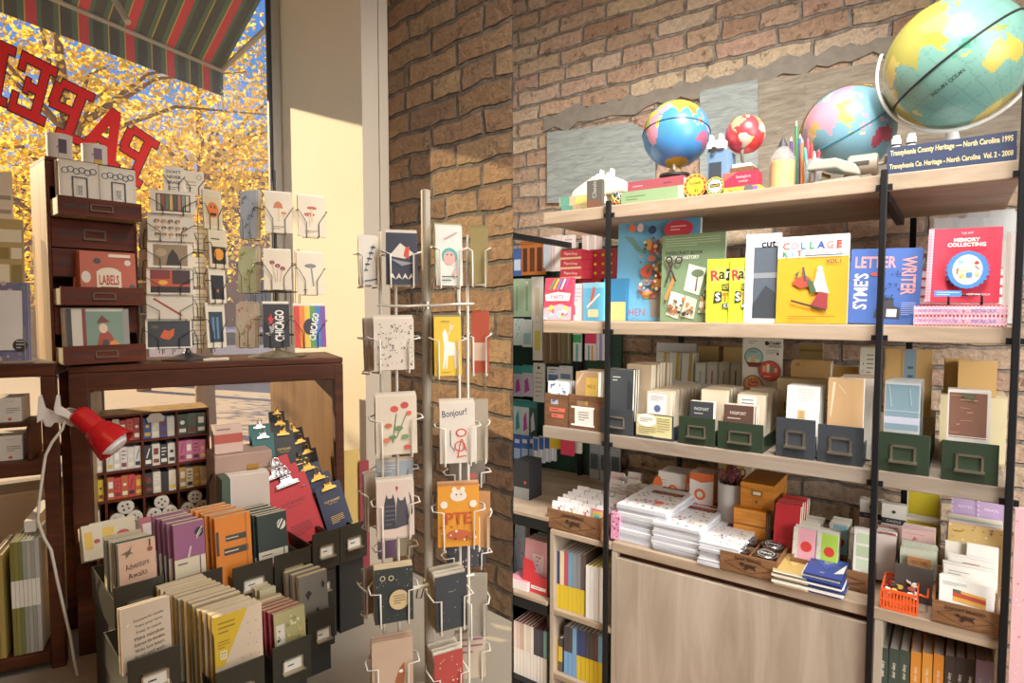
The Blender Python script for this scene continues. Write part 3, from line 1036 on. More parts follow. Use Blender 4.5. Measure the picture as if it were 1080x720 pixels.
# cup of pens
s, w_, h_, z_ = R.fit(.05, 844, 866, 166, ZT)
rc = w_ / 2
cup = empty('pen_cup', R.W(s, .05 + rc, ZT), R.yaw, 'clear plastic cup holding pens beside the pencil jar', 'cup')
b = MB(); b.lathe([(rc * .8, 0), (rc, h_), (rc * .95, h_), (rc * .76, .004), (0, .004)], 'clear_plastic', 20); b.build('cup_body', cup)
pens = [(834.5, 145, '#5b3f7a', 'purple pencil', .13), (840, 128, '#2f7f4a', 'tall green pencil', .12), (844, 142, '#2f5fae', 'blue pencil', .11), (846, 147, '#e07a2c', 'orange pencil', .09),
        (849, 156, '#3fa0a0', 'teal pen', .07), (852, 146, '#d8445a', 'pink pen', .08), (856, 152, '#cc2c30', 'red pen', .07), (859, 160, '#e6b6a8', 'pale pink pen', .06), (864, 158, '#c83238', 'dark red pen', .08), (862, 159, '#2a2a2c', 'black pen', .09)]
for i, (x, y, c, nm, d) in enumerate(pens):
    s_, z_ = R.S(x, y, d)
    ln = z_ - ZT
    m = MB(); lean = .012 * (i - 4)
    bx = R.S(855 if i > 3 else x, 200, d)[0] + (.002 * (i - 6) if i > 3 else 0)
    m.tube([(bx - s_, 0, .004), (0, 0, ln * .93)], .0048, c, 6); m.tube([(0 + (bx - s_) * .07, 0, ln * .93), (0, 0, ln)], .0042, '#d9c8a0' if i < 4 else c, 6, taper=[1, .35])
    at(m, 'pencil' if 'pencil' in nm else 'pen', R, s_, d, ZT + .001, nm + (' standing behind the pencil jar' if i < 3 else ' standing in the clear cup on the top shelf'), 'pencil' if 'pencil' in nm else 'pen', 'pens and pencils on the top shelf')
# grey stapler
s0, z0 = R.S(850, 190, .03); s1, _ = R.S(906, 190, .03)
st = empty('stapler', R.W((s0 + s1) / 2, .03, ZT), R.yaw, 'old grey metal stapler in front of the teal globe', 'stapler')
L_ = (s1 - s0)
b = MB(); b.prism([(-L_ / 2, .052), (-L_ / 2 + .01, .074), (L_ * .05, .074), (L_ * .2, .064), (L_ * .42, .05), (L_ * .5, .03), (L_ * .5, .016), (L_ * .2, .03), (L_ * .06, .044), (-L_ / 2, .046)], 0, .03, '#9a978c'); b.build('arm', st, bev=.004)
b = MB(); b.prism([(-L_ * .35, 0), (L_ * .5, 0), (L_ * .5, .014), (L_ * .1, .012), (-L_ * .35, .008)], -.004, .034, '#8b887d'); b.build('base', st, bev=.002)
b = MB(); b.prism([(-L_ * .42, .012), (-L_ * .36, .012), (-L_ * .34, .05), (-L_ * .40, .05)], .008, .022, '#55534c'); b.build('spring_post', st)
# crank sharpener
s, w_, h_, z_ = R.fit(.08, 896, 930, 160, ZT)
cs = empty('crank_sharpener', R.W(s, .08, ZT), R.yaw, 'old metal crank pencil sharpener beside the navy books', 'pencil sharpener')
b = MB(); b.lathe([(0, -.042), (.028, -.042), (.033, -.036), (.033, .03), (.03, .036), (0, .036)], '#9c9180', 28); o = b.build('body', cs, (-.005, .02, .058), (0, RAD(90), 0))
b = MB(); b.prism([(-.035, 0), (.025, 0), (.018, .028), (-.028, .028)], .0, .045, '#7d7364'); b.build('base', cs, bev=.002)
b = MB(); b.tube([(.034, .02, .058), (.05, .02, .058), (.052, .0, .075), (.066, .0, .078)], .005, '#8b8171'); b.build('crank', cs)
b = MB(); b.box(-.034, .012, -.0145, -.0135, .055, .066, '#3c3830'); b.build('name_plate', cs)
# navy books flat
zz, s, w_ = bookflat(.004, 935, 1072, 175, ZT, .22, '#22304f', [('t', 'Transylvania Co. Heritage - North Carolina  Vol. 2 - 2008', .5, .5, .52, .95, '#dcc78a', 0, .02)], 'navy county history book lying at the shelf edge, lower of the two', h=.035)
bookflat(.006, 936, 1072, 160, zz + .0007, .22, '#22304f', [('t', 'Transylvania County Heritage — North Carolina 1995', .5, .5, .52, .95, '#dcc78a', 0, .02)], 'navy county history book lying under the large globe, upper of the two', h=.037)
zt2 = zz + .0377
for i, (x, c, col) in enumerate([(945, 'left', '#c0392f'), (961, 'right', '#c0392f')]):
    s, z_ = R.S(x, 150, .03)
    b = MB(); b.lathe([(.011, 0), (.012, .002), (.012, .008, 'ink'), (.0121, .014), (.0121, .028), (.009, .031), (.009, .038, '#d8d8d4'), (0, .038)], '#e9e5da', 18)
    at(b, 'glue_bottle', R, s, .035, zt2 + .001, ('small white bottle with black band on the navy books, nearer the crank sharpener' if i == 0 else 'small white bottle with black band on the navy books, nearer the large globe'), 'bottle')

# ------------------------------------------------------------------ middle shelf: books facing out
T_ = '#'
def stand(d, x0, x1, yt, z, t, base, art, label, cat='book', name='book', edge='paper', yaw=0.0, lean=.06, roll=0.0, group=None, spine=None, h=None):
    s, w_, hh, z = R.fit(d, x0, x1, yt, z)
    return at(sheet(w_, h or hh, t, base, art, edge, spine), name, R, s, d, z, label, cat, group, yaw, lean, roll, t)


rn = random.Random(2)
flow = [('e', .58 + rn.uniform(-.2, .2), .24 + .52 * rn.random(), .035 + .05 * rn.random(), .035 + .045 * rn.random(), ['#c97a6a', '#e0b9a0', '#8a6a4a', '#b8432f', '#5d7f5a', '#d89a4a', '#7a8a9a'][i % 7]) for i in range(34)]
flow += [('dots', .3, .25, .75, .8, 60, .022, ['#8f3a2f', '#e9d2b8', '#4f6f4a', '#d88a3a', '#c9a2a0', '#3a4a3a'])]
stand(.10, 650, 737, 228, ZM, .018, '#62a8cf', [('p', [(.45, .03), (.62, .03), (.68, .22), (.55, .32), (.42, .22)], '#8d8377'), ('p', [(.08, .84), (.2, .82), (.34, .66), (.25, .68)], '#5f8a86')] + flow + [('e', .21, .9, .045, .045, '#e0622c'), ('e', .31, .9, .04, .05, '#d9b9b4'), ('e', .46, .87, .05, .05, '#26355e'), ('e', .77, .86, .17, .1, '#c22f3f'), ('lines', .68, .84, .86, .9, 2, '#e8c0c0'), ('t', 'HEN', .3, .08, .07, .2, '#a53a35')],
      'large sky blue book with a flower bouquet collage, furthest left on the shelf')
stand(.06, 697, 764, 246, ZM, .012, '#6d8560', [('lines', .05, .86, .92, .97, 4, '#9db08e'), ('t', 'PAPERCRAFT BOOK', .36, .79, .04, .6, 'ink', 0, .01), ('t', 'NATURAL HISTORY', .33, .735, .04, .55, '#eef0e4', 0, .02),
      ('p', [(.38, .36), (.62, .3), (.72, .6), (.45, .66)], '#e9e3cf'), ('p', [(.55, .35), (.58, .34), (.6, .52), (.58, .52)], '#6a5036'), ('e', .59, .55, .1, .06, '#5d6f50'), ('p', [(.7, .36), (.98, .3), (.98, .6), (.82, .62)], '#e9e3cf'), ('p', [(.1, .08), (.3, .03), (.4, .3), (.18, .35)], '#e5dcc6'), ('p', [(.34, .06), (.55, .03), (.6, .25), (.42, .3)], '#d8ccb0'), ('p', [(.62, .1), (.95, .1), (.92, .34), (.66, .3)], '#d9cdb2'),
      ('dots', .64, .12, .9, .3, 30, .025, ['#a8553a', '#6a7a4a', '#c08a3a', '#3a3a30']), ('dots', .14, .08, .55, .26, 30, .03, ['#8a5a3a', '#5a5a50', '#c8702f', '#2c2c28']), ('l', .24, .52, .1, .25, .05, '#d8793a'), ('l', .2, .68, .1, .45, .035, '#3c2c2a'), ('l', .12, .68, .26, .46, .035, '#3c2c2a'), ('ring', .3, .7, .035, .06, '#3c2c2a'), ('ring', .14, .71, .035, .06, '#3c2c2a')],
      'sage green papercraft book with scissors and botanical cards on cover')
def ransom():
    return [('r', .2, .62, .95, .85, '#d9e04a'), ('t', 'R', .33, .74, .17, .4, '#b5223c', 5, .03), ('t', 'a', .6, .74, .12, .3, 'ink', -4, .02), ('r', .76, .66, .98, .84, 'ink'), ('t', 'n', .87, .75, .1, .2, '#eee'), ('r', .62, .5, .95, .6, 'ink'), ('t', 'NOTE', .79, .55, .07, .3, '#e4e33c'), ('p', [(.3, .3), (.62, .32), (.62, .48), (.34, .49)], '#2a2a28'), ('t', 'S', .47, .4, .13, .3, '#f2f2e0', 6, .03), ('t', 'TI', .8, .4, .13, .3, '#c8552c', 0, .02), ('r', .66, .22, .95, .3, '#3a3a30'), ('t', 'KI', .8, .26, .06, .3, '#eee')]
stand(.035, 745, 772, 273, ZM, .010, '#cbd92c', ransom(), 'lime sticker book with ransom note letters, left of the pair')
stand(.03, 769, 790, 272, ZM, .010, '#cbd92c', ransom(), 'lime sticker book with ransom note letters, half hidden by the white book', )
stand(.026, 786, 823, 246, ZM, .012, '#e9e9ec', [('r', .24, .05, 1.0, .85, '#4a5460'), ('p', [(.24, .05), (1, .05), (1, .3), (.6, .42), (.24, .2)], '#30363c'), ('r', .24, .5, 1, .56, '#7c8288'), ('t', 'cut', .66, .88, .08, .55, 'ink', 0, .03), ('t', 'cut! cut!', .6, .95, .03, .5, '#555')],
      'white softcover book with a dark seascape photo on its cover')
stand(.018, 820, 895.5, 248, ZM, .016, '#d99a1a', [('r', 0, .755, 1, 1, '#ecebe6')] + [('t', ch, .12 + .125 * i, .89, .085, .12, c, 0, .03) for i, (ch, c) in enumerate(zip('COLLAGE', ['#c8352c', '#d98a8f', '#2f6f8f', '#2b8a4a', '#2f4f9f', '#d98a8f', '#c8352c']))] +
      [('t', ch, .12 + .1 * i, .80, .07, .1, c, 0, .03) for i, (ch, c) in enumerate(zip('KIT', ['#2b8a4a', '#3f9fcf', '#c8352c']))] + [('r', .4, .79, .92, .797, 'ink'), ('r', .4, .765, .92, .778, 'ink'), ('t', 'by a paper shop', .2, .94, .022, .28, '#333'), ('t', 'VOL.1', .8, .7, .045, .25, '#22304a', 0, .02),
       ('p', [(.22, .46), (.3, .52), (.42, .55), (.5, .5), (.47, .42), (.35, .4)], '#a8432c'), ('p', [(.26, .56), (.33, .6), (.3, .52)], '#2f5a3f'), ('l', .38, .64, .42, .48, .03, '#33405a'), ('p', [(.52, .36), (.58, .6), (.66, .6), (.72, .42), (.76, .34)], '#c9c5bd'), ('p', [(.44, .5), (.52, .48), (.58, .36), (.5, .34)], '#3f5a3f'), ('p', [(.5, .2), (.74, .16), (.74, .34), (.62, .36)], '#8f2f33'), ('l', .22, .26, .72, .15, .03, '#3a2c28'), ('e', .62, .62, .04, .04, '#d9d2c4'), ('lines', .18, .04, .85, .09, 2, '#6b4c12')],
      'yellow collage book with white title band and coloured letters')
stand(.035, 895, 971, 262, ZM, .018, '#3f62ad', [('t', 'LETTER', .36, .82, .15, .58, '#e79a94', 0, .02), ('t', "SYME'S", .1 + .07, .43, .17, .48, '#efe6cf', 90, .02), ('t', 'WRITER', .83, .64, .16, .5, '#e79a94', -90, .02), ('p', [(.38, .08), (.74, .08), (.74, .22), (.66, .24), (.64, .34), (.5, .36), (.42, .3), (.42, .22)], '#3a3940'), ('r', .56, .1, .7, .2, '#e9e6da'), ('e', .38, .66, .08, .03, '#c9503f'), ('dots', .5, .3, .72, .72, 22, .012, ['#1d2a50']), ('lines', .76, .12, .95, .3, 7, '#9fb2dd')],
      'blue hardback about letter writing with large pink and cream capitals', edge='#2f4f95', roll=0.03)
# memory books
s0, w0, h0, z0 = R.fit(.0, 963, 1062, 346, ZM)
def gingham(w_, h_):
    ops = []
    for i in range(24):
        ops.append(('r', i / 24, 0, (i + .5) / 24, 1, '#e6b3c3'))
    ops.append(('r', 0, .36, 1, .66, '#dd9bb0'))
    ops += [('t', 'THE ART OF MEMORY COLLECTING', .27, .5, .34, .44, '#2f62b0'), ('t', 'MARTINA CALVI', .76, .5, .38, .25, '#2f62b0'), ('e', .55, .5, .012, .012, '#c8353a')]
    return ops
hb = .026
for i in range(2):
    m = MB(); wb = w0; hh = hb
    m.box(-wb / 2, wb / 2, 0, .20, 0, .003, '#d23a4e'); m.box(-wb / 2, wb / 2, 0, .20, hh - .003, hh, '#d23a4e'); m.box(-wb / 2, wb / 2, 0, .003, .003, hh - .003, '#f0d9de'); m.box(-wb / 2 + .004, wb / 2 - .002, .003, .198, .003, hh - .003, 'white')
    m.art(gingham(wb, hh), wb, hh)
    at(m, 'book', R, s0, .004, ZM + i * (hb + .0007), 'pink gingham spine book lying flat on the shelf, ' + ('bottom of the stack' if i == 0 else 'just under the standing red one'), 'book', 'stack of pink gingham books')
zb = ZM + 2 * (hb + .0007)
for i in range(4):
    m = MB(); m.box(-.12, .12, 0, .18, 0, .003, '#d23a4e'); m.box(-.12, .12, 0, .18, .022, .025, '#d23a4e'); m.box(-.116, .119, .002, .178, .003, .022, 'white'); m.box(-.12, -.117, 0, .18, .003, .022, '#f0d9de')
    at(m, 'book', R, s0 + w0 / 2 - .125, .10, zb + .0015 + i * .0258, 'red edged book lying behind the standing red one, ' + ['lowest of four', 'second from the bottom', 'third from the bottom', 'topmost of four'][i], 'book', 'red edged books behind the display copy')
ez = empty('book_easel', R.W(R.S(1017, 335, .01)[0], .01, zb + .0006), R.yaw, 'black wire easel holding up the red memory book', 'easel')
b = MB(); b.tube([(-.035, -.008, .028), (-.035, -.012, .004), (-.035, .05, .004)], .0028, 'black_wire', 6); b.tube([(.035, -.008, .028), (.035, -.012, .004), (.035, .05, .004)], .0028, 'black_wire', 6); b.tube([(-.035, -.008, .028), (.035, -.008, .028)], .0028, 'black_wire', 6); b.build('prongs', ez)
b = MB(); b.tube([(-.035, .05, .004), (-.03, .075, .08), (.03, .075, .08), (.035, .05, .004)], .0028, 'black_wire', 6); b.build('back_rest', ez)
fr = [('r', -.0, 0, .075, 1, '#e9c6cf')] + [('r', 0, k / 26, .075, (k + .5) / 26, '#d894a6') for k in range(26)] + [('r', .03, 0, .05, 1, '#d894a6')]
fr += [('t', 'THE ART', .53, .92, .025, .16, '#f4d8d8'), ('t', 'MEMORY', .53, .83, .052, .56, '#f7eee6', 0, .03), ('t', 'COLLECTING', .53, .765, .052, .72, '#f7eee6', 0, .03)]
fr += [('e', .56 + .27 * math.cos(i * .2618), .42 + .235 * math.sin(i * .2618), .03, .025, '#3a7ac0') for i in range(24)]
fr += [('e', .56, .42, .27, .315, '#3a7ac0'), ('e', .56, .42, .2, .25, '#e8dcc4')] + [('r', .43, .5, .5, .55, '#7fc4d4'), ('r', .55, .5, .64, .57, '#f2b8c6'), ('e', .68, .51, .03, .03, '#c82f35'), ('r', .46, .4, .62, .47, '#b9c4b4'), ('l', .66, .47, .72, .42, .012, '#444'), ('r', .42, .36, .44, .44, '#c82f35'), ('e', .49, .34, .03, .03, '#e2b82f'), ('r', .55, .32, .63, .38, '#3a7ac0'), ('e', .7, .36, .03, .03, '#e9b18f')]
fr += [('r', .13, .06, .5, .14, '#3a7ac0'), ('lines', .16, .07, .47, .13, 2, '#bcd3ee'), ('t', 'MARTINA CALVI', .72, .09, .025, .3, '#f4d8d8')]
stand(.016, 978, 1057, 240, zb + .0062, .02, '#cf2c45', fr, 'red book about memory collecting standing on a wire easel', edge='white', lean=.12, roll=.02)
# clear sleeves at the back of the shelf
rn = random.Random(8)
for i in range(9):
    x = 985 + i * 8.5
    yt = 232 - i * 1.2 + rn.uniform(-4, 4)
    s_, w_, h_, z_ = R.fit(.32 + .012 * (i % 3), x, x + 26, yt, ZM)
    at(sheet(w_, h_, .006, 'clear_film', [('r', .1, .05, .9, .8, '#b9a79c' if i % 3 else '#c8c0b0')], 'clear_film'), 'plastic_sleeve', R, s_, .30 + .014 * (i % 3), ZM, 'clear plastic sleeve standing at the back behind the red memory book', 'plastic sleeve', 'clear sleeves behind the memory book', lean=.05)

# left end of the middle shelf
def boxup(d, x0, x1, yt, z, dep, base, art, label, cat='box', name='box', left=None, group=None, top=None, right=None):
    s, w_, hh, z = R.fit(d, x0, x1, yt, z)
    dep *= R.k if z < ZT else 1
    m = MB(); m.box(-w_ / 2, w_ / 2, 0, dep, 0, hh, base, left=left, top=top, right=right); m.art(art, w_, hh)
    at(m, name, R, s, d, z, label, cat, group)
    return z + hh, s, w_


boxup(.05, 602.5, 615, 299, ZM, .09, '#e6e4e2', [('lines', .15, .5, .85, .9, 4, '#b9bcc8'), ('r', .15, .15, .35, .4, '#b8506a')], 'slim white box with small print beside the pencil bag', name='pencil_box')
z1, _, _ = boxup(.045, 615, 637, 298, ZM, .10, '#58b0d8', [('r', 0, .86, 1, 1, '#7fc6e4'), ('p', [(.3, .4), (.5, .9), (.6, .85), (.42, .38)], '#e0503c'), ('l', .2, .35, .8, .7, .08, '#f0ead8'), ('r', .25, .1, .75, .3, '#e7d9a8')], 'sky blue box with a model glider picture', name='glider_box')
boxup(.085, 637, 660, 294, ZM, .09, '#2a6c94', [('r', 0, 0, 1, .45, '#d9b36a')], 'dark blue and sand box partly hidden behind the black post', name='glider_box')
rb = [('t', 'Papershop', .5, .55, .35, .7, '#f2e9e4', -3), ('r', 0, .0, 1, .2, '#e6c9a0')]
s0_, w0_, _, _ = R.fit(.10, 591, 613, 286, ZM)
zb = R.S(602, 294, .10)[1]
for i in range(3):
    hh = R.S(602, 263, .10)[1] - zb
    m = MB(); m.box(-w0_ / 2, w0_ / 2, 0, .16, 0, hh / 3 - .001, '#c72f3e'); m.art(rb, w0_, hh / 3 - .001)
    at(m, 'pencil_box', R, s0_, .10, zb + i * hh / 3, 'red and cream pencil box, ' + ['bottom', 'middle', 'top'][i] + ' of the stack behind the pencil bag', 'box', 'stack of red pencil boxes')
m = MB(); m.box(-.05, .05, 0, .2, 0, zb - ZM - .001, '#b02733'); m.art([('dots', .05, .05, .95, .95, 12, .06, ['#e0b33c'])], .1, zb - ZM)
at(m, 'gift_box', R, s0_ + .04, .16, ZM, 'dark red gift box carrying the red pencil boxes', 'box')
m = MB(); hh = R.S(630, 262, .14)[1] - zb; m.box(-.06, .06, 0, .14, 0, hh, '#b3212f'); m.art([('e', a, b_, .055, .045, '#e2c23a') for a in (.2, .5, .8) for b_ in (.2, .5, .8)], .12, hh)
at(m, 'gift_box', R, R.S(632, 262, .14)[0], .165, zb + .0006, 'red box patterned with yellow ovals behind the black post', 'box')
s_, w_, h_, z_ = R.fit(.012, 573, 602, 293, ZM)
at(sheet(w_, h_, .02, '#cf3a52', [('p', [(0, 0), (1, 0), (1, .3), (.6, .38), (0, .28)], '#e2a7ae'), ('dots', .1, .04, .9, .3, 18, .07, ['#e9c95a', '#8fc4dd', '#e7e2d8', '#d9596b']), ('p', [(.08, .45), (.92, .45), (.96, .62), (.5, .66), (.04, .6)], '#f0e6e2'), ('t', 'PARTY', .5, .54, .09, .7, '#b8283a', 0, .02)] + [('l', .2 + .14 * i, .72, .4 + .12 * i, .97, .06, ['#3f8f5a', '#e2c23a', '#3f7fc0', '#e7e2d8', '#8f4f9f'][i]) for i in range(5)], None, None), 'pencil_bag', R, s_, .012, ZM, 'red and white printed bag of pencils at the shelf corner', 'bag', lean=.1, t=.02)

# ================================================================== right: bins on the third shelf
def card_bin(fr, s, d, z, w_, h_, dep, m, label, name='card_bin', group=None, holder=True, note=None, side=.55, yaw=0.0, hold_at=(0.5, .5), hold_size=(.5, .38)):
    dep *= fr.k
    t = empty(name, fr.W(s, d, z + .0006), fr.yaw + yaw, label, 'bin', group)
    b = MB(); th = .003
    b.box(-w_ / 2, w_ / 2, 0, dep, 0, th, m); b.box(-w_ / 2, -w_ / 2 + th, th, dep, th, h_ * side, m); b.box(w_ / 2 - th, w_ / 2, th, dep, th, h_ * side, m); b.box(-w_ / 2 + th, w_ / 2 - th, dep - th, dep, th, h_ * side, m)
    b.build('tray', t)
    b = MB(); b.box(-w_ / 2 - .001, w_ / 2 + .001, -.003, .0, 0, h_, m); b.build('front_panel', t, bev=.001)
    if holder:
        hw, hh = w_ * hold_size[0], h_ * hold_size[1]
        cx, cz = (hold_at[0] - .5) * w_, hold_at[1] * h_
        b = MB(); f = hh * .13
        b.box(cx - hw / 2, cx + hw / 2, -.007, -.003, cz + hh / 2 - f, cz + hh / 2, 'nickel')
        b.box(cx - hw / 2, cx - hw / 2 + f, -.007, -.003, cz - hh / 2, cz + hh / 2, 'nickel'); b.box(cx + hw / 2 - f, cx + hw / 2, -.007, -.003, cz - hh / 2, cz + hh / 2, 'nickel')
        b.box(cx - hw / 2 - f * .5, cx + hw / 2 + f * .5, -.018, -.003, cz - hh / 2 - f, cz - hh / 2, 'nickel')
        b.build('label_holder', t)
        if holder != 'open':
            b = MB(); b.box(cx - hw / 2 + f, cx + hw / 2 - f, -.005, -.0031, cz - hh / 2, cz + hh / 2 - f, holder); b.art([('lines', .2, .3, .8, .7, 1, 'ink')], hw - 2 * f, hh - f, -.005, .0003, cz - hh / 2); b.build('label_card', t)
    if note:
        b = MB(); b.T = Matrix.Translation((0, -.003, 0)); b.art(note, w_, h_); b.build('paper_notes', t)
    return t


def stack(fr, n, d, step, x0, x1, yt, z, t, bases, label0, labelr, cat, name, group, art0=(), artr=(), edge='paper', lean=.06, jit=.003, spine=None, yaw=0.0, h=None, rise=0.0, wh=None, hide=0.0):
    """n sheets one behind the other; the front one is placed by its outline"""
    s, w_, hh, _ = fr.fit(d, x0, x1, yt, z)
    if wh: w_, hh = wh
    hh = h or hh
    t *= fr.k
    art0 = up(art0, hide) if hide else art0
    rn = random.Random(int(x0 * 7 + yt))
    bases = bases if isinstance(bases, list) else [bases]
    for k in range(n):
        j = rn.uniform(-jit, jit)
        m = sheet(w_, hh + (rn.uniform(-jit, jit) if k else 0) + rise * k, t, bases[k % len(bases)], art0 if k == 0 else artr, edge if not isinstance(edge, list) else edge[k % len(edge)], spine[k % len(spine)] if isinstance(spine, list) else spine)
        lb = label0 if k == 0 else labelr.format(ORD[k] if k < len(ORD) else 'rear')
        at(m, name, fr, s + (j if k else 0), d + k * step, z, lb, cat, group if n > 2 else None, yaw, lean, 0, t)


def rbin(x0, x1, yt, m, label, d=.012, dep=.27, **kw):
    s, w_, h_, z_ = R.fit(d, x0, x1, yt, ZB)
    card_bin(R, s, d, ZB, w_ - .004, h_, dep, m, label, group='metal card bins on the third shelf', **kw)
    return s, w_


ZI = ZB + .0045
rbin(633, 668.5, 431, 'bin_grey', 'dark grey metal bin with black folders, furthest left of the row', holder='open')
rbin(670.5, 711, 437, 'bin_grey', 'dark grey metal bin with yellow handwritten notes taped on its front', holder=None, note=[('r', .02, .12, .5, .98, '#cfc38a'), ('r', .48, .1, .97, .96, '#d3c98f'), ('e', .3, .74, .26, .17, '#e4e0d8'), ('lines', .12, .66, .46, .86, 3, '#55503f'), ('lines', .08, .18, .55, .5, 4, '#7a7048'), ('lines', .58, .3, .92, .9, 6, '#8a8050')])
rbin(716, 755, 440, 'bin_green', 'small dark green bin holding mini black notebooks, next to the yellow notes', holder='open')
rbin(757, 806, 446, 'bin_green', 'dark green bin holding brown mini notebooks and a long envelope stack', holder='open')
rbin(818.5, 861, 441.5, 'bin_grey', 'blue grey bin holding white printed packets', holder='open')
rbin(862.5, 912, 449, 'bin_grey', 'blue grey bin holding large kraft notebooks beside the middle post', holder='open')
rbin(925.5, 982, 457, 'bin_green', 'green bin holding clear pouches, just right of the middle post', holder='open', d=.006)
rbin(993, 1055, 466.5, 'bin_green', 'green bin holding a brown patterned notebook, furthest right of the row', holder='open', d=.002)

bk = 'black folder with a cream insert, {} from the front in the first grey bin'
stack(R, 3, .03, .012, 639.5, 667, 390, ZI, .007, ['#33393c', '#2c3235', '#33393c'], 'black folder with tiny white print, front one in the first grey bin', bk, 'folder', 'notebook_folder', 'black folders', art0=[('lines', .2, .80, .5, .9, 2, '#c8c8c0'), ('p', [(.8, 0), (1, 0), (1, .75), (.78, .85)], '#20262a')], edge='#d9d2bf')
stack(R, 7, .075, .021, 660, 686, 385, ZI, .013, ['#c6b090', '#cfbb9b', '#bfa784'], 'tall cream envelope bundle behind the black folders, front one', 'tall cream envelope bundle behind the black folders, {} from the front', 'envelope', 'envelope_bundle', 'tall cream envelope bundles', edge='#e6d9c0', lean=.05, jit=.004)
env = ['#cbb99e', '#c2ae90', '#d2c2a8']
stack(R, 9, .03, .024, 681.5, 707, 414, ZI, .012, env, 'cream envelope bundle with a printed label in the yellow noted bin', 'cream envelope bundle in the yellow noted bin, {} from the front', 'envelope', 'envelope_bundle', 'envelopes in the yellow noted bin', art0=[('r', .05, .1, .82, .92, '#dcdad6'), ('lines', .15, .62, .7, .85, 4, '#5b5b66'), ('e', .45, .32, .14, .14, '#4b5c8a')], edge='#dccfb6', jit=.004, hide=0.45)
stack(R, 2, .02, .012, 727, 752, 424, ZI, .009, ['#2c2f33', '#38302c'], 'mini black notebook with white lettering in the small green bin', 'mini brown notebook, {} in the small green bin', 'notebook', 'mini_notebook', None, art0=[('t', 'PASSPORT', .5, .6, .16, .6, '#c8c8c4'), ('lines', .2, .3, .8, .42, 1, '#c8c8c4')], hide=0.55)
stack(R, 5, .05, .03, 739, 766, 412, ZI, .018, env, 'cream envelope bundle behind the mini black notebook, front one', 'cream envelope bundle behind the mini black notebook, {} from the front', 'envelope', 'envelope_bundle', 'envelopes behind the mini black notebook', edge='#dccfb6', jit=.004)
stack(R, 2, .02, .013, 763, 797, 428, ZI, .010, ['#4e3428', '#8a4a25'], 'mini brown notebook with white lettering in the long green bin', 'mini tan notebook, {} in the long green bin', 'notebook', 'mini_notebook', None, art0=[('t', 'PASSPORT', .45, .62, .14, .5, '#cfc8bc'), ('lines', .12, .32, .8, .42, 1, '#cfc8bc'), ('l', .95, 0, .95, 1, .04, '#cfc6b4')], hide=0.5)
stack(R, 9, .05, .024, 777, 806, 417, ZI, .014, env, 'cream envelope bundle behind the mini brown notebook, front one', 'cream envelope bundle in the long green bin, {} from the front', 'envelope', 'envelope_bundle', 'envelopes in the long green bin', art0=[('r', .1, .45, .7, .95, '#cfccc8'), ('lines', .15, .55, .6, .88, 3, '#5b5b66')], edge='#dccfb6', jit=.004, hide=0.4)
stack(R, 6, .03, .011, 829, 864, 408, ZI, .007, ['#e4e0d6', '#dcd8cc'], 'white packet with a kraft seal and faint print in the grey bin', 'white packet, {} from the front in the grey bin', 'packet', 'paper_packet', 'white packets in the grey bin', art0=[('lines', .3, .6, .8, .95, 5, '#bdb8ac'), ('r', .35, .1, .58, .4, '#c9a873'), ('lines', .4, .13, .54, .37, 4, '#7a5f3a')], edge='#eceade', lean=.10, hide=0.42)
stack(R, 2, .025, .019, 873, 911, 400, ZI, .016, ['#bb9568', '#c29c70'], 'large kraft notebook in clear film, front one in its grey bin', 'kraft notebook, {} in the grey bin beside the middle post', 'notebook', 'notebook', None, art0=[('p', [(.08, .55), (.14, .95), (.22, .95), (.1, .5)], '#d9c7a8'), ('l', .3, .92, .5, .82, .012, '#e3d5bc')], edge='#e8e3d8')
stack(R, 5, .07, .022, 886, 921, 399, ZI, .017, ['#d8d0c4', '#b5522f', '#c9b48e', '#e0dccf', '#b88f55'], 'pale notebook pack behind the two kraft notebooks', 'notebook pack behind the kraft notebooks, {} of five', 'notebook', 'notebook', 'notebooks behind the kraft ones', edge='#ded6c6')
pouch = [('r', .03, .04, .97, .96, '#66808c'), ('r', .0, .16, 1, .3, '#a7a9b8'), ('l', .0, .42, 1, .42, .02, '#9fb4bb'), ('l', .12, .95, .2, .5, .03, '#8fa5ae'), ('l', .7, .9, .76, .55, .03, '#83a0a8')]
stack(R, 5, .03, .026, 933, 971, 405, ZI, .016, ['clear_film'], 'blue grey zip pouch in clear film, front one in the green bin', 'zip pouch in clear film, {} from the front in the green bin', 'pouch', 'zip_pouch', 'clear film pouches', art0=pouch, artr=[('r', .03, .04, .97, .96, '#567a78'), ('r', 0, .16, 1, .3, '#a7a9b8')], edge='clear_film', lean=.09, hide=0.42)
bat = [('r', .04, .02, .92, .95, '#6e4a3a')] + [('l', .06 + .08 * (i % 9), .12 + .085 * i, .30 + .06 * ((i * 5) % 10), .13 + .085 * i, .022, ['#9a6a4a', '#7d3d33', '#b08866'][i % 3]) for i in range(10)] + [('p', [(.3, .95), (.38, .84), (.6, .8), (.66, .95)], '#4a4a36'), ('l', .0, .05, .95, .05, .02, '#d8d4cc')]
stack(R, 3, .02, .022, 1000, 1046, 413, ZI, .018, ['#c9c2b8', '#cfc9c0', '#bdb6ac'], 'brown batik patterned notebook in clear film, front one in the end bin', 'notebook in clear film, {} in the end bin', 'notebook', 'notebook', 'notebooks in the end bin', art0=bat, edge='#e3ded6', lean=.05, hide=0.44)

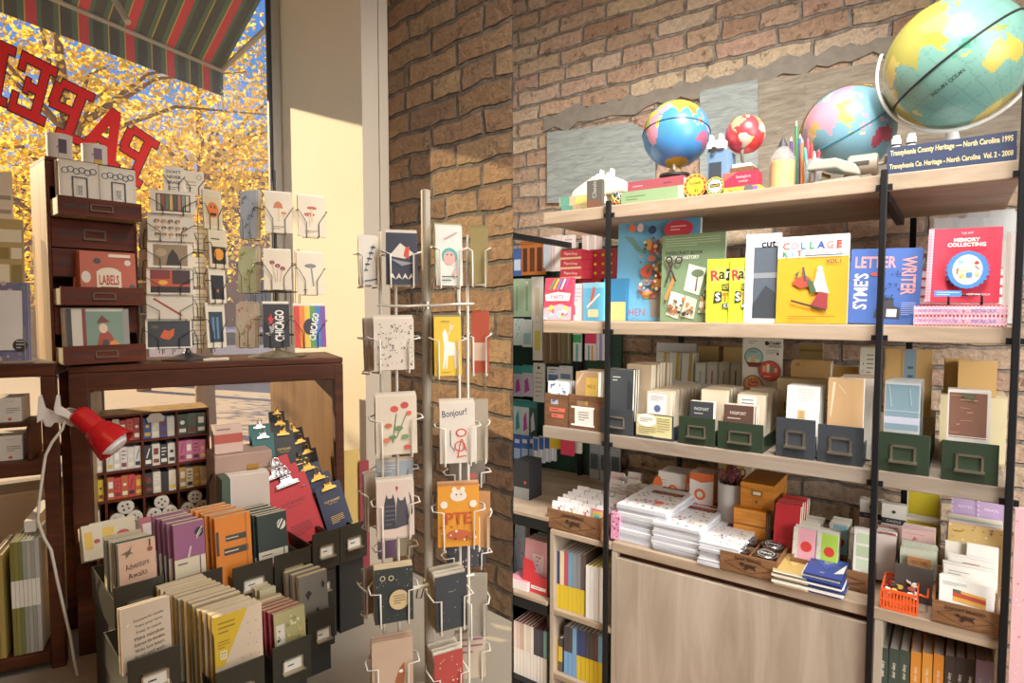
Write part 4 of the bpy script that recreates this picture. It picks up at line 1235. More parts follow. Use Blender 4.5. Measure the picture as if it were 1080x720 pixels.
# rear row
def tray(x0, x1, yt, d, dep, m, label, name='display_tray', z=ZB, th=.005, yb=None, h=None):
    s, w_, h_, _ = R.fit(d, x0, x1, yt, z)
    h_ = h or h_
    dep *= R.k
    b = MB()
    b.box(-w_ / 2, w_ / 2, 0, dep, 0, th, m); b.box(-w_ / 2, w_ / 2, 0, th, th, h_, m); b.box(-w_ / 2, w_ / 2, dep - th, dep, th, h_, m)
    b.box(-w_ / 2, -w_ / 2 + th, th, dep - th, th, h_, m); b.box(w_ / 2 - th, w_ / 2, th, dep - th, th, h_, m)
    return at(b, name, R, s, d, z, label, 'tray'), s, w_


DR = .32
tray(688, 733, 401, DR, .10, '#d9d3c2', 'cream card tray at the back holding stamp packs, left of two')
tray(718, 768, 405, DR - .015, .012, '#cfc9b6', 'cream card divider standing before the stamp packs', 'card_divider')
for i in range(3):
    stack(R, 3, DR + .012 + 0, .02, 690 + i * 13.5, 702 + i * 13.5, 372 + i * .5, ZB + .006, .012, ['#cfcbb9', '#b7ad78', '#d5d1c4'], f'clear pack of stamps with pale card, front of the {["left", "middle", "right"][i]} row in the cream tray', 'clear pack of stamps, {} in the ' + ['left', 'middle', 'right'][i] + ' row of the cream tray', 'stamp pack', 'stamp_pack', 'stamp packs in the left tray', art0=[('r', .1, .1, .9, .9, '#d9d6c8'), ('p', [(.6, 0), (.9, 0), (.95, 1), (.65, 1)], ['#c2a24a', '#b79a3c', '#b4973f'][i])], lean=.1, jit=.002)
for i in range(4):
    stack(R, 2, DR + .012, .02, 732 + i * 12.5, 743 + i * 12.5, 383 - i * .3, ZB + .006, .012, ['#cdcabb', '#dad6c8'], f'small clear stamp pack with botanical print, {["leftmost", "second from the left", "third from the left", "rightmost"][i]} beside the stamp poster', 'small clear stamp pack, second row of ' + ['leftmost', 'second', 'third', 'rightmost'][i] + ' pile beside the poster', 'stamp pack', 'stamp_pack', None, art0=[('r', .05, .05, .95, .95, '#dcdacb'), ('l', .45 + .1 * (i % 2), .2, .5, .85, .12, ['#9db08a', '#b8442f', '#8a9a6a', '#4a4238'][i]), ('r', .1, .05, .9, .3, '#5c564a')], lean=.08, jit=.002)
tray(731, 783, 405, DR + .005, .085, '#e2decd', 'cream card tray at the back holding botanical stamp packs, right of two', h=.05)
stack(R, 1, DR + .105, .01, 691, 733, 362, ZB + .0005, .004, '#e4e6e4', 'blank white card standing at the back above the stamp packs', '', 'card', 'white_card', None)
boxup(DR + .11, 736, 758, 365, ZB, .05, '#c9ac72', [('lines', .2, .4, .8, .6, 1, '#8a6a3a')], 'tan kraft box at the back, nearer the white card', name='kraft_box')
boxup(DR + .11, 763, 783, 366, ZB, .05, '#cfae70', [('lines', .1, .5, .6, .6, 1, '#4a3a22')], 'tan kraft box at the back, nearer the stamp poster', name='kraft_box')
poster = [('lines', .15, .88, .38, .95, 2, '#888'), ('t', 'STAMP', .8, .9, .05, .3, 'ink', 0, .03), ('t', 'CATALOG', .8, .85, .035, .3, 'ink', 0, .02), ('e', .61, .9, .05, .06, 'ink'), ('lines', .6, .72, .9, .8, 3, '#777'), ('e', .88, .73, .03, .03, 'ink'),
          ('e', .29, .67, .24, .24, '#3f7f78'), ('e', .29, .67, .215, .215, '#9cc3b8'), ('p', [(.1, .58), (.48, .58), (.4, .5), (.18, .5)], '#7a3030'), ('r', .14, .58, .22, .66, '#d9cfb0'), ('r', .22, .58, .34, .7, '#c9b88a'), ('r', .34, .58, .44, .64, '#d9cfb0'), ('t', 'CHICAGO', .29, .76, .04, .22, '#7a4a3a'),
          ('e', .7, .45, .27, .27, '#5a4038'), ('e', .7, .45, .25, .25, '#cf4a3c'), ('r', .52, .43, .6, .53, '#e2b08a'), ('r', .62, .42, .70, .56, '#f0d9a8'), ('r', .72, .43, .8, .53, '#5f8f80'), ('r', .82, .43, .88, .5, '#e2b08a'), ('lines', .56, .34, .84, .38, 1, '#f0d9c8'),
          ('e', .29, .22, .24, .24, '#2f4f68'), ('e', .29, .22, .215, .215, '#e2914a'), ('t', 'LATE', .29, .29, .05, .24, '#5a4a3a', 0, .02), ('r', .18, .19, .42, .26, '#c03a34'), ('t', 'Yours', .3, .225, .04, .2, '#f2e6d0'), ('t', 'FEES', .29, .13, .05, .22, '#5a4a3a', 0, .02), ('lines', .6, .05, .95, .15, 3, '#888')]
stack(R, 1, .27, .01, 783.5, 826, 355.5, ZB + .0005, .004, '#e6e0d0', 'tall cream poster card with three round stamp designs', '', 'poster', 'poster_card', None, art0=poster, lean=.0, hide=0.36)
boxup(.22, 820, 862, 400, ZB, .12, '#cdb789', [('lines', .18, .35, .24, .75, 1, '#5a4a2a'), ('lines', .2, .2, .32, .6, 5, '#6a5a3a')], 'pale tan box with small print behind the white packets', name='card_box')
boxup(.22, 861, 900, 402, ZB, .12, '#c9b384', [('lines', .3, .5, .8, .75, 2, '#6a5a3a')], 'pale tan box behind the large kraft notebooks', name='card_box')
boxup(.42, 843, 868, 362, ZB, .02, '#cdb277', [('r', .0, .9, 1, .93, '#a98c54')], 'tall tan box with a folded lid standing at the back', name='kraft_box')
zk = R.S(850, 400, .24)[1]
stack(R, 3, .25, .014, 834, 876, 382, zk + .001, .010, ['#b88f57', '#c29a62', '#b78d55'], 'kraft envelope pack leaning on the tan box, front one', 'kraft envelope pack leaning on the tan box, {} from the front', 'envelope', 'kraft_envelope_pack', 'kraft packs on the tan box', art0=[('r', .12, .7, .22, .85, '#8a6a3a'), ('l', .24, 0, .34, 1, .01, '#9a7a48')], lean=.25)
stack(R, 3, .30, .014, 872, 905, 388, zk + .001, .010, ['#c99a4a', '#d0a452', '#c2924a'], 'gold kraft pack with clear film beside the kraft envelopes', 'gold kraft pack, {} from the front beside the kraft envelopes', 'envelope', 'kraft_envelope_pack', 'gold kraft packs', lean=.2)
stack(R, 2, .26, .012, 907, 931, 367, ZB + .10, .010, ['#e2dac4', '#d6cdb4'], 'tall cream notebook with a dotted spine behind the middle post', 'tall cream notebook, {} behind the middle post', 'notebook', 'notebook', None, art0=[('lines', .3, .5, .6, .9, 5, '#7a7a70'), ('dots', .1, .2, .2, .8, 8, .02, ['ink'])], hide=0.2)
stack(R, 2, .25, .014, 934, 984, 369, ZB + .10, .012, ['#cfa562', '#c69c5a'], 'kraft notebook with a blue grey paper band at the back', 'kraft notebook, {} behind the banded one', 'notebook', 'notebook', None, art0=[('r', .4, .12, .66, 1, '#7f98a6'), ('lines', .48, .3, .6, .8, 4, '#3f5866'), ('l', .36, 0, .36, 1, .012, '#b58a48')])
boxup(.235, 907, 986, 437, ZB, .10, '#bfa97e', [], 'long tan riser box carrying the tall notebooks', name='riser_box', )
boxup(.19, 992, 1063, 418.5, ZB, .15, '#d5c79c', [('r', 0, .0, 1, .03, '#b8a878')], 'wide pale cream box behind the end bin', name='card_box')
zk2 = R.S(1030, 418, .2)[1]
stack(R, 3, .20, .013, 1011, 1052, 382, zk2 + .0008, .010, ['#c59b5c', '#cba264', '#c0965a'], 'kraft notebook pack on the cream box, front one', 'kraft notebook pack on the cream box, {} from the front', 'notebook', 'notebook', 'kraft notebooks on the cream box', lean=.05)
stack(R, 2, .245, .013, 997, 1022, 378, zk2 + .0008, .010, ['#cfa560', '#c59b5c'], 'gold kraft notebook pack left of those on the cream box', 'gold kraft notebook pack, {} left on the cream box', 'notebook', 'notebook', None)

# brown file boxes at the left end
for i, (x0, x1, yt, lab) in enumerate([(574.5, 600, 416, 'brown wooden file box with red paper labels'), (599, 637, 417.5, 'brown wooden file box with a white handwritten label')]):
    d = .012
    s, w_, h_, _ = R.fit(d, x0, x1, yt, ZB)
    t = empty('file_box', R.W(s, d, ZB + .0006), R.yaw, lab, 'box', 'wooden file boxes')
    b = MB(); th = .006
    b.box(-w_ / 2, w_ / 2, 0, .24, 0, th, 'walnut'); b.box(-w_ / 2, -w_ / 2 + th, th, .24, th, h_, 'walnut'); b.box(w_ / 2 - th, w_ / 2, th, .24, th, h_, 'walnut'); b.box(-w_ / 2 + th, w_ / 2 - th, .24 - th, .24, th, h_, 'walnut')
    hx, hz = (-.1 * w_, h_ * .76)
    hw = w_ * .32; hh = h_ * .075
    b.box(-w_ / 2, w_ / 2, 0, th, th, hz - hh, 'walnut'); b.box(-w_ / 2, w_ / 2, 0, th, hz + hh, h_, 'walnut'); b.box(-w_ / 2, hx - hw / 2, 0, th, hz - hh, hz + hh, 'walnut'); b.box(hx + hw / 2, w_ / 2, 0, th, hz - hh, hz + hh, 'walnut')
    b.build('box_body', t)
    b = MB()
    if i == 0: b.art([('r', .2, .46, .85, .58, '#c9604a'), ('lines', .25, .48, .8, .56, 1, '#5a2a20'), ('r', .3, .27, .8, .39, '#c9604a'), ('lines', .35, .29, .7, .37, 1, '#5a2a20')], w_, h_)
    else: b.art([('r', .2, .14, .72, .62, '#e2ded6'), ('r', .1, .62, .75, .67, '#efece4'), ('r', .1, .1, .75, .15, '#efece4'), ('lines', .3, .25, .6, .55, 4, '#6a6a66')], w_, h_)
    b.build('paper_label', t)
stack(R, 3, .03, .02, 577, 597, 403, ZB + .007, .012, ['#dfe2e8', '#c9d4e2'], 'blue and white floral card set in the red labelled box', 'blue and white card set, {} in the red labelled box', 'card set', 'card_set', 'card sets in the red labelled box', art0=[('dots', .05, .1, .95, .95, 26, .05, ['#3f5f9f', '#6a8ac0'])], hide=0.35)
stack(R, 4, .03, .022, 606, 630, 393, ZB + .007, .014, ['#b08a62', '#cfc6b0', '#b99a70'], 'kraft card set with a yellow label in the wooden file box', 'kraft card set, {} from the front in the wooden file box', 'card set', 'card_set', 'card sets in the white labelled box', art0=[('r', .45, .05, .95, .85, '#d2ab4a'), ('t', 'NO 2', .7, .6, .1, .35, '#5a4a1a'), ('p', [(.02, .7), (.3, .98), (.36, .98), (.05, .6)], '#cdb595')], hide=0.35)

# ================================================================== right: on the cabinet
def wood_tray(x0, x1, yt, d, dep, z, cols, rows, label, brand, m='crate_wood', h=None, note=None):
    s, w_, h_, _ = R.fit(d, x0, x1, yt, z)
    h_ = h or h_
    dep *= R.k
    t = empty('wooden_tray', R.W(s, d, z + .0006), R.yaw, label, 'tray', 'branded wooden trays')
    b = MB(); th = .006
    b.box(-w_ / 2, w_ / 2, 0, dep, 0, th, m); b.box(-w_ / 2, -w_ / 2 + th, th, dep, th, h_, m); b.box(w_ / 2 - th, w_ / 2, th, dep, th, h_, m); b.box(-w_ / 2 + th, w_ / 2 - th, dep - th, dep, th, h_, m)
    b.box(-w_ / 2, w_ / 2, 0, th, 0, h_, m)
    b.build('tray_body', t, bev=.001)
    b = MB()
    for i in range(1, cols): b.box(-w_ / 2 + w_ * i / cols - .0025, -w_ / 2 + w_ * i / cols + .0025, th, dep - th, th, h_ * .9, m)
    for j in range(1, rows): b.box(-w_ / 2 + th, w_ / 2 - th, dep * j / rows - .0025, dep * j / rows + .0025, th, h_ * .9, m)
    if cols > 1 or rows > 1: b.build('divider', t)
    b = MB(); dk = '#2e1c10'
    q = [(.08, .5), (.5, .88), (.92, .5), (.5, .12)]
    for i in range(4):
        a, c = q[i], q[(i + 1) % 4]
        b.art([('l', a[0], a[1], c[0], c[1], .008, dk)], w_, h_)
    b.art([('t', brand, .5, .80, .15, .6, dk, 0, .02), ('lines', .75, .1, .95, .22, 2, dk),
           ('p', [(.42, .5), (.5, .6), (.6, .56), (.66, .62), (.62, .48), (.66, .3), (.6, .4), (.52, .42), (.46, .28), (.42, .3), (.46, .42)], dk), ('e', .40, .56, .03, .03, dk)], w_, h_)
    b.build('brand_mark', t)
    return s, w_, h_


ZCT = ZC + .001
# washi sticker packs in the left tray
s, w_, h_ = wood_tray(577, 633, 541.5, .008, .20, ZL, 3, 1, 'brown wooden tray at the left end full of tiny sticker packs', 'DIXIE BRAND')
rn = random.Random(21)
cols_ = ['#efe9e4', '#ece2e0', '#f1eee8', '#e9e6e6']
n = 0
for c in range(4):
    for r_ in range(6):
        x = s - w_ / 2 + w_ * (c + .5) / 4
        m = sheet(w_ / 4 - .006, h_ + .012 + .012 * (r_ / 6) + rn.uniform(0, .006), .010, cols_[n % 4], [('dots', .05, .1, .95, .95, 14, .07, ['#d0434f', '#e28aa0', '#3f4a5a', '#e8a03c', '#c83a6a'][c % 3:c % 3 + 3])] if not (c == 3 and r_ == 0) else [('r', .02, .02, .98, .98, '#d96a8a'), ('r', .1, .1, .9, .9, '#e2b84a'), ('r', .2, .2, .8, .8, '#8fc48a'), ('r', .3, .3, .7, .7, '#7a9ad0')])
        at(m, 'sticker_pack', R, x, .018 + r_ * .028, ZL + .0075, f'tiny white sticker pack with coloured specks, {ORD[r_]} in {["leftmost", "second", "third", "rightmost"][c]} row of the left tray', 'sticker pack', 'sticker packs in the left wooden tray', lean=.25, t=.01)
        n += 1
for i in range(7):
    x0 = 640 + (i % 4) * 9; yt = 508 - (i // 4) * 8
    stack(R, 1, .24 + .03 * (i // 4) + .0, .01, x0, x0 + 14, yt + (i % 2) * 4, ZC + .0006, .012, ['#e9e0da', '#eedfe0', '#e6dccb', '#f0ece6', '#e3c9c4', '#ece6da', '#e9d9d9'][i], f'pale card pack at the back left of the cabinet, {ORD[i].replace("front", "first")} from the left', '', 'card pack', 'card_pack', None, art0=[('lines', .15, .5, .85, .9, 3, '#c9b5b0')], lean=.3)
stack(R, 1, .18, .01, 649, 675, 529, ZC + .0006, .02, '#e28aa6', 'bright pink and teal card pack lying behind the left tray', '', 'card pack', 'card_pack', None, art0=[('r', .1, .2, .4, .8, '#cf3f7a'), ('r', .5, .2, .9, .8, '#5fb8b0')])
s_, w2, h2, _ = R.fit(.02, 645, 654, 541, ZC)
m = MB(); m.box(-w2 / 2, w2 / 2, 0, .22, 0, h2, '#d98fb0'); m.art([('dots', .05, .05, .95, .95, 20, .1, ['#8f2f5a', '#f0d0dc'])], w2, h2)
m.T = Matrix.Translation((-w2 / 2, .22, 0)) @ Matrix.Rotation(-math.pi / 2, 4, 'Z'); m.T = m.T @ Matrix.Translation((.11, 0, 0)); m.art([('dots', .05, .05, .95, .95, 40, .03, ['#8f2f5a', '#f0d0dc'])], .22, h2); m.T = Matrix.Identity(4)
at(m, 'gift_box', R, s_ - .002, .02, ZC, 'pink patterned narrow box beside the black post on the cabinet', 'box')

# sticker book piles
def pile(fr, n, x0, x1, ytf, d, dep, z, tk, m, art, edges, label, cat, name, group, yaw=0.0, jit=.004, w_=None, s=None):
    if s is None:
        s, w0, h0, _ = fr.fit(d, x0, x1, ytf, z)
        w_ = w_ or w0; tk = tk or h0 / n
    rn = random.Random(int(x0))
    for k in range(n):
        b = flat(w_, dep * fr.k, tk - .0007, m if isinstance(m, str) else m[k % len(m)], art if k == n - 1 else (), edges[k % len(edges)])
        lb = label + (', topmost of the pile' if k == n - 1 else ', bottom of the pile' if k == 0 else f', {ORD[k].replace("front", "first")} from the bottom')
        top = k == n - 1
        at(b, name, fr, s + (0 if top else rn.uniform(-jit, jit)), d + (0 if top else rn.uniform(-jit, jit)), z + k * tk, lb, cat, group, yaw + (0 if top else rn.uniform(-.02, .02)))


def sticker_cover(c1, c2):
    return [('r', .3, .80, .85, .9, '#1c1418'), ('t', 'SO MANY', .57, .85, .05, .48, c1, 0, .03), ('r', .25, .56, .9, .66, '#1c1418'), ('t', 'STICKERS', .57, .61, .06, .58, c1, 0, .03), ('t', 'FLOWER', .57, .73, .07, .55, c2, 0, .03), ('e', .75, .97, .05, .02, '#3f9fc4'),
            ('dots', .05, .05, .95, .5, 60, .028, ['#d03a3a', '#e8a02c', '#3f7fc0', '#4f9f5a', '#8f4f9f', '#e2c23c', '#e28aa0'])]
edg = ['#c2c3ca', '#acb0ba', '#c9c9cc', '#b5b9c2']
pile(R, 9, 658, 694, 536, .025, .26, ZCT, None, '#efeeea', sticker_cover('#e0703a', '#efe3d4') + [('e', .7, .22, .1, .08, '#e2593a')], edg, 'thick white sticker book in the left pile', 'book', 'sticker_book', 'left pile of sticker books', w_=.19)
pile(R, 9, 688, 738, 555, .012, .27, ZCT, None, '#f0efec', sticker_cover('#e25a3a', '#d9443a'), edg, 'thick white sticker book in the middle pile', 'book', 'sticker_book', 'middle pile of sticker books', w_=R.fit(.012, 688, 738, 555, ZCT)[1])
pile(R, 8, 737, 779, 575, -.0, .25, ZCT, None, '#f0efec', sticker_cover('#d94aa0', '#7a3fa0'), edg, 'thick white sticker book in the right pile', 'book', 'sticker_book', 'right pile of sticker books', w_=R.fit(0, 737, 779, 575, ZCT)[1])
# orange records packs
rec = [('r', 0, 0, 1, 1, '#e4e0d8'), ('e', -.0, .55, .16, .3, '#e06a34'), ('r', .86, 0, 1, 1, '#e06a34'), ('t', 'HEADSPACE', .93, .5, .07, .7, '#f2e4d4', 90), ('e', .48, .5, .16, .16, '#e25f2f'), ('e', .48, .5, .09, .09, '#cfe0c4'), ('lines', .12, .3, .28, .8, 6, '#b8b4ac'), ('l', 0, 0, 1, .0, .06, '#d8d2c8')]
stack(R, 6, .24, .014, 693, 727, 500, ZCT + .055, .009, '#e6e2da', 'white pack with an orange ring, front of the left group', 'white pack with an orange ring, {} from the front of the left group', 'craft pack', 'craft_pack', 'orange ring packs on the left', art0=rec, edge='#d8d4cc', lean=.12)
rec2 = [('r', 0, 0, 1, 1, '#e9e5de'), ('p', [(0, .85), (.5, .78), (1, .85), (1, 1), (0, 1)], '#e06a34'), ('r', 0, 0, 1, .1, '#e06a34'), ('e', .45, .5, .24, .24, '#e25f2f'), ('e', .45, .5, .13, .13, '#cfe0c4'), ('lines', .25, .18, .7, .28, 2, '#b8b4ac')]
stack(R, 6, .22, .014, 727, 752, 500, ZCT + .055, .010, '#e8e4dc', 'white and orange pack with a ring, front of the right group', 'white and orange pack, {} from the front of the right group', 'craft pack', 'craft_pack', 'orange ring packs on the right', art0=rec2, edge='#e0703c', lean=.05)
boxup(.20, 688, 754, 538, ZC, .14, '#cfc9bd', [], 'low pale riser box under the orange ring packs', name='riser_box')
s_, z_ = R.S(691, 500, .30)
b = MB(); b.lathe([(.016, 0), (.016, .10), (.012, .11), (.012, .125), (0, .126)], '#23262a', 16)
at(b, 'black_bottle', R, s_, .36, ZC + .001, 'black bottle behind the orange ring packs', 'bottle')
stack(R, 3, .40, .02, 757, 793, 482, ZCT, .006, ['#d9cba0', '#d8c33a', '#cdbb8e'], 'cream and yellow card standing at the back behind the scissors', 'cream card, {} behind the scissors', 'card', 'card', 'cards behind the scissors', art0=[('r', .2, 0, .35, 1, '#d8c33a'), ('r', .62, 0, .75, 1, '#d8c33a'), ('lines', .4, .6, .58, .9, 3, '#7a7a5a')], lean=.03)
# grey cup with scissors
s_, w2, h2, _ = R.fit(.16, 752, 780.5, 513, ZC)
rc = w2 / 2
cp = empty('ceramic_cup', R.W(s_, .16 + rc, ZC + .0006), R.yaw, 'pale grey ceramic cup full of maroon handled scissors', 'cup')
b = MB(); b.lathe([(rc * .85, 0), (rc * .95, .004), (rc, .02), (rc, h2), (rc * .94, h2), (rc * .9, .008), (0, .008)], '#b9b6b2', 28); b.build('cup_body', cp)
for i, (dx, dy, rz, ln) in enumerate([(-.022, -.008, .2, 0), (-.004, .012, 1.0, .006), (.016, -.010, -.3, .002), (.024, .012, .7, .004), (-.016, .018, 1.4, .01), (.004, -.02, -.8, -.004)]):
    g = empty('scissors', R.W(s_ + dx, .16 + rc + dy, ZC + .02), R.yaw + rz, 'maroon handled scissors in the grey cup, ' + ['front left', 'middle', 'front right', 'rear right', 'rear left', 'front centre'][i] + ' of six', 'scissors', 'scissors in the grey cup')
    b = MB(); b.prism([(-.004, 0), (.004, 0), (.007, h2 + .0), (-.007, h2 + .0)], -.001, .001, 'chrome'); b.build('blade', g)
    for sgn in (-1, 1):
        b = MB(); b.tube([(sgn * (.011 + .009 * math.cos(a * .5236)), 0, h2 + .012 + ln + .015 * math.sin(a * .5236)) for a in range(12)], .0035, '#6d2a2c', 6, True); b.tube([(sgn * .003, 0, h2 - .015), (sgn * .008, 0, h2 + .004 + ln)], .004, '#6d2a2c', 6); b.build('handle', g)
# cigar boxes
s_, w2, h2, _ = R.fit(.14, 774, 808, 538, ZC)
m = MB(); m.box(-w2 / 2, w2 / 2, 0, .18, 0, h2, 'cigar_wood'); m.art([('r', 0, .62, 1, .66, '#7a4212'), ('e', .6, .4, .06, .06, 'ink')], w2, h2)
at(m, 'cigar_box', R, s_, .14, ZC, 'small amber wooden box, lower of two beside the cup', 'box')
z2 = ZC + h2 + .001
s_, w2, h2, _ = R.fit(.16, 781, 817, 510, z2)
cg = empty('cigar_box', R.W(s_, .16, z2), R.yaw, 'large amber wooden box with a brass label plate beside the cup', 'box')
b = MB(); b.box(-w2 / 2, w2 / 2, 0, .20, 0, h2 * .8, 'cigar_wood'); b.build('box_body', cg, bev=.002)
b = MB(); b.box(-w2 / 2, w2 / 2, 0, .20, h2 * .805, h2, 'cigar_wood'); b.build('lid', cg, bev=.002)
b = MB(); b.box(-.018, .018, -.003, -.0005, h2 * .5, h2 * .72, 'brass_dull'); b.box(-.013, .013, -.0036, -.003, h2 * .56, h2 * .68, '#e0d2a8'); b.build('label_plate', cg)
b = MB(); b.lathe([(0, 0), (.005, 0), (.006, .004)], 'brass_dull', 14); b.build('latch', cg, (0, -.006, h2 * .3), (RAD(90), 0, 0))
# red notebooks
stack(R, 6, .10, .018, 815, 842, 536, ZCT, .012, '#bd222c', 'red pocket notebook with a cream band, front one', 'red pocket notebook with a cream top edge, {} from the front', 'notebook', 'pocket_notebook', 'red pocket notebooks', art0=[('r', 0, 0, 1, .2, '#e6ddd2'), ('ring', .45, .62, .07, .1, '#8a1820'), ('l', .15, .45, .85, .45, .015, '#8a1820'), ('l', .15, .28, .85, .28, .015, '#8a1820'), ('l', .15, .28, .15, .45, .015, '#8a1820'), ('l', .85, .28, .85, .45, .015, '#8a1820')], edge='#e8dcc8', lean=.22)
m = MB(); m.prism([(-.012, 0), (.10, 0), (.10, .07), (.06, .03), (-.012, .012)], 0, .004, 'kraft')
m.T = Matrix.Rotation(math.pi / 2, 4, 'Z')
at(m, 'card_stand', R, R.S(848, 560, .10)[0] + .008, .10, ZC, 'kraft card side of the stand holding the red notebooks', 'stand', yaw=math.pi / 2)
# clear tubes in the tins tray
s, w_, h_ = wood_tray(759.5, 820, 586.5, -.004, .20, ZC, 2, 3, 'brown wooden tray with round tins in its compartments', 'DIXIE BRAND')
for i, (c, r_) in enumerate([(0, 0), (1, 0), (0, 1), (1, 1)]):
    x = s - w_ / 2 + w_ * (c + .5) / 2; y = -.004 + .20 * (r_ + .5) / 3
    b = MB(); rt = w_ * .20
    b.lathe([(rt, 0), (rt, .045), (rt * 1.03, .046), (rt * 1.03, .056), (rt * .98, .058), (rt * .9, .056), (0, .056)], 'chrome', 28)
    b.T = Matrix.Translation((0, 0, .0565)) @ Matrix.Rotation(-math.pi / 2, 4, 'X')
    b.art([('e', 0.5, .0, .42, .42, '#1d1c1c'), ('ring', .5, .0, .33, .36, '#d6d2c8'), ('t', ['TACKS', 'PINS', 'CLIPS', 'BANDS'][i], .5, .0, .3, .5, '#e6e2d8', 0, .02)], rt * 2, rt * 1.2)
    b.T = Matrix.Identity(4)
    at(b, 'round_tin', R, x, y, ZC + .0135, 'round silver tin with black lid in the wooden tray, ' + ['front left', 'front right', 'rear left', 'rear right'][i] + ' compartment', 'tin', 'round tins in the wooden tray')
stack(R, 4, .145, .006, 799, 811, 544, ZC + .01, .004, 'clear_plastic', 'slim clear pack of pen refills standing in the tin tray, front one', 'slim clear pack of refills in the tin tray, {} from the front', 'refill pack', 'refill_pack', 'clear refill packs', art0=[('l', .2, .02, .2, .98, .1, '#d9d9d6'), ('l', .5, .02, .5, .98, .1, '#c9c9c6'), ('l', .8, .02, .8, .98, .1, '#e3e3e0')], edge='clear_plastic', lean=.12)
# seed card tray
s, w_, h_ = wood_tray(833, 921, 597, .055, .19, ZC, 3, 2, 'long brown wooden tray of colourful small cards', 'DIXIE BRAND')
def seed(c, lab, x0, x1, yt, d, n):
    stack(R, n, d, .011, x0, x1, yt, ZC + .0075, .006, ['#dcd8c8', '#cfccbc', '#e2dfd2'], f'small {lab} card with a red dot, front of its row', f'small pale card behind the {lab} one, {{}} from the front', 'card', 'small_card', f'cards behind the {lab} one', hide=.2, art0=[('r', .22, 0, 1, 1, c), ('e', .6, .5, .25, .25, '#d8392f'), ('dots', .0, .05, .2, .95, 10, .03, ['#bdb8a6'])], edge='#ebe8dc', lean=.25, jit=.002)
seed('#e8a6b4', 'pink', 835, 859, 560, .07, 6)
seed('#a8cf4a', 'lime green', 860, 883, 566, .07, 5)
seed('#8fc4d8', 'light blue', 873, 893, 556, .15, 7)
seed('#3d3f44', 'charcoal', 845, 865, 554, .15, 6)
stack(R, 3, .075, .012, 900, 922, 562, ZC + .0075, .004, ['#eceae2', '#f0eee8', '#e6e4da'], 'tall white sheet with three green blocks by the middle post', 'tall white sheet, {} by the middle post', 'sheet', 'sticker_sheet', 'green block sheets', art0=[('r', .14, .06, .92, .3, '#cddcc0'), ('r', .14, .36, .92, .62, '#b8d0a8'), ('r', .14, .68, .92, .92, '#c4d8b4')], lean=.2, yaw=.0, hide=0.25)
stack(R, 4, .13, .02, 895, 907, 566, ZC + .0075, .014, ['#e3dfd2', '#d9d5c6'], 'small pale box stack left of the green block sheet', 'small pale pack, {} left of the green block sheet', 'card pack', 'card_pack', 'pale packs by the green sheet', lean=.1)
stack(R, 5, .13, .016, 922, 945, 566, ZC + .01, .008, ['#e4d8d0', '#b84a50', '#e6e2da'], 'pale card pack right of the green block sheet', 'pale card pack right of the green block sheet, {} from the front', 'card pack', 'card_pack', 'packs right of the green sheet', artr=[('lines', .1, .2, .9, .9, 3, '#c05a5a')], lean=.12)
# hang tag cards at the back
for i, (x0, x1, yt) in enumerate([(907, 931, 528.5), (930, 956, 533)]):
    stack(R, 2, .30 - .03 * i, .015, x0, x1, yt, ZCT, .01, ['#e6e1d4'], f'white header card with black band over pink packs, {["left", "right"][i]} of two', f'white header card, {{}} behind the {["left", "right"][i]} banded one', 'card pack', 'header_card_pack', None, art0=[('r', 0, .52, 1, .66, '#2a2a2c'), ('r', .05, .0, .95, .5, '#d9b8ae'), ('t', 'CANDLE', .5, .59, .06, .6, '#ddd'), ('e', .5, .82, .08, .08, '#3a3a3c')], lean=.04, hide=.3)
# postcard colour pack
pan = [('r', .04, .36, .96, 1, '#d4bf23'), ('t', 'PANTONE', .36, .25, .06, .58, 'ink', 0, .03), ('t', '100 Postcards', .4, .15, .05, .68, 'ink', 0, .03)]
stack(R, 1, .34, .01, 957, 993, 520, ZCT + .05, .02, '#e6e4dc', 'large white postcard pack with an acid yellow colour block', '', 'postcard pack', 'postcard_pack', None, art0=pan, lean=.0, hide=.33)
stack(R, 1, .30, .01, 955, 992, 548, ZCT, .03, '#e6e4dc', 'lower white postcard pack with a yellow block below the larger one', '', 'postcard pack', 'postcard_pack', None, art0=[('r', .04, .45, .96, .95, '#d0b41f')], lean=.0)
boxup(.331, 957, 992, 556, ZC, .05, '#cfc8b4', [], 'pale box under the large yellow postcard pack', name='riser_box')
# purple packs
for i, (x0, x1) in enumerate([(1004, 1033), (1031, 1062)]):
    stack(R, 2, .30, .02, x0, x1, 527 + i * 4, ZCT + .05, .01, ['#b79cc4'], f'lilac scalloped pack with a {["spotted case", "yellow pencil"][i]} picture', f'lilac scalloped pack, {{}} behind the {["spotted case", "yellow pencil"][i]} one', 'craft pack', 'craft_pack', None, art0=[('e', .02, k / 8, .04, .04, '#d9c8e0') for k in range(9)] + [('e', .98, k / 8, .04, .04, '#d9c8e0') for k in range(9)] + [('t', 'NOTES PENCIL'.split()[i], .5, .8, .07, .6, '#f2ecf4'), ('p', [(.25, .3), (.8, .3), (.75, .48), (.2, .45)], '#e6e0d4' if i == 0 else '#e2b83a'), ('lines', .28, .33, .72, .43, 2, '#3a3a4a')], lean=.03, hide=.4)
boxup(.295, 1002, 1062, 566, ZC, .10, '#a3916f', [], 'tan riser box under the lilac packs', name='riser_box')
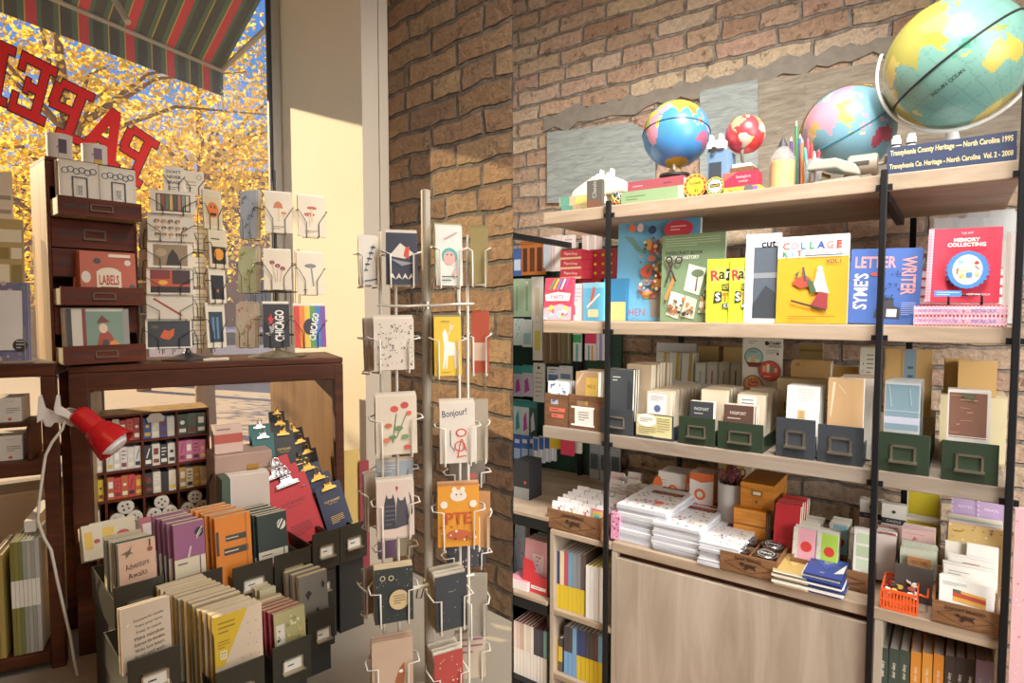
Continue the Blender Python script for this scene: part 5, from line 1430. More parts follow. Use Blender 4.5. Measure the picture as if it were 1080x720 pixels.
stack(R, 6, .20, .013, 1000, 1060, 558, ZCT, .008, ['#cfae6a', '#d9b8a8', '#bfa9b8', '#8fa8a0', '#d6c8a0', '#e0d4cc'], 'cream and gold patterned paper pack before the lilac packs', 'patterned paper pack before the lilac packs, {} from the front', 'paper pack', 'paper_pack', 'patterned paper packs', art0=[('dots', .02, .02, .98, .98, 60, .02, ['#b8862f', '#8a3a4a', '#4a6a5a', '#e8dcc0'])], artr=[('lines', .02, .8, .98, .98, 2, '#8a5a4a')], lean=.15)
# grey file box with cards
s_, w2, h2, _ = R.fit(.075, 944, 985, 597, ZC)
card_bin(R, s_, .075, ZC, w2, h2, .17, '#4a4845', 'charcoal metal file box of pastel cards between the wooden trays', 'file_box', holder=None, side=.9)
stack(R, 3, .165, .016, 951, 986, 561, ZCT + .005, .006, ['#ddb8b4', '#d9aeb0', '#e3c4bd'], 'pale pink tall card at the back of the charcoal file box', 'pale pink tall card, {} in the charcoal file box', 'card', 'card', 'pink cards in the charcoal box', art0=[('p', [(.3, .6), (.38, .78), (.5, .68)], '#c2707a'), ('l', .1, .85, .7, .85, .015, '#b86a74')], lean=.1, hide=0.45)
stack(R, 5, .095, .014, 949, 988, 582, ZCT + .005, .006, ['#cfd6c0', '#e2ddd0', '#c2cfb6'], 'pale green card in the middle of the charcoal file box', 'pale green or cream card in the charcoal file box, {} of five', 'card', 'card', 'green cards in the charcoal box', art0=[('l', 0, .72, 1, .72, .02, '#9fb08a')], lean=.12)
stack(R, 1, .083, .01, 957, 982, 590, ZCT + .005, .006, '#b5804c', 'kraft card with a red stamped emblem in the charcoal file box', '', 'card', 'card', None, art0=[('ring', .5, .35, .24, .3, '#8f2f2a'), ('t', 'HELLO THERE', .5, .85, .1, .7, '#7a2f28')], lean=.12, hide=0.15)
# right wooden tray of white cards
s, w_, h_ = wood_tray(983, 1055, 637, .0, .20, ZC, 1, 1, 'brown wooden tray of white cards at the right end', 'DIXON BRAND', h=.062)
wc = ['#ece8e0', '#efece6', '#e8e4dc']
stack(R, 3, .012, .010, 991, 1050, 616, ZC + .0075, .004, wc, 'white card with a colourful printed strip, front of the right tray', 'white card, {} from the front in the right tray', 'card', 'card', 'white cards in the right tray', art0=[('p', [(.25, .12), (.85, .02), (.85, .5), (.25, .62)], '#d8a34a'), ('p', [(.25, .32), (.85, .22), (.85, .4), (.25, .5)], '#b8432f'), ('p', [(.25, .5), (.4, .47), (.4, .6), (.25, .62)], '#4a5a4a'), ('lines', .05, .72, .5, .9, 3, '#9a9a96')], lean=.12, hide=0.42)
stack(R, 3, .06, .012, 995, 1051, 601, ZC + .0075, .004, wc, 'white card with faint writing, in the middle of the right tray', 'white card in the middle of the right tray, {} from its front', 'card', 'card', 'middle white cards in the right tray', art0=[('lines', .1, .78, .5, .9, 2, '#9a9a96')], lean=.12)
stack(R, 2, .10, .012, 1000, 1052, 592, ZC + .0075, .004, wc, 'white card with red lettering edge in the right tray', 'white card, {} behind the red lettered edge', 'card', 'card', None, art0=[('lines', .3, .86, .9, .93, 1, '#a85a5a')], lean=.12)
stack(R, 1, .125, .01, 1020, 1054, 577, ZC + .0075, .004, '#efece4', 'tall white card with a dark red fruit picture', '', 'card', 'card', None, art0=[('r', .2, .35, .85, .75, '#8f2f3a'), ('e', .5, .55, .12, .12, '#e2a63a'), ('dots', .22, .37, .83, .73, 24, .04, ['#d8c9b0', '#3a2030', '#c85a4a'])], lean=.1)
stack(R, 1, .135, .01, 997, 1030, 574, ZC + .0075, .004, '#ece6d4', 'tilted cream card with a yellow picture beside the fruit card', '', 'card', 'card', None, art0=[('r', .45, .3, .9, .65, '#d8c24a'), ('e', .65, .48, .12, .12, '#f2ecd8')], lean=.1)
# orange basket
s_, w2, h2, _ = R.fit(.004, 929, 968, 624, ZC)
bs = empty('plastic_basket', R.W(s_, .004, ZC + .0006), R.yaw, 'small bright orange plastic basket full of enamel pins', 'basket')
b = MB(); dp = .13; oc = '#e2541f'
mat(oc, .35)
b.box(-w2 * .44, w2 * .44, .006, dp - .006, 0, .004, oc)
for z0_, z1_ in ((0, .008), (h2 * .45, h2 * .52), (h2 * .86, h2)):
    b.box(-w2 / 2, w2 / 2, 0, .003, z0_, z1_, oc); b.box(-w2 / 2, w2 / 2, dp - .003, dp, z0_, z1_, oc); b.box(-w2 / 2, -w2 / 2 + .003, .003, dp - .003, z0_, z1_, oc); b.box(w2 / 2 - .003, w2 / 2, .003, dp - .003, z0_, z1_, oc)
for i in range(12):
    x = -w2 / 2 + w2 * i / 11
    b.box(x - .0022, x + .0022, .0002, .0028, .006, h2 * .88, oc); b.box(x - .0022, x + .0022, dp - .0028, dp - .0002, .006, h2 * .88, oc)
for i in range(1, 10):
    y = dp * i / 10
    b.box(-w2 / 2 + .0002, -w2 / 2 + .0028, y - .002, y + .002, .006, h2 * .88, oc); b.box(w2 / 2 - .0028, w2 / 2 - .0002, y - .002, y + .002, .006, h2 * .88, oc)
b.build('basket_body', bs)
b = MB(); b.tube([(w2 / 2 + .002, .02, h2 * .95), (w2 / 2 + .022, .03, h2 * .8), (w2 / 2 + .022, dp - .03, h2 * .8), (w2 / 2 + .002, dp - .02, h2 * .95)], .003, oc, 6); b.build('handle', bs)
rn = random.Random(5)
for i in range(22):
    b = MB(); q = rn.uniform(.006, .010)
    b.lathe([(q, 0), (q, .002), (0, .0025)], ['#e8e4d8', '#d8c9a8', '#2c2c30', '#c8a03c', '#f0ede4', '#8a3a2f'][i % 6], 8 if i % 2 else 5)
    at(b, 'enamel_pin', R, s_ + rn.uniform(-.42, .42) * w2, .004 + rn.uniform(.012, dp - .012) / R.k, ZC + h2 * rn.uniform(.62, .97), 'tiny enamel pin heaped in the orange basket', 'pin', 'enamel pins in the orange basket', rn.uniform(0, 6), rn.uniform(-.8, .8))
# envelope packs
pile(R, 7, 815, 851, 600, -.008 + .0, .11, ZC + .0006, .0068, ['#c7a55e', '#e2ddd0', '#c4a25c', '#3a3a3c'], [('p', [(.02, .98), (.98, .98), (.5, .3)], '#d3b26a'), ('l', .02, .98, .5, .3, .012, '#94733a'), ('l', .98, .98, .5, .3, .012, '#94733a'), ('lines', .35, .62, .65, .8, 2, '#8a6a30')], ['#c9b68a', '#e0dcd2', '#5a5648'], 'gold envelope set with dark and cream edges', 'envelope', 'envelope_set', 'gold envelope sets', jit=.006)
pile(R, 9, 847, 888, 604, -.012 + .0, .11, ZC + .0006, .0068, ['#2b3f86', '#e2ddd0', '#27397a', '#e2ddd0'], [('p', [(.02, .98), (.98, .98), (.5, .35)], '#3450a0'), ('l', .02, .98, .5, .35, .012, '#182860'), ('l', .98, .98, .5, .35, .012, '#182860'), ('lines', .4, .62, .62, .8, 2, '#d8cf9a'), ('lines', .4, .12, .6, .2, 1, '#d8cf9a'), ('p', [(.75, .2), (.98, .3), (.98, .8)], '#e2ddd0')], ['#2b3f86', '#e6e2d8', '#22305f'], 'blue envelope set with white flap edges', 'envelope', 'envelope_set', 'blue envelope sets', jit=.008)

# notebooks in the open shelf lower right
cl = ['#2f3d33', '#334138', '#364438', '#d0822a', '#d58a30', '#cf7f28', '#39302c', '#332c29', '#2f2927', '#a99cc4', '#ab9fc6']
nm = ['dark green', 'dark green', 'dark green', 'orange', 'orange', 'orange', 'black brown', 'black brown', 'black brown', 'lavender', 'lavender']
po = ['leftmost', 'second', 'third', 'leftmost', 'second', 'third', 'leftmost', 'second', 'third', 'left', 'right']
lefts = [926, 938, 949, 961, 973, 985, 997, 1008, 1019, 1030, 1041]
for i, c in enumerate(cl):
    sx0 = R.S(lefts[i], 690, .03)[0]; sx1 = R.S(lefts[i] + (11.6 if i else 12), 690, .03)[0]
    tk = (sx1 - sx0) * .93
    hh = R.S(lefts[i] + 5, 683 + i * 1.55, .03)[1] - .28
    b = MB(); b.box(0, tk, 0, .002, 0, hh, c); b.box(0, .0025, .002, .24, 0, hh, c); b.box(tk - .0025, tk, .002, .24, 0, hh, c); b.box(.0025, tk - .0025, .002, .238, .002, hh - .001, '#a8a29c')
    b.T = Matrix.Translation((tk / 2, 0, 0)); b.art([('t', 'dear diary', .5, .84, .42 * tk / hh, .22, '#d8d0bc', 90, .01)], tk, hh); b.T = Matrix.Identity(4)
    at(b, 'notebook', R, sx0, .03, .2806, f'{nm[i]} bound notebook on the open lower shelf, {po[i]} of its colour', 'notebook', 'bound notebooks on the lower right shelf')

# ================================================================== right: cubbies, side table, pegboard
def spines(fr, items, d, z, ytop, dep, label, group, top_col='#e9e6e0', name='notebook', cat='notebook'):
    """books side by side, spines to the viewer: (x0, x1, [(v0, v1, colour)...], what)"""
    for i, (x0, x1, bands, what) in enumerate(items):
        yt = ytop(i) if callable(ytop) else ytop
        s0_ = fr.S(x0, yt, d)[0]; s1_ = fr.S(x1, yt, d)[0]
        tk = (s1_ - s0_) * .95
        hh = fr.S((x0 + x1) / 2, yt, d)[1] - z
        b = MB(); c = bands[-1][2]
        b.box(0, tk, 0, .002, 0, hh, c); dep_ = dep * fr.k; b.box(0, .0018, .002, dep_, 0, hh, c); b.box(tk - .0018, tk, .002, dep_, 0, hh, c); b.box(.0018, tk - .0018, .002, dep_ - .002, .002, hh - .002, top_col if not isinstance(top_col, list) else top_col[i])
        b.T = Matrix.Translation((tk / 2, 0, 0))
        b.art([('r', 0, v0, 1, v1, cc) for v0, v1, cc in bands], tk, hh)
        b.T = Matrix.Identity(4)
        at(b, name, fr, s0_, d, z + .0006, label.format(what, ORD[i].replace('front', 'first') if i < 16 else 'last'), cat, group)


yb_ = [(0, .42, '#d9b91f')]
sp = [('#33406b', 'navy'), ('#2f3b63', 'navy'), ('#e0cfa6', 'cream'), ('#b3435a', 'crimson'), ('#5f9ab8', 'sky blue'), ('#82868c', 'grey'), ('#7a7e84', 'grey'), ('#5a4640', 'brown')]
items = []
for i, (c, n_) in enumerate(sp):
    x0 = 582 + i * 4.4
    items.append((x0, x0 + 4.4, [(0, .42, '#d9b91f'), (.42, 1, c)], n_))
spines(R, items, .02, ZS1, lambda i: 580.5 + i * .7, .17, '{} over yellow notebook on the upper cubby shelf, {} from the left', 'two tone notebooks in the upper cubby', '#dedcd8')
items = [(618 + i * 4.6, 622.4 + i * 4.6, [(0, 1, '#eceae4')], 'white') for i in range(5)]
spines(R, items, .015, ZS1, lambda i: 597 + i * .8, .15, '{} spined notebook with yellow top in the upper cubby, {} from the left', 'white notebooks in the upper cubby', '#d9c22c')
items = [(583, 588.5, [(0, 1, '#d0a02c')], 'amber'), (589, 593.5, [(0, .3, '#55524c'), (.3, .75, '#d2b233'), (.75, 1, '#3c3a3a')], 'grey and yellow banded')]
spines(R, items, .02, ZS2, lambda i: 672 + i, .15, '{} notebook on the lower cubby shelf, {} from the left', 'notebooks at the left of the lower cubby')
sp = [('#3f3a3c', '#6f9fd2', 'charcoal over light blue'), ('#45403f', '#6f9fd2', 'charcoal over light blue'), ('#6fa3c8', '#6f9fd2', 'sky blue'), ('#2f3c6a', '#d9b91f', 'navy over yellow'), ('#343f6e', '#d9b91f', 'navy over yellow'), ('#3f3d40', '#d9b91f', 'charcoal over yellow'), ('#453f3d', '#d9b91f', 'charcoal over yellow'), ('#5b3f3a', '#d9b91f', 'brown over yellow'), ('#6aa0c0', '#d9b91f', 'sky blue over yellow'), ('#80858a', '#d9b91f', 'grey over yellow')]
items = [(595 + i * 4.5, 599.5 + i * 4.5, [(0, .48, b_), (.48, 1, a)], n_) for i, (a, b_, n_) in enumerate(sp)]
spines(R, items, .02, ZS2, lambda i: 661 + i * 1.2, .17, '{} notebook on the lower cubby shelf, {} of the long row', 'two tone notebooks in the lower cubby', '#e4e2de')

# side table at the far left of the shelving
ts1 = R.S(577, 550)[0]; ts0 = R.S(541.3, 530)[0]
ZTB = R.S(575, 546)[1]
zsh = R.S(560, 630)[1]; zbt = R.S(560, 722)[1]
tb = empty('side_table', R.W(ts1, 0, 0), R.yaw, 'black steel side table with pale wood top beside the left cubbies', 'table')
def clipx(d, z):   # keep clear of the added sun block
    return R.loc(Vector((.006, (R.D + d * R.k - R.v.x * .006) / R.v.y)))[0]
def table_board(z0_, z1_, m, name, d0=.0, d1=.46):
    b = MB(); a0 = clipx(d0, 0) - ts1; a1 = clipx(d1, 0) - ts1
    d0 *= R.k; d1 *= R.k
    vs = [(a0, d0, z0_), (0, d0, z0_), (0, d1, z0_), (a1, d1, z0_), (a0, d0, z1_), (0, d0, z1_), (0, d1, z1_), (a1, d1, z1_)]
    b.add(vs, [(0, 3, 2, 1), (4, 5, 6, 7), (0, 1, 5, 4), (1, 2, 6, 5), (2, 3, 7, 6), (3, 0, 4, 7)], m)
    return b.build(name, tb)
table_board(ZTB - .012, ZTB, 'oak_ply', 'table_top')
table_board(ZTB - .055, ZTB - .0125, 'black_steel', 'frame_rail', 0, .03)
table_board(zsh - .012, zsh, 'oak_ply', 'lower_shelf')
table_board(zsh - .055, zsh - .0125, 'black_steel', 'frame_rail', 0, .03)
table_board(zbt - .03, zbt, 'black_steel', 'lower_shelf')
b = MB(); b.box(-.028, 0, .0435, .068, 0, ZTB - .0125, 'black_steel'); b.build('leg', tb)
boxup(.10, 542, 558, 486, ZTB, .07, '#222326', [('r', .0, 0, 1, .3, '#8a8a88'), ('e', .75, .45, .08, .08, '#d03a30')], 'black and grey stamp box with red dot on the side table', name='stamp_box')
stack(R, 4, .05, .022, 552, 579, 572, zsh, .012, ['#e6a9b2', '#d98f9c', '#cfd9e6', '#a9c8dc'], 'pink stationery set in a red pocket folder on the side table', 'stationery set behind the pink one on the side table, {} from the front', 'stationery set', 'stationery_set', 'stationery sets on the side table', art0=[('r', .3, .35, .75, .72, '#f0dce0'), ('dots', .35, .4, .7, .68, 8, .03, ['#c03040'])], lean=.08)
s_, w2, h2, _ = R.fit(.03, 551, 577, 592, zsh)
m = MB(); m.prism([(-w2 / 2, 0), (w2 / 2, 0), (w2 / 2, h2 * .55), (w2 * .30, h2 * .50), (w2 * .2, h2 * .9), (w2 * .1, h2), (-w2 * .05, h2 * .98), (-w2 * .15, h2 * .9), (-w2 / 2, h2)][:3] + [(w2 * .25, h2 * .52), (w2 * .0, h2 * .62), (-w2 * .12, h2 * .95), (-w2 / 2, h2)], 0, .004, '#c62b34'); m.art([('r', .35, .12, .95, .22, '#efe6e0'), ('lines', .4, .14, .9, .2, 1, 'ink')], w2, h2)
at(m, 'pocket_folder', R, s_, .03, zsh, 'red swooping pocket folder holding the pink stationery set', 'folder', lean=.06)
stack(R, 2, .10, .02, 541.5, 552, 548, zsh, .01, ['#b9cfe6', '#d9d3e6'], 'pale blue speckled folder at the left edge of the side table', 'pale lilac folder, {} at the left edge of the side table', 'folder', 'speckled_folder', None, art0=[('dots', .05, .05, .95, .95, 30, .06, ['#e2c23c', '#d94a6a', '#5f9fd0'])])
for i in range(4):
    b = flat(.10, .14, .009, '#d98fa0' if i % 2 else '#b8405a', (), '#e8dfe0')
    at(b, 'notepad', R, R.S(546, 600, .02)[0], .02, zsh + .0006 + i * .0096, 'pink notepad lying on the side table shelf, ' + ['bottom', 'second', 'third', 'top'][i] + ' of four', 'notepad', 'notepads on the side table', t=0)
sp = ['#e2d3c8', '#d8c0b4', '#c9a896', '#e4dccb', '#d9cdb8', '#e6e0d2', '#3a3a42', '#40404a', '#38383f', '#6f9f9a']
items = [(542 + i * 3.5, 545.4 + i * 3.5, [(0, .5, '#e6e0d6'), (.5, 1, c)], n_) for i, (c, n_) in enumerate(zip(sp, ['blush', 'blush', 'tan', 'cream', 'cream', 'white', 'black', 'black', 'black', 'teal']))]
spines(R, items, .02, zbt, lambda i: 655 + i * 1.3, .17, '{} over white slim notebook at the bottom of the side table, {} from the left', 'slim notebooks under the side table', '#8a3a40')

# green board on the brick with goods hanging from it
b0 = clipx(.47, 0); b1 = R.S(655, 400, .47)[0]
zb0, zb1 = R.S(600, 522, .47)[1], R.S(600, 262, .47)[1]
plain('board_green', '#1f4033', 0.7)
b = MB(); b.box(b0, b1, .470 * R.k, .470 * R.k + .015, zb0, zb1, 'board_green')
o = b.build('display_board', None, R.W(0, 0), (0, 0, R.yaw)); tag(o, 'dark green display board on the brick wall behind the left shelf ends', 'display board')


def hang(x0, x1, y0, y1, base, art, label, name='hanging_pack', d=.43, t=.012, cat='pack', group='packs hanging on the green board', n=1, left=None):
    s0_, zt = R.S(x0, y0, d); s1_ = R.S(x1, y0, d)[0]; zb_ = R.S((x0 + x1) / 2, y1, d)[1]; zt = R.S((x0 + x1) / 2, y0, d)[1]
    if s0_ < clipx(d, 0): s0_ = clipx(d, 0)
    m = sheet(s1_ - s0_, zt - zb_, t, base, art)
    m.tube([((s1_ - s0_) * 0, -.012, zt - zb_ - .008), (0, .47 * R.k - d * R.k - .004, zt - zb_ - .006)], .0016, 'chrome', 5)
    at(m, name, R, (s0_ + s1_) / 2, d, zb_, label, cat, group)


hang(541.5, 550, 262, 291, '#3f5f9f', [('r', .1, .2, .9, .6, '#c8d4e8')], 'blue hanging pack at the left edge of the green board, top row')
hang(549, 575, 254, 290, '#b5652a', [('r', .1, .1, .28, .8, '#4a2410'), ('r', .38, .1, .58, .8, '#5a2c14'), ('r', .68, .1, .88, .8, '#4a2410'), ('lines', .0, .88, 1, 1, 2, '#7a3f1a')], 'amber wooden case pack hanging in the top row')
hang(571, 582, 250, 286, '#d9c9c6', [('r', .2, .1, .8, .8, '#b9c2cf')], 'pale pink and white hanging pack right of the amber case')
hang(581, 592, 248, 286, '#e2cfca', [('r', .15, .1, .8, .85, '#e9e4e2'), ('l', .3, .1, .3, .9, .08, '#d98f8f')], 'pale hanging pack with pink stripe in the top row')
hang(593, 606, 248, 262, '#e6dad4', [('lines', .2, .2, .8, .8, 2, '#d98f8f')], 'pale pack tops showing above the red pencil boxes', n=1)
hang(614, 634, 248, 264, '#dcc4bd', [('l', .3, 0, .3, 1, .1, '#efe9e4'), ('l', .7, 0, .7, 1, .1, '#efe9e4')], 'pink striped pack top behind the black posts')
hang(541.5, 551, 294, 334, '#a9c2a0', [('r', .3, .15, .5, .8, '#8aa682')], 'pale green hanging pack, left of two in the second row')
hang(550.5, 561, 294, 334, '#afc8a6', [('r', .4, .15, .6, .8, '#8aa682'), ('e', .5, .9, .15, .15, '#e9e6da')], 'pale green hanging pack, right of two in the second row')
hang(560.5, 572, 292, 338, '#e6e2d6', [('r', .35, .1, .75, .75, '#dcc9a8')], 'white hanging card beside the pencil bag')
hang(541.5, 551, 336, 364, '#cfdcd8', [('dots', .1, .1, .9, .9, 14, .08, ['#7fb0a8', '#e9e6da'])], 'pale teal speckled pack at the left edge, third row')
hang(551, 561, 337, 366, '#d8e0dc', [('r', .1, .1, .9, .5, '#9fc4c0')], 'white and teal pack, third row beside the yellow card')
hang(562, 572, 338, 380, '#e2dfd2', [('r', .2, .25, .8, .75, '#d9c85a')], 'white hanging card with a yellow block, third row')
for i, (x, c) in enumerate([(573, '#7d6248'), (582, '#6d5138'), (592, '#6a6a4c')]):
    hang(x, x + 10, 348, 383, c, [('l', .5, 0, .5, 1, .1, '#4c3a28'), ('l', .8, .1, .75, 1, .04, '#c9bda0')], ['brown zip pouch hanging under the left shelf end', 'dark brown zip pouch hanging between brown and olive ones', 'olive zip pouch hanging beside the dark brown one'][i], 'hanging_pouch', cat='pouch', group=None)
hang(604.5, 613, 348, 381, '#d9dcd8', [('r', 0, .6, 1, .85, '#2f9f5a'), ('l', .5, 0, .5, .55, .3, '#4fb0b8')], 'clear pack with a teal tool and green header')
hang(617, 629, 348, 380, '#e2dde0', [('r', 0, .55, 1, .9, '#d8325f'), ('l', .35, 0, .35, .5, .15, '#4f9f8f'), ('l', .65, 0, .65, .5, .15, '#d89a3a')], 'clear pack with a crimson header beside the black post')
hang(629.5, 638, 349, 380, '#d6d4e4', [('l', .5, 0, .5, 1, .3, '#8f8fc8')], 'pale violet pack hanging behind the black post')
hang(541.5, 551, 386, 418, '#cfc9dc', [('p', [(.2, .1), (.8, .2), (.6, .6), (.3, .5)], '#c84aa0'), ('r', 0, .75, 1, 1, '#3f9f98')], 'teal carded scissors pack at the left edge', n=1)
hang(551, 562, 385, 418, '#d8d4e2', [('p', [(.2, .1), (.7, .2), (.5, .6), (.2, .5)], '#c05ab0'), ('r', 0, .75, 1, 1, '#46a39c')], 'teal carded magenta scissors pack beside the white cards')
hang(562.5, 574, 383, 424, '#e6e4dc', [('lines', .2, .1, .8, .8, 6, '#b9b9b4'), ('r', .4, .85, .6, .92, 'ink')], 'white carded pack hanging left of the wooden file boxes')
hang(577, 590, 387, 403, '#dde3ea', [('r', .1, .1, .9, .5, '#5a7fb0'), ('lines', .2, .6, .8, .9, 2, '#444')], 'white and blue carded pack above the red labelled box')
hang(590, 603, 386, 401, '#e3e6ea', [('r', .1, .1, .9, .45, '#6f8fb8')], 'white carded pack above the white labelled box')
for i in range(3):
    hang(541.5 + i * 8, 550 + i * 8, 421 + i, 458 + i, ['#bfd0d2', '#cfd8da', '#35524f'][i], [('p', [(.3, .1), (.8, .2), (.6, .7), (.3, .5)], ['#2f8f88', '#c04a98', '#cfd4d4'][i]), ('r', 0, .8, 1, 1, '#2f7f7a')], ['teal tool pack at the left edge, fifth row', 'teal carded pack with a pink tool, fifth row', 'dark green tool pack beside the file boxes, fifth row'][i])
for i in range(3):
    hang(541.5 + i * 8, 549.5 + i * 8, 459, 486 + i, ['#3a63b0', '#4570ba', '#3f68b4'][i], [('r', .1, .1, .9, .5, '#b8cbe4'), ('r', .2, .7, .8, .85, '#e8ecf2')], ['blue carded pack at the left edge, lowest row', 'blue carded pack, middle of the lowest row', 'blue carded pack beside the white pen packs, lowest row'][i])
for i in range(4):
    hang(562 + i * 6, 568 + i * 6, 461 - i, 489 - i, '#d3dae4', [('r', .1, .5, .9, .95, '#3f69b5'), ('l', .5, .05, .5, .5, .3, '#f0f2f4')], 'white and blue pen pack in the lowest row, ' + ['leftmost', 'second', 'third', 'rightmost'][i] + ' of four', d=.40 - .0 * i)
hang(580, 591, 456, 473, '#d9b822', [], 'plain yellow pack hanging under the bin shelf', d=.30)
hang(591.5, 605, 458, 480, '#c8324e', [], 'plain crimson pack hanging under the bin shelf', d=.28)
hang(605.5, 613, 459, 478, '#d6cfc4', [], 'pale pack hanging right of the crimson one', d=.30)
for i in range(3):
    hang(622 + i * 11, 632 + i * 11, 466 + i * 2, 507 + i, 'clear_film', [('r', .1, .3, .9, .7, '#3c4a50'), ('lines', .1, .75, .9, .95, 2, '#8a9a9a')], ['clear bagged grey part pack left of the black post', 'clear bagged grey part pack right of the black post', 'clear bagged grey part pack furthest right on the green board'][i])
# goods seen past the right hand post
wr = empty('hanging_rack', R.W(1.30, .25, 0), R.yaw, 'white wire display rack at the right picture edge beyond the shelving', 'rack')
b = MB(); b.tube([(0, 0, 0.002), (0, 0, 1.3)], .006, 'white_wire'); b.build('upright', wr)
b = MB(); b.box(-.12, .12, -.14, .02, .0, .012, 'white_wire'); b.build('base', wr)
stack(R, 1, .16, .01, 1072, 1092, 540, .0 + .45, .01, '#d9a8b0', 'pink patterned pack at the right edge beyond the post', '', 'pack', 'hanging_pack', None, art0=[('dots', .05, .05, .95, .95, 20, .05, ['#b85a70', '#f0e0e0'])])

# ================================================================== left: window display
PLZ = 0.70
plain('platform_paint', '#8d8271', 0.7, var=.06, scale=3)
sl = Vector((-.004, .9)); 
struct(footprint('trim_8', [(XL + .01, .9), tuple(sl), tuple(seam - Vector((.004, .004))), tuple(corner), tuple(pil), tuple(rev), tuple(WIN.W(-2.89, -.002).xy)], 0.001, PLZ, 'platform_paint', None, None))
T = Frame(1800, through=tuple(ray(200, 360).xy * 1.75), orig=200)
ZTT = T.S(210, 382)[1]
# console table
tl, tr = T.S(72, 400)[0], T.S(362, 400)[0]
TD = .30
ct = empty('console_table', T.W(0, 0, PLZ + .0006), T.yaw, 'long dark wooden console table standing in the shop window', 'table')
def ctp(mb, name, bev=.003): return mb.build(name, ct, (0, 0, -PLZ - .0006), None, bev)
hb_ = T.S(210, 382)[1] - T.S(210, 407)[1]
b = MB(); b.box(tl, tr, 0, TD, ZTT - .018, ZTT, 'dark_wood'); ctp(b, 'table_top')
b = MB(); b.box(tl + .0, tr, .001, .022, ZTT - hb_, ZTT - .0185, 'dark_wood'); ctp(b, 'apron')
b = MB(); b.box(tl, tr, TD - .024, TD - .002, ZTT - hb_ * .8, ZTT - .0185, 'dark_wood'); ctp(b, 'apron')
lw = T.S(92, 500)[0] - T.S(72, 500)[0]
for x0, x1 in ((tl, tl + lw), (tr - .028, tr)):
    b = MB(); b.box(x0, x1, 0, .045, PLZ + .0006, ZTT - .019, 'dark_wood'); ctp(b, 'leg')
    b = MB(); b.box(x0, x1, TD - .045, TD, PLZ + .0006, ZTT - .019, 'dark_wood'); ctp(b, 'leg')
b = MB(); b.box(tl + .001, tl + lw - .001, .046, TD - .046, PLZ + .10, ZTT - .08, 'sun_tone_wood'); ctp(b, 'side_panel')  # side in the painted sunlit tone
GZ = T.S(150, 598)[1]
b = MB(); b.box(tl + lw, tr - .03, .0455, TD - .001, GZ - .02, GZ, 'dark_wood'); ctp(b, 'lower_shelf')
# board for the lower reveal, its under-table shade put into the brown
p0 = ray(352, 360).xy * 2.02; p1 = along(p0, LW, 284)
o = footprint('trim_9', [tuple(p0), tuple(p0 + WD.u * .02), tuple(p1 + WD.u * .02), tuple(p1)], PLZ, ZTT - .03, 'reveal_shade_tone'); struct(o)
o = footprint('trim_10', [tuple(ray(330, 360).xy * 1.78), tuple(ray(392, 360).xy * 1.90), tuple(ray(392, 360).xy * 2.02), tuple(ray(330, 360).xy * 1.90)], PLZ, PLZ + .06, 'platform_paint'); struct(o)

# ------------------------------------------------------------------ haberdashery drawers
C = Frame(1100, through=tuple(ray(98, 360).xy * 1.70), orig=98)
c0, c1 = C.S(52, 300)[0], C.S(146, 300)[0]
cw = c1 - c0; cc_ = (c0 + c1) / 2
ztop = C.S(98, 176)[1]
CDp = .17
hc = empty('drawer_cabinet', C.W(cc_, 0, ZTT + .0006), C.yaw, 'tall dark wood haberdashery cabinet with open little drawers on the table', 'cabinet')
HH = ztop - ZTT
b = MB(); th = .008
b.box(-cw / 2, -cw / 2 + th, 0, CDp, 0, HH, 'drawer_wood', left='sun_tone_wood'); b.box(cw / 2 - th, cw / 2, 0, CDp, 0, HH, 'drawer_wood'); b.box(-cw / 2 + th, cw / 2 - th, CDp - th, CDp, 0, HH, 'drawer_wood')  # left face painted as if sunlit
b.box(-cw / 2 + th, cw / 2 - th, 0, CDp - th, 0, .006, 'drawer_wood'); b.box(-cw / 2, cw / 2, -.004, CDp, HH + .0003, HH + .010, 'drawer_wood')
b.box(-cw / 2 + th, cw / 2 - th, 0, .01, .009 + (HH - .006) * .87, HH, 'drawer_wood')
b.build('carcass', hc, bev=.001)
dh = (HH - .006) * .87 / 6
outs = {0: .075, 2: .07, 5: .075}
dz = []
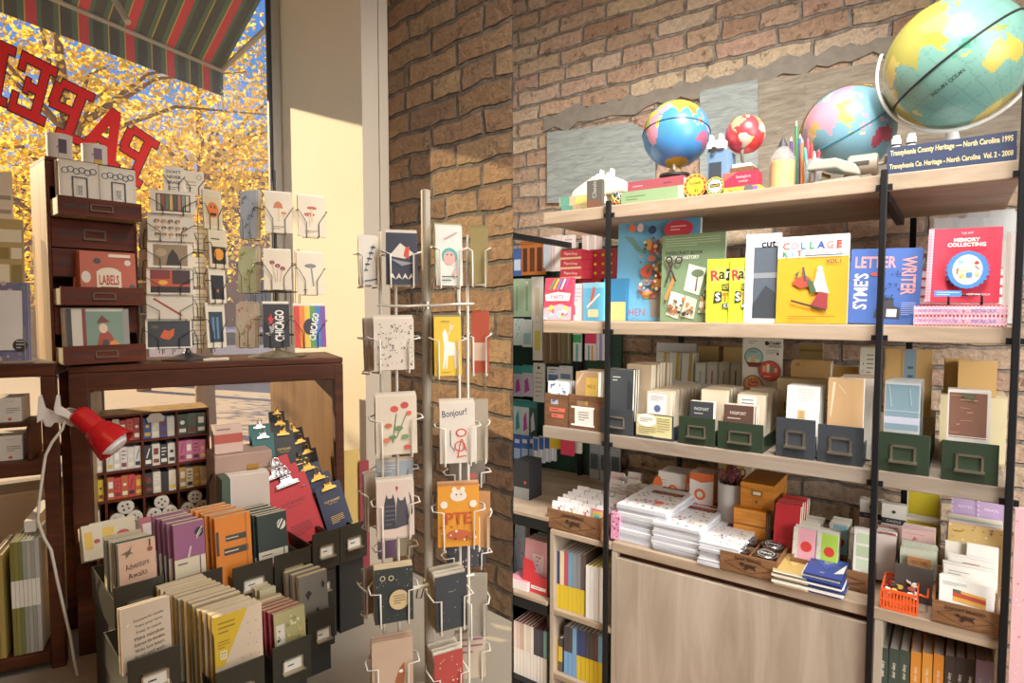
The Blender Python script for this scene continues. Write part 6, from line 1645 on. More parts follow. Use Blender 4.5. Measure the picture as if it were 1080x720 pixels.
for i in range(6):
    o_ = outs.get(i, .002)
    z0_ = .007 + i * dh
    dd = MB(); W2 = cw / 2 - th - .001
    fh = dh * (.62 if i in outs else .95)
    dr = MB()
    dr.box(-W2, W2, -o_, -o_ + .008, z0_, z0_ + fh, 'drawer_wood')
    dr.T = Matrix.Translation((0, -o_, z0_)); dr.art([('t', 'MERCERIE', .22, .5, .24, .28, '#1c0d08', 0, .01), ('t', 'BOUTON', .82, .5, .24, .22, '#1c0d08', 0, .01)], 2 * W2, fh); dr.T = Matrix.Identity(4)
    d_ = dr.build('drawer', hc)
    tr_ = MB(); tr_.box(-W2, W2, -o_ + .0085, CDp - .02 - o_, z0_ + .001, z0_ + .005, '#b09a72'); tr_.box(-W2, -W2 + .004, -o_ + .0085, CDp - .02 - o_, z0_ + .005, z0_ + fh * .9, '#c9b694'); tr_.box(W2 - .004, W2, -o_ + .0085, CDp - .02 - o_, z0_ + .005, z0_ + fh * .9, '#c9b694')
    tr_.build('drawer_tray', d_)
    pu = MB(); pw = W2 * .28; zc = z0_ + fh * .5
    pu.box(-pw, pw, -o_ - .006, -o_ - .0005, zc - fh * .2, zc - fh * .12, '#5a3c2a'); pu.box(-pw, -pw + .004, -o_ - .004, -o_ - .0005, zc - fh * .12, zc + fh * .2, '#5a3c2a'); pu.box(pw - .004, pw, -o_ - .004, -o_ - .0005, zc - fh * .12, zc + fh * .2, '#5a3c2a'); pu.box(-pw, pw, -o_ - .004, -o_ - .0005, zc + fh * .14, zc + fh * .2, '#5a3c2a')
    pu.build('label_pull', d_)
    dz.append((ZTT + z0_ + .006, -o_))
# goods in the open drawers
zi, oo = dz[5]
jp = [('r', .06, .04, .94, .96, '#dcd6c6'), ('r', .1, .05, .9, .92, '#e2dccb')] + [('ring', .15 + .14 * i, .80 + .03 * (i % 2), .07, .095, '#3c4a5a') for i in range(6)] + [('r', .3, .08, .34, .7, '#3c3a3a'), ('r', .66, .08, .7, .7, '#3c3a3a'), ('r', .3, .68, .7, .7, '#3c3a3a'), ('r', .42, .3, .58, .6, '#e9e4d6'), ('t', '御書', .5, .45, .2, .12, 'ink', 0), ('l', .12, .3, .24, .1, .02, '#444'), ('l', .78, .3, .88, .1, .02, '#444')]
stack(C, 3, oo + .015, .014, 62, 104, 170, zi, .012, ['#d8d0bd', '#c9c0aa', '#d2c9b4'], 'cream box with navy cloud border in the top drawer, left of the pair', 'cream card box, {} in the top drawer on the left', 'card box', 'card_box', 'cream cloud boxes on the left', art0=jp, lean=.04)
stack(C, 2, oo + .012, .014, 105, 143, 177, zi, .012, ['#d8d0bd', '#c9c0aa'], 'cream box with navy cloud border in the top drawer, right of the pair', 'cream card box, {} in the top drawer on the right', 'card box', 'card_box', None, art0=jp, lean=.04)
zi, oo = dz[2]
lab = [('r', 0, 0, 1, 1, '#b8553a'), ('e', .1, .5, .08, .12, '#d9cfc0'), ('e', .3, .82, .07, .06, '#4a3a38'), ('e', .92, .3, .06, .08, '#4a4a48'), ('e', .85, .8, .06, .06, '#d9cfc0'), ('r', .28, .2, .72, .62, '#e2d4b8'), ('e', .5, .6, .2, .1, '#e2d4b8'), ('t', 'LABELS', .5, .45, .2, .36, '#b8432f', 0, .03), ('lines', .34, .22, .66, .34, 2, '#7a5a3a'), ('r', .5, .9, .9, .96, '#f0d9c0')]
stack(C, 5, oo + .015, .013, 84, 143, 266, zi, .010, ['#b8553a', '#c25c40', '#b14f36'], 'terracotta book of decorative labels in the middle drawer', 'terracotta label book, {} from the front in the middle drawer', 'book', 'label_book', 'terracotta label books', art0=lab, edge='#c9653f', lean=.05)
zi, oo = dz[0]
pic = [('r', 0, 0, .08, 1, '#2c2a28'), ('r', .08, 0, .24, 1, '#c9c2b0'), ('r', .24, 0, .3, 1, '#7a2a26'), ('r', .3, .05, .9, .95, '#6f8a78'), ('r', .9, 0, 1, 1, '#8a8a82'), ('p', [(.42, .1), (.5, .5), (.58, .62), (.7, .5), (.8, .2), (.7, .08)], '#9a3a26'), ('e', .57, .62, .07, .09, '#e2bfa0'), ('p', [(.46, .72), (.55, .88), (.68, .74)], '#6a3020'), ('e', .74, .3, .08, .08, '#d8822c'), ('p', [(.5, .08), (.56, .4), (.64, .4), (.66, .08)], '#3a3030')]
stack(C, 3, oo + .012, .015, 70, 136, 326, zi, .012, ['#d0c8b6', '#b9b2a0', '#ddd6c6'], 'boxed card set with a vintage girl and pumpkin picture in the bottom drawer', 'boxed card set, {} in the bottom drawer', 'card set', 'card_set', 'boxed card sets in the bottom drawer', art0=pic, lean=.06)
# cups on the cabinet
for i, (x0, x1, yt, d) in enumerate([(50, 80, 141, .05), (88, 117, 152, .04)]):
    s_, w2, h2, _ = C.fit(d, x0, x1, yt, ztop + .011)
    rc = w2 / 2 * .92
    b = MB(); b.lathe([(rc * .98, 0), (rc, .003), (rc, h2 * .93), (rc * 1.02, h2 * .94), (rc * 1.02, h2), (rc * .9, h2), (rc * .9, h2 * .1), (0, h2 * .1)], '#e6e2da', 28)
    b.T = Matrix.Translation((0, -rc - .0005, 0)); b.art([('r', .3, .08, .72, .8, '#4a3a4a' if i == 0 else '#7a5a80'), ('r', .3, .08, .72, .3, '#d9d2c4' if i == 0 else '#d8b03a'), ('e', .24, .5, .04, .04, '#444')], rc * 1.5, h2); b.T = Matrix.Identity(4)
    at(b, 'candle_jar', C, s_, d + rc, ztop + .0112, ['white candle jar with a dark printed label on the drawer cabinet, left of two', 'white candle jar with a purple and yellow label on the cabinet, right of two'][i], 'candle jar')

# ------------------------------------------------------------------ postcard spinner racks (black wire)
def wire_pocket(parent, x, y, z, w_, h_, yaw=0.0, m='black_wire', r=.0012, dep=.022, name='wire_pocket'):
    b = MB()
    for sg in (-1, 1):
        e = sg * w_ * .5
        if m == 'white_wire':
            b.tube([(e * .72, -.005, -.004), (e * .74, -.006, h_ * .60), (e * 1.25, -.012, h_ * .64), (e * 1.28, dep * .5, h_ * .66), (e * .9, dep + .01, h_ * .66)], r, m, 6)
            b.tube([(e * .72, -.005, -.004), (e * .72, dep, -.004)], r, m, 6)
            continue
        b.tube([(e * .45, -.004, 0), (e * .45, -.004, h_ * .36), (e * .95, -.006, h_ * .62), (e * 1.05, -.006, h_ * .66), (e * 1.05, dep, h_ * .66)], r, m, 5)
        b.tube([(e * .45, -.004, 0), (e * .45, dep, 0)], r, m, 5)
    b.tube([(-w_ * .5, dep, h_ * .66), (w_ * .5, dep, h_ * .66)], r, m, 5)
    b.tube([(-w_ * .3, dep, 0), (w_ * .3, dep, 0)], r, m, 5)
    return b.build(name, parent, (x, y, z), (0, 0, yaw))


def rackcard(fr, root, rs, x0, x1, y0, y1, d, yaw, n, base, art, label, rest, group, m='black_wire', r=.0012, lean=.06, fw=1.0, name='postcard', cat='postcard', rests=None, step=.004):
    """a wire pocket of the rack with n cards in it, placed by the outline of the front card"""
    s_, w_, h_, z_ = fr.fit(d, x0, x1, y0, yb=y1)
    w_ *= fw
    for k in range(n):
        q = sheet(w_, h_ + (.0 if k == 0 else .004 * (k % 3)), .0016, base if k == 0 else (rests or [base])[k % len(rests or [base])], art if k == 0 else ())
        lb = label if k == 0 else rest.format(ORD[k])
        dx = fr.u * 0 + Vector((-math.sin(fr.yaw + yaw), math.cos(fr.yaw + yaw))) * (step * k)
        p = fr.W(s_, d).xy + dx
        o = q.build(name, None, (p.x, p.y, z_ + .002), (-lean, 0, fr.yaw + yaw))
        tag(o, lb, cat, group if k else None)
    loc = root.location
    rr = Matrix.Rotation(-root.rotation_euler.z, 2)
    p = fr.W(s_, d).xy - loc.xy
    p = rr @ p
    wire_pocket(root, p.x, p.y, z_ - loc.z, w_, h_, fr.yaw + yaw - root.rotation_euler.z, m, r, step * n + .012)
    return s_, z_


def wire_rack(fr, px, d, label, z, hgt, m, radius, base=True):
    s_ = fr.S(px, 300, d)[0]
    t = empty('postcard_rack', fr.W(s_, d, z + .0006), fr.yaw, label, 'rack')
    b = MB(); b.tube([(0, 0, .01), (0, 0, hgt)], .006, m, 10); b.build('pole', t)
    if base:
        b = MB(); b.lathe([(radius * .8, 0), (radius * .8, .003), (radius * .4, .012), (.012, .02), (.007, .03)], base if isinstance(base, str) else m, 32); b.build('base', t)
    return t


pA = wire_rack(T, 196, .13, 'black wire postcard rack next to the drawer cabinet on the console table', ZTT, .50, 'black_wire', .09)
pB = wire_rack(T, 291, .14, 'black wire postcard rack with a domed base, nearer the bright window reveal', ZTT, T.S(291, 180, .14)[1] - ZTT, 'black_wire', .11, '#5a564c')
for t, hs_ in ((pA, (.05, .12, .19, .26, .33, .40)), (pB, (.07, .13, .21, .30))):
    b = MB()
    for hz in hs_:
        b.tube([(.075 * math.cos(a * .5236), .075 * math.sin(a * .5236), hz) for a in range(12)], .0013, 'black_wire', 5, True)
        for a in range(0, 12, 3): b.tube([(0, 0, hz), (.075 * math.cos(a * .5236), .075 * math.sin(a * .5236), hz)], .0013, 'black_wire', 5)
    for a in range(12): b.tube([(.075 * math.cos(a * .5236), .075 * math.sin(a * .5236), hs_[0] - .03), (.075 * math.cos(a * .5236), .075 * math.sin(a * .5236), hs_[-1] + .05)], .0012, 'black_wire', 5)
    b.build('wire_cage', t)
pc = ['#d9cfbd', '#cfc5b2', '#e2d9c8']
A_ = [(158, 206, 202.5, 226, 'postcard of coloured book spines, top of the left rack', [('r', .12, .1, .88, .9, '#3a322c')] + [('r', .15 + .09 * i, .15, .22 + .09 * i, .85, ['#b8a888', '#8a4a3a', '#5a6a5a', '#c9a25a', '#4a4a4a', '#a86a5a', '#7a8a7a', '#d0c0a0'][i]) for i in range(8)]),
      (155, 204, 226.5, 255, 'postcard of brown mushrooms, second from the top in the left rack', [('e', .2 + .15 * (i % 5), .25 + .25 * (i // 5), .06, .035, ['#6a3f28', '#8a5a3a', '#a8764a'][i % 3]) for i in range(14)] + [('r', .19 + .15 * (i % 5), .14 + .25 * (i // 5), .21 + .15 * (i % 5), .25 + .25 * (i // 5), '#c9b48e') for i in range(14)]),
      (155, 203, 256, 283, 'sepia postcard of a perched black cat, third in the left rack', [('r', .12, .08, .88, .92, '#8a7658'), ('p', [(.4, .1), (.45, .5), (.55, .75), (.66, .5), (.72, .12)], '#2c2620'), ('e', .3, .6, .12, .1, '#a8946e')]),
      (154, 203, 283.5, 311, 'postcard of an orange sunset skyline, fourth in the left rack', [('r', .08, .06, .94, .94, '#b8502c'), ('r', .08, .06, .94, .3, '#2a1c1c'), ('r', .55, .4, .94, .94, '#3c2424'), ('r', .08, .6, .5, .94, '#7a2c28'), ('e', .35, .45, .1, .06, '#e8a23c')]),
      (154, 203, 311.5, 337, 'cream postcard of a single red pencil, fifth in the left rack', [('l', .15, .85, .75, .15, .05, '#9a3f2c'), ('l', .75, .15, .82, .08, .03, '#d9b48a')]),
      (153, 202, 337.5, 368, 'dark postcard of an orange fallen leaf, bottom of the left rack', [('r', .04, .05, .96, .95, '#2e3438'), ('p', [(.3, .4), (.4, .65), (.5, .6), (.62, .7), (.6, .45), (.5, .3), (.4, .32)], '#c8562c'), ('e', .2, .75, .08, .04, '#5a4a2c')])]
for i, (x0, x1, y0, y1, lb, ar) in enumerate(A_):
    rackcard(T, pA, 0, x0, x1, y0, y1, .045, 0, 2, pc[i % 3], ar, lb, 'cream postcard just behind the ' + lb.split(' of ')[1].split(',')[0].replace('a ', '', 1) + ' one', None, rests=pc, lean=.12)
A2 = [(213, 236, 202, 242, 'pumpkin face greeting postcard, top of the right face', [('r', .1, .1, .9, .85, '#c9b48c'), ('e', .5, .5, .32, .4, '#cf6a26'), ('p', [(.35, .55), (.45, .55), (.4, .65)], 'ink'), ('p', [(.55, .55), (.65, .55), (.6, .65)], 'ink'), ('r', .35, .35, .65, .42, 'ink')]),
      (219, 242, 242.5, 283, 'orange pumpkin on black postcard, second on the right face', [('r', .12, .1, .88, .55, '#2a2420'), ('e', .5, .35, .26, .3, '#d98a2c'), ('lines', .1, .7, .9, .8, 1, '#333')]),
      (219, 240, 283.5, 320, 'night window postcard, third on the right face', [('r', .12, .1, .88, .8, '#22222a'), ('e', .5, .35, .06, .1, '#b8703c')]),
      (216, 240, 321, 367, 'blue building photograph postcard, bottom of the right face', [('r', .14, .12, .86, .82, '#2c3a48'), ('r', .3, .2, .42, .7, '#5a7a94'), ('r', .52, .2, .64, .7, '#5a7a94')])]
for i, (x0, x1, y0, y1, lb, ar) in enumerate(A2):
    rackcard(T, pA, 0, x0, x1, y0, y1, .075, .55, 2, '#cdbf9f' if i < 2 else '#d6cdb8', ar, lb, 'pale postcard just behind the ' + lb.split(' postcard')[0] + ' one', None, rests=pc)
for i, (x0, x1, y0, y1) in enumerate([(145, 155, 232, 262), (144, 154, 264, 296), (143, 153, 300, 330), (143, 153, 334, 368)]):
    rackcard(T, pA, 0, x0, x1, y0, y1, .10, -.9, 2, '#e6ddc8', [], 'cream postcard seen edgewise between cabinet and rack, ' + ['topmost', 'second from top', 'second from bottom', 'lowest'][i], 'cream postcard seen edgewise behind the ' + ['topmost', 'second', 'third', 'lowest'][i] + ' edgewise one', None, fw=1.6)
for i, (x0, x1, y0, y1) in enumerate([(204, 218, 236, 266), (204, 218, 272, 302), (204, 218, 306, 334), (204, 217, 338, 368)]):
    rackcard(T, pA, 0, x0, x1, y0, y1, .11, .15, 1, '#e2d8c2', [('lines', .1, .2, .9, .9, 4, '#b9ae98')], 'blank backed postcard between the two faces of the left rack, ' + ['topmost', 'second from top', 'second from bottom', 'lowest'][i], '', None)
rackcard(T, pA, 0, 172, 194, 176, 204, .16, .1, 1, '#d9d0be', [('t', "DON'T", .5, .8, .12, .7, 'ink', 0, .02), ('t', 'NEVER', .5, .6, .12, .7, 'ink', 0, .02), ('t', 'ERASE', .5, .4, .12, .7, 'ink', 0, .02), ('lines', .2, .1, .8, .25, 2, '#555')], 'cream card with bold black lettering poking above the left rack', '', None)
rackcard(T, pA, 0, 194, 215, 181, 206, .17, .1, 1, '#d2c7b2', [('ring', .75, .75, .1, .14, '#8a7a6a'), ('lines', .1, .2, .6, .6, 3, '#9a8c78')], 'postcard back with a round postmark above the left rack', '', None)
B1 = [(249, 271, 202, 252, '#b9c4cf', [('dots', .05, .05, .95, .95, 26, .06, ['#7a94b4', '#d8dde2', '#5f7a9a'])], 'blue floral card turned sideways at the top of the domed rack'),
      (247, 271, 262, 309, '#c9cfa0', [('dots', .05, .05, .95, .95, 26, .06, ['#8aa05a', '#e2dcb0', '#c8b05a'])], 'green floral card turned sideways in the middle of the domed rack'),
      (244, 270, 321, 367, '#dccbb2', [('dots', .05, .05, .95, .95, 26, .06, ['#d08a5a', '#9ab07a', '#e9dcc8'])], 'peach floral card turned sideways at the bottom of the domed rack')]
for i, (x0, x1, y0, y1, c, ar, lb) in enumerate(B1):
    rackcard(T, pB, 0, x0, x1, y0, y1, .11, -.75, 4, c, ar, lb, 'cream card, {} behind the ' + lb.split(' card')[0] + ' one', 'cards behind the ' + lb.split(' card')[0] + ' one', rests=pc, step=.007)
mush = lambda c: [('p', [(.3, .62), (.36, .76), (.5, .8), (.62, .74), (.66, .62)], c), ('r', .46, .28, .54, .62, '#cbb28a'), ('e', .68, .5, .09, .06, c), ('r', .66, .36, .7, .5, '#cbb28a'), ('lines', .3, .08, .7, .18, 2, '#8a7a66')]
chi = lambda bg: [('r', 0, 0, 1, 1, bg)]
B2 = [(279, 308, 204, 246, '#d3c5ab', mush('#b5643a'), 'mushroom print card, orange caps, top left of the domed rack'),
      (278, 307, 265, 306, '#d3c5ab', [('e', .3, .7, .1, .08, '#8f2f3f'), ('e', .5, .62, .1, .08, '#8f2f3f'), ('e', .68, .55, .1, .08, '#8f2f3f'), ('l', .3, .7, .42, .2, .02, '#b99a7a'), ('l', .5, .62, .48, .2, .02, '#b99a7a'), ('l', .68, .55, .56, .2, .02, '#b99a7a')], 'mushroom print card, thin crimson caps, middle left of the domed rack'),
      (277, 305, 321, 367, '#1f2024', [('t', 'CHICAGO', .62, .5, .2, .72, '#e6e2da', 90, .03), ('p', [(.25, .7), (.32, .78), (.34, .68), (.42, .66), (.35, .6), (.36, .52), (.29, .57), (.22, .52), (.24, .61), (.18, .66)], '#c8242c'), ('t', 'hello', .3, .42, .12, .28, '#e6e2da', 60)], 'black city card with white lettering and red star')]
for i, (x0, x1, y0, y1, c, ar, lb) in enumerate(B2):
    rackcard(T, pB, 0, x0, x1, y0, y1, .04, .0, 3, c, ar, lb, 'card, {} behind the ' + ['orange mushroom', 'crimson mushroom', 'black city'][i] + ' one', 'cards behind the ' + ['orange mushroom', 'crimson mushroom', 'black city'][i] + ' one', rests=pc)
B3 = [(314, 344, 208, 250, '#cfc0a6', [('e', .5, .72, .18, .06, '#a2432f'), ('e', .4, .55, .2, .07, '#a2432f'), ('r', .47, .35, .52, .7, '#c9b08a'), ('r', .38, .25, .43, .55, '#c9b08a'), ('lines', .3, .08, .7, .16, 2, '#8a7a66')], 'mushroom print card, flat red caps, top right of the domed rack'),
      (313, 342, 268, 311, '#d3c5ab', [('e', .5, .7, .22, .08, '#6a6a70'), ('l', .52, .7, .6, .2, .06, '#77777c'), ('lines', .2, .08, .5, .14, 1, '#8a7a66')], 'mushroom print card, one grey cap, middle right of the domed rack'),
      (310, 344, 323, 367, '#c9a23a', [('r', i / 6, 0, (i + 1) / 6, 1, ['#c8322c', '#d9782c', '#d9b83a', '#4a8a4a', '#3a6aa8', '#6a3f8a'][i]) for i in range(6)] + [('e', .48, .5, .2, .26, '#26222a'), ('t', 'CHICAGO', .62, .5, .16, .66, '#e9e4d8', 80, .03)], 'rainbow striped city card, bottom right of the domed rack')]
for i, (x0, x1, y0, y1, c, ar, lb) in enumerate(B3):
    rackcard(T, pB, 0, x0, x1, y0, y1, .05, .15, 3, c, ar, lb, 'card, {} behind the ' + ['flat red mushroom', 'grey mushroom', 'rainbow city'][i] + ' one', 'cards behind the ' + ['flat red mushroom', 'grey mushroom', 'rainbow city'][i] + ' one', rests=pc)
b = MB(); b.box(-.035, .035, 0, .06, 0, .004, '#c9bfae'); at(b, 'postcard', T, T.S(228, 372, .04)[0], .04, ZTT, 'loose postcard lying flat on the table below the left rack', 'postcard')

# ------------------------------------------------------------------ left edge: second rack, acrylic holder, magazines
q0 = T.S(-60, 400, -.04)[0]; q1 = T.S(58, 400, -.04)[0]
dr_ = empty('display_table', T.W(q1, -.04, PLZ + .0006), T.yaw, 'dark wooden display table with open shelves at the left edge', 'table')
def drp(mb, name, bev=.003): return mb.build(name, dr_, (0, 0, -PLZ - .0006), None, bev)
ww = q1 - q0
zt1 = T.S(20, 384, -.04)[1]; zt1b = T.S(20, 398, -.04)[1]
zs1 = T.S(20, 488, -.04)[1]; zs1b = T.S(20, 503, -.04)[1]
b = MB(); b.box(-ww, 0, 0, .26, zt1b, zt1, 'dark_wood'); drp(b, 'table_top')
pw_ = T.S(58, 500, -.04)[0] - T.S(42, 500, -.04)[0]
for y0_ in (0.001, .22):
    b = MB(); b.box(-pw_, -.0005, y0_, y0_ + .035, PLZ + .0006, zt1b - .0005, 'dark_wood'); drp(b, 'leg')
for y0_ in (0.001, .22):
    b = MB(); b.box(-ww, -ww + pw_, y0_, y0_ + .035, PLZ + .0006, zt1b - .0005, 'dark_wood'); drp(b, 'leg')
b = MB(); b.box(-ww, -pw_ - .001, .0, .26, zs1b, zs1, 'dark_wood'); drp(b, 'shelf')
zm1 = T.S(10, 447, -.03)[1]
b = MB(); b.box(-ww, T.S(31, 447, -.03)[0] - q1, .02, .14, zm1 - .012, zm1, 'dark_wood'); drp(b, 'shelf_riser')
b = MB(); b.box(T.S(26, 447, -.03)[0] - q1, T.S(31, 447, -.03)[0] - q1, .02, .14, zs1 + .0005, zm1 - .0125, 'dark_wood'); drp(b, 'riser_leg')
zlow = T.S(20, 722, -.04)[1]
b = MB(); b.box(-ww, -pw_ - .001, .0, .26, PLZ + .02, max(PLZ + .05, zlow), 'dark_wood'); drp(b, 'shelf')
for i, (x0, x1, yt, z, lb) in enumerate([(-14, 22, 420, zm1, 'white printed soap box on the upper riser at the left edge'), (-14, 23, 460, zs1, 'white printed soap box on the shelf under the riser')]):
    s_, w2, h2, _ = T.fit(.0, x0, x1, yt, z)
    m = MB(); m.box(-w2 / 2, w2 / 2, 0, .09, 0, h2, '#c9c2b4'); m.art([('lines', .55, .35, .95, .6, 3, '#55504a'), ('e', .65, .12, .06, .06, '#b8552c'), ('lines', .5, .8, 1, .9, 1, '#b0a898')], w2, h2)
    at(m, 'printed_box', T, s_, .0, z, lb, 'box')
ac = empty('acrylic_holder', T.W(T.S(8, 380, .0)[0], .0, zt1 + .0006), T.yaw, 'clear acrylic tiered card holder on the left display table', 'holder')
b = MB(); hw_ = T.S(30, 300, 0)[0] - T.S(8, 300, 0)[0]
b.prism([(-.2, 0), (hw_, 0), (hw_, .004), (-.2, .004)], -.02, .12, 'clear_plastic')
b.T = Matrix.Rotation(math.pi / 2, 4, 'Z'); b.prism([(-.02, .004), (.12, .004), (.12, .34), (.10, .34), (.02, .09), (-.02, .09)], -hw_ + 0, -hw_ + .003, 'clear_plastic'); b.T = Matrix.Identity(4)
b.build('holder_body', ac)
stack(T, 3, -.012, .006, -24, 28, 298, zt1 + .006, .003, ['#6f6a86', '#8a86a0', '#77728e'], 'floral notepad with blank white page and black round sticker', 'floral notepad, {} behind the one with black sticker', 'notepad', 'notepad', 'floral notepads', art0=[('dots', .0, .0, 1, 1, 50, .05, ['#8a7fa8', '#5a6a94', '#c2a6a0', '#6a8a6a']), ('r', .3, .14, .88, .9, '#d9d6d0'), ('e', .82, .2, .16, .16, '#1f1f22'), ('lines', .74, .15, .9, .27, 3, '#b8b8b8')])
stack(T, 2, .03, .006, -24, 22, 230, zt1 + .006, .003, ['#b09a5f', '#bfae78'], 'olive tan checked card in the acrylic holder', 'olive tan card, {} in the acrylic holder', 'card', 'card', None, art0=[('r', .4, .84, .95, .93, '#e2d9b8'), ('r', .4, .72, .65, .8, '#8a7640'), ('r', .7, .72, .95, .8, '#e2d9b8'), ('r', .4, .55, .65, .68, '#e2d9b8'), ('r', .7, .55, .95, .68, '#8a7640')])
stack(T, 1, .07, .006, -26, 9, 178, zt1 + .006, .003, '#d8cfba', 'tall cream price sheet at the left edge above the holder', '', 'sheet', 'price_sheet', None, art0=[('lines', .3, .3, .95, .9, 8, '#9a8f7a')])
mg = ['#a58a3c', '#9a8240', '#6f6a30', '#77732f', '#646a3c', '#8a8a7c', '#9c9c90', '#8f8b84', '#a7a49c']
items = []
for i, c in enumerate(mg):
    x0 = 1 + i * 4.4 if i > 1 else -9 + i * 6
    items.append((x0 if i > 1 else -10 + i * 6.5, x0 + 4.3 if i > 1 else -4 + i * 6.5, [(0, .42, c), (.42, .66 if i > 1 else .43, '#d9d4c4' if i > 1 else c), (.66, 1, c)], ['mustard', 'mustard', 'olive', 'olive', 'olive', 'grey', 'grey', 'grey', 'pale grey'][i]))
spines(T, items, -.03, max(PLZ + .051, zlow + .001), lambda i: 574 - i * .6 if i > 1 else 586, .17, '{} spined magazine in glossy film at the lower left, {} from the left', 'magazines at the lower left', '#d8d5cc', 'magazine', 'magazine')
b = MB(); b.box(-.012, .012, 0, .20, 0, .030, '#d6d2c8'); at(b, 'paper_roll_box', T, T.S(31, 540, .0)[0], .0, T.S(30, 566, -.03)[1] + .003, 'white glossy box lying on top of the magazines', 'box')

# ------------------------------------------------------------------ red clamp lamp
LP = T.P(72, 432, -.10)
lm = empty('clamp_lamp', (LP.x, LP.y, LP.z), T.yaw, 'red metal clamp lamp with a white plastic clip on the dark table leg', 'lamp')
def Lq(px, py, dd=-.10):
    p = T.P(px, py, dd) - LP
    c, s_ = math.cos(-T.yaw), math.sin(-T.yaw)
    return Vector((p.x * c - p.y * s_, p.x * s_ + p.y * c, p.z))
a0 = Lq(80, 434); a1 = Lq(123, 470, -.14)
ax = (a1 - a0); Lx = ax.length; ax.normalize()
rot = Vector((0, 0, 1)).rotation_difference(ax)
k_ = (Lq(100, 432) - Lq(80, 432)).length / 20
b = MB()
b.lathe([(0, 0), (8 * k_, .001), (12 * k_, Lx * .06), (13 * k_, Lx * .12), (13.5 * k_, Lx * .48), (16 * k_, Lx * .55), (20 * k_, Lx * .72), (24.5 * k_, Lx), (23.5 * k_, Lx), (19 * k_, Lx * .74), (12 * k_, Lx * .55)], mat('#b8161c', .25), 32)
o = b.build('shade', lm, a0); o.rotation_mode = 'QUATERNION'; o.rotation_quaternion = rot
b = MB(); b.lathe([(6 * k_, Lx * .5), (8 * k_, Lx * .62), (15 * k_, Lx * .85), (17 * k_, Lx * .95), (12 * k_, Lx * 1.04), (0, Lx * 1.06)], '#f2f2f0', 24)
o = b.build('bulb', lm, a0); o.rotation_mode = 'QUATERNION'; o.rotation_quaternion = rot
b = MB(); b.tube([Lq(66, 434), Lq(74, 431), Lq(81, 433)], .006, 'chrome', 8); b.build('swivel', lm)
for sg in (0, 1):
    b = MB(); pts = [(41, 418), (44, 416), (48, 430), (62, 436), (76, 441), (79, 444), (77, 450), (70, 447), (58, 445), (54, 450), (48, 449), (45, 442), (39, 446)] if sg == 0 else [(60, 416), (63, 417), (64, 428), (70, 432), (79, 438), (78, 446), (70, 440), (58, 436), (57, 430)]
    P_ = [Lq(x, y, -.075 - .03 * sg) for x, y in pts]
    n_ = len(P_)
    b.prism([(p.x, p.z) for p in P_], P_[0].y - .006, P_[0].y + .006, '#ddd8d0'); b.build('clip_jaw', lm, bev=.002)
b = MB(); b.tube([Lq(68, 444), Lq(66, 452), Lq(55, 466), Lq(48, 480), Lq(45, 500), Lq(41, 530), Lq(40, 548), Lq(46, 566), Lq(54, 580), Lq(60, 610), Lq(68, 645), Lq(74, 670), Lq(78, 695), Lq(84, 722)], .0035, '#cfc8bb', 8); b.build('cord', lm)

# ------------------------------------------------------------------ pigeon hole box under the table
G = Frame(1400, through=tuple(ray(150, 360).xy * 1.80), orig=150)
g0, g1 = G.S(86, 500)[0], G.S(222, 500)[0]
gw = g1 - g0; gc = (g0 + g1) / 2
gt = G.S(155, 435)[1]; gh = gt - GZ
gd = .13
gb = empty('pigeonhole_box', G.W(gc, 0, GZ + .0006), G.yaw, 'dark wooden pigeonhole box of small matchboxes under the console table', 'box')
b = MB(); th = .007
b.box(-gw / 2, gw / 2, 0, gd, gh - th, gh, 'drawer_wood', top='sun_tone_wood'); b.box(-gw / 2, gw / 2, 0, gd, 0, th, 'drawer_wood')  # top painted lighter, as if the sun fell on it
b.box(-gw / 2, -gw / 2 + th, 0, gd, th, gh - th, 'drawer_wood'); b.box(gw / 2 - th, gw / 2, 0, gd, th, gh - th, 'drawer_wood'); b.box(-gw / 2 + th, gw / 2 - th, gd - .004, gd, th, gh - th, 'drawer_wood')
b.build('carcass', gb)
colx = [G.S(x, 500)[0] - gc for x in (86, 111, 151.5, 188, 222)]
rowz = [GZ + gh - (gh * i / 5) for i in range(6)]
b = MB()
for x in colx[1:4]: b.box(x - .003, x + .003, .0005, gd - .005, th, gh - th, 'drawer_wood')
for i in range(1, 5): b.box(-gw / 2 + th, gw / 2 - th, .001, gd - .005, rowz[i] - GZ - .003, rowz[i] - GZ + .003, 'drawer_wood')
b.build('divider', gb)
b = MB(); b.prism([(-.02, .0), (.02, .0), (.024, .012), (.012, .026), (-.012, .026), (-.024, .012)], -.006, -.001, '#b8ab98'); b.build('label_badge', gb, (.02, 0, gh - .03))
cellc = [[('#7a8a4a', '#c8c29a'), ('#b8382c', '#c9b48a'), ('#3a4f8a', '#d9d3c0'), ('#3f4a38', '#4c5844')],
         [('#d9d3c4', '#4a7a8a'), ('#d6d2c8', '#cfcabc'), ('#2c2c30', '#d6cfbd'), ('#b85a7a', '#c06a88')],
         [('#d0b42c', '#b8823a'), ('#b85a2c', '#c83a34'), ('#2c2a2a', '#d2c8b0'), ('#b0863a', '#d8c9a0')]]
rn = random.Random(9)
cn = ['first', 'second', 'third', 'fourth']
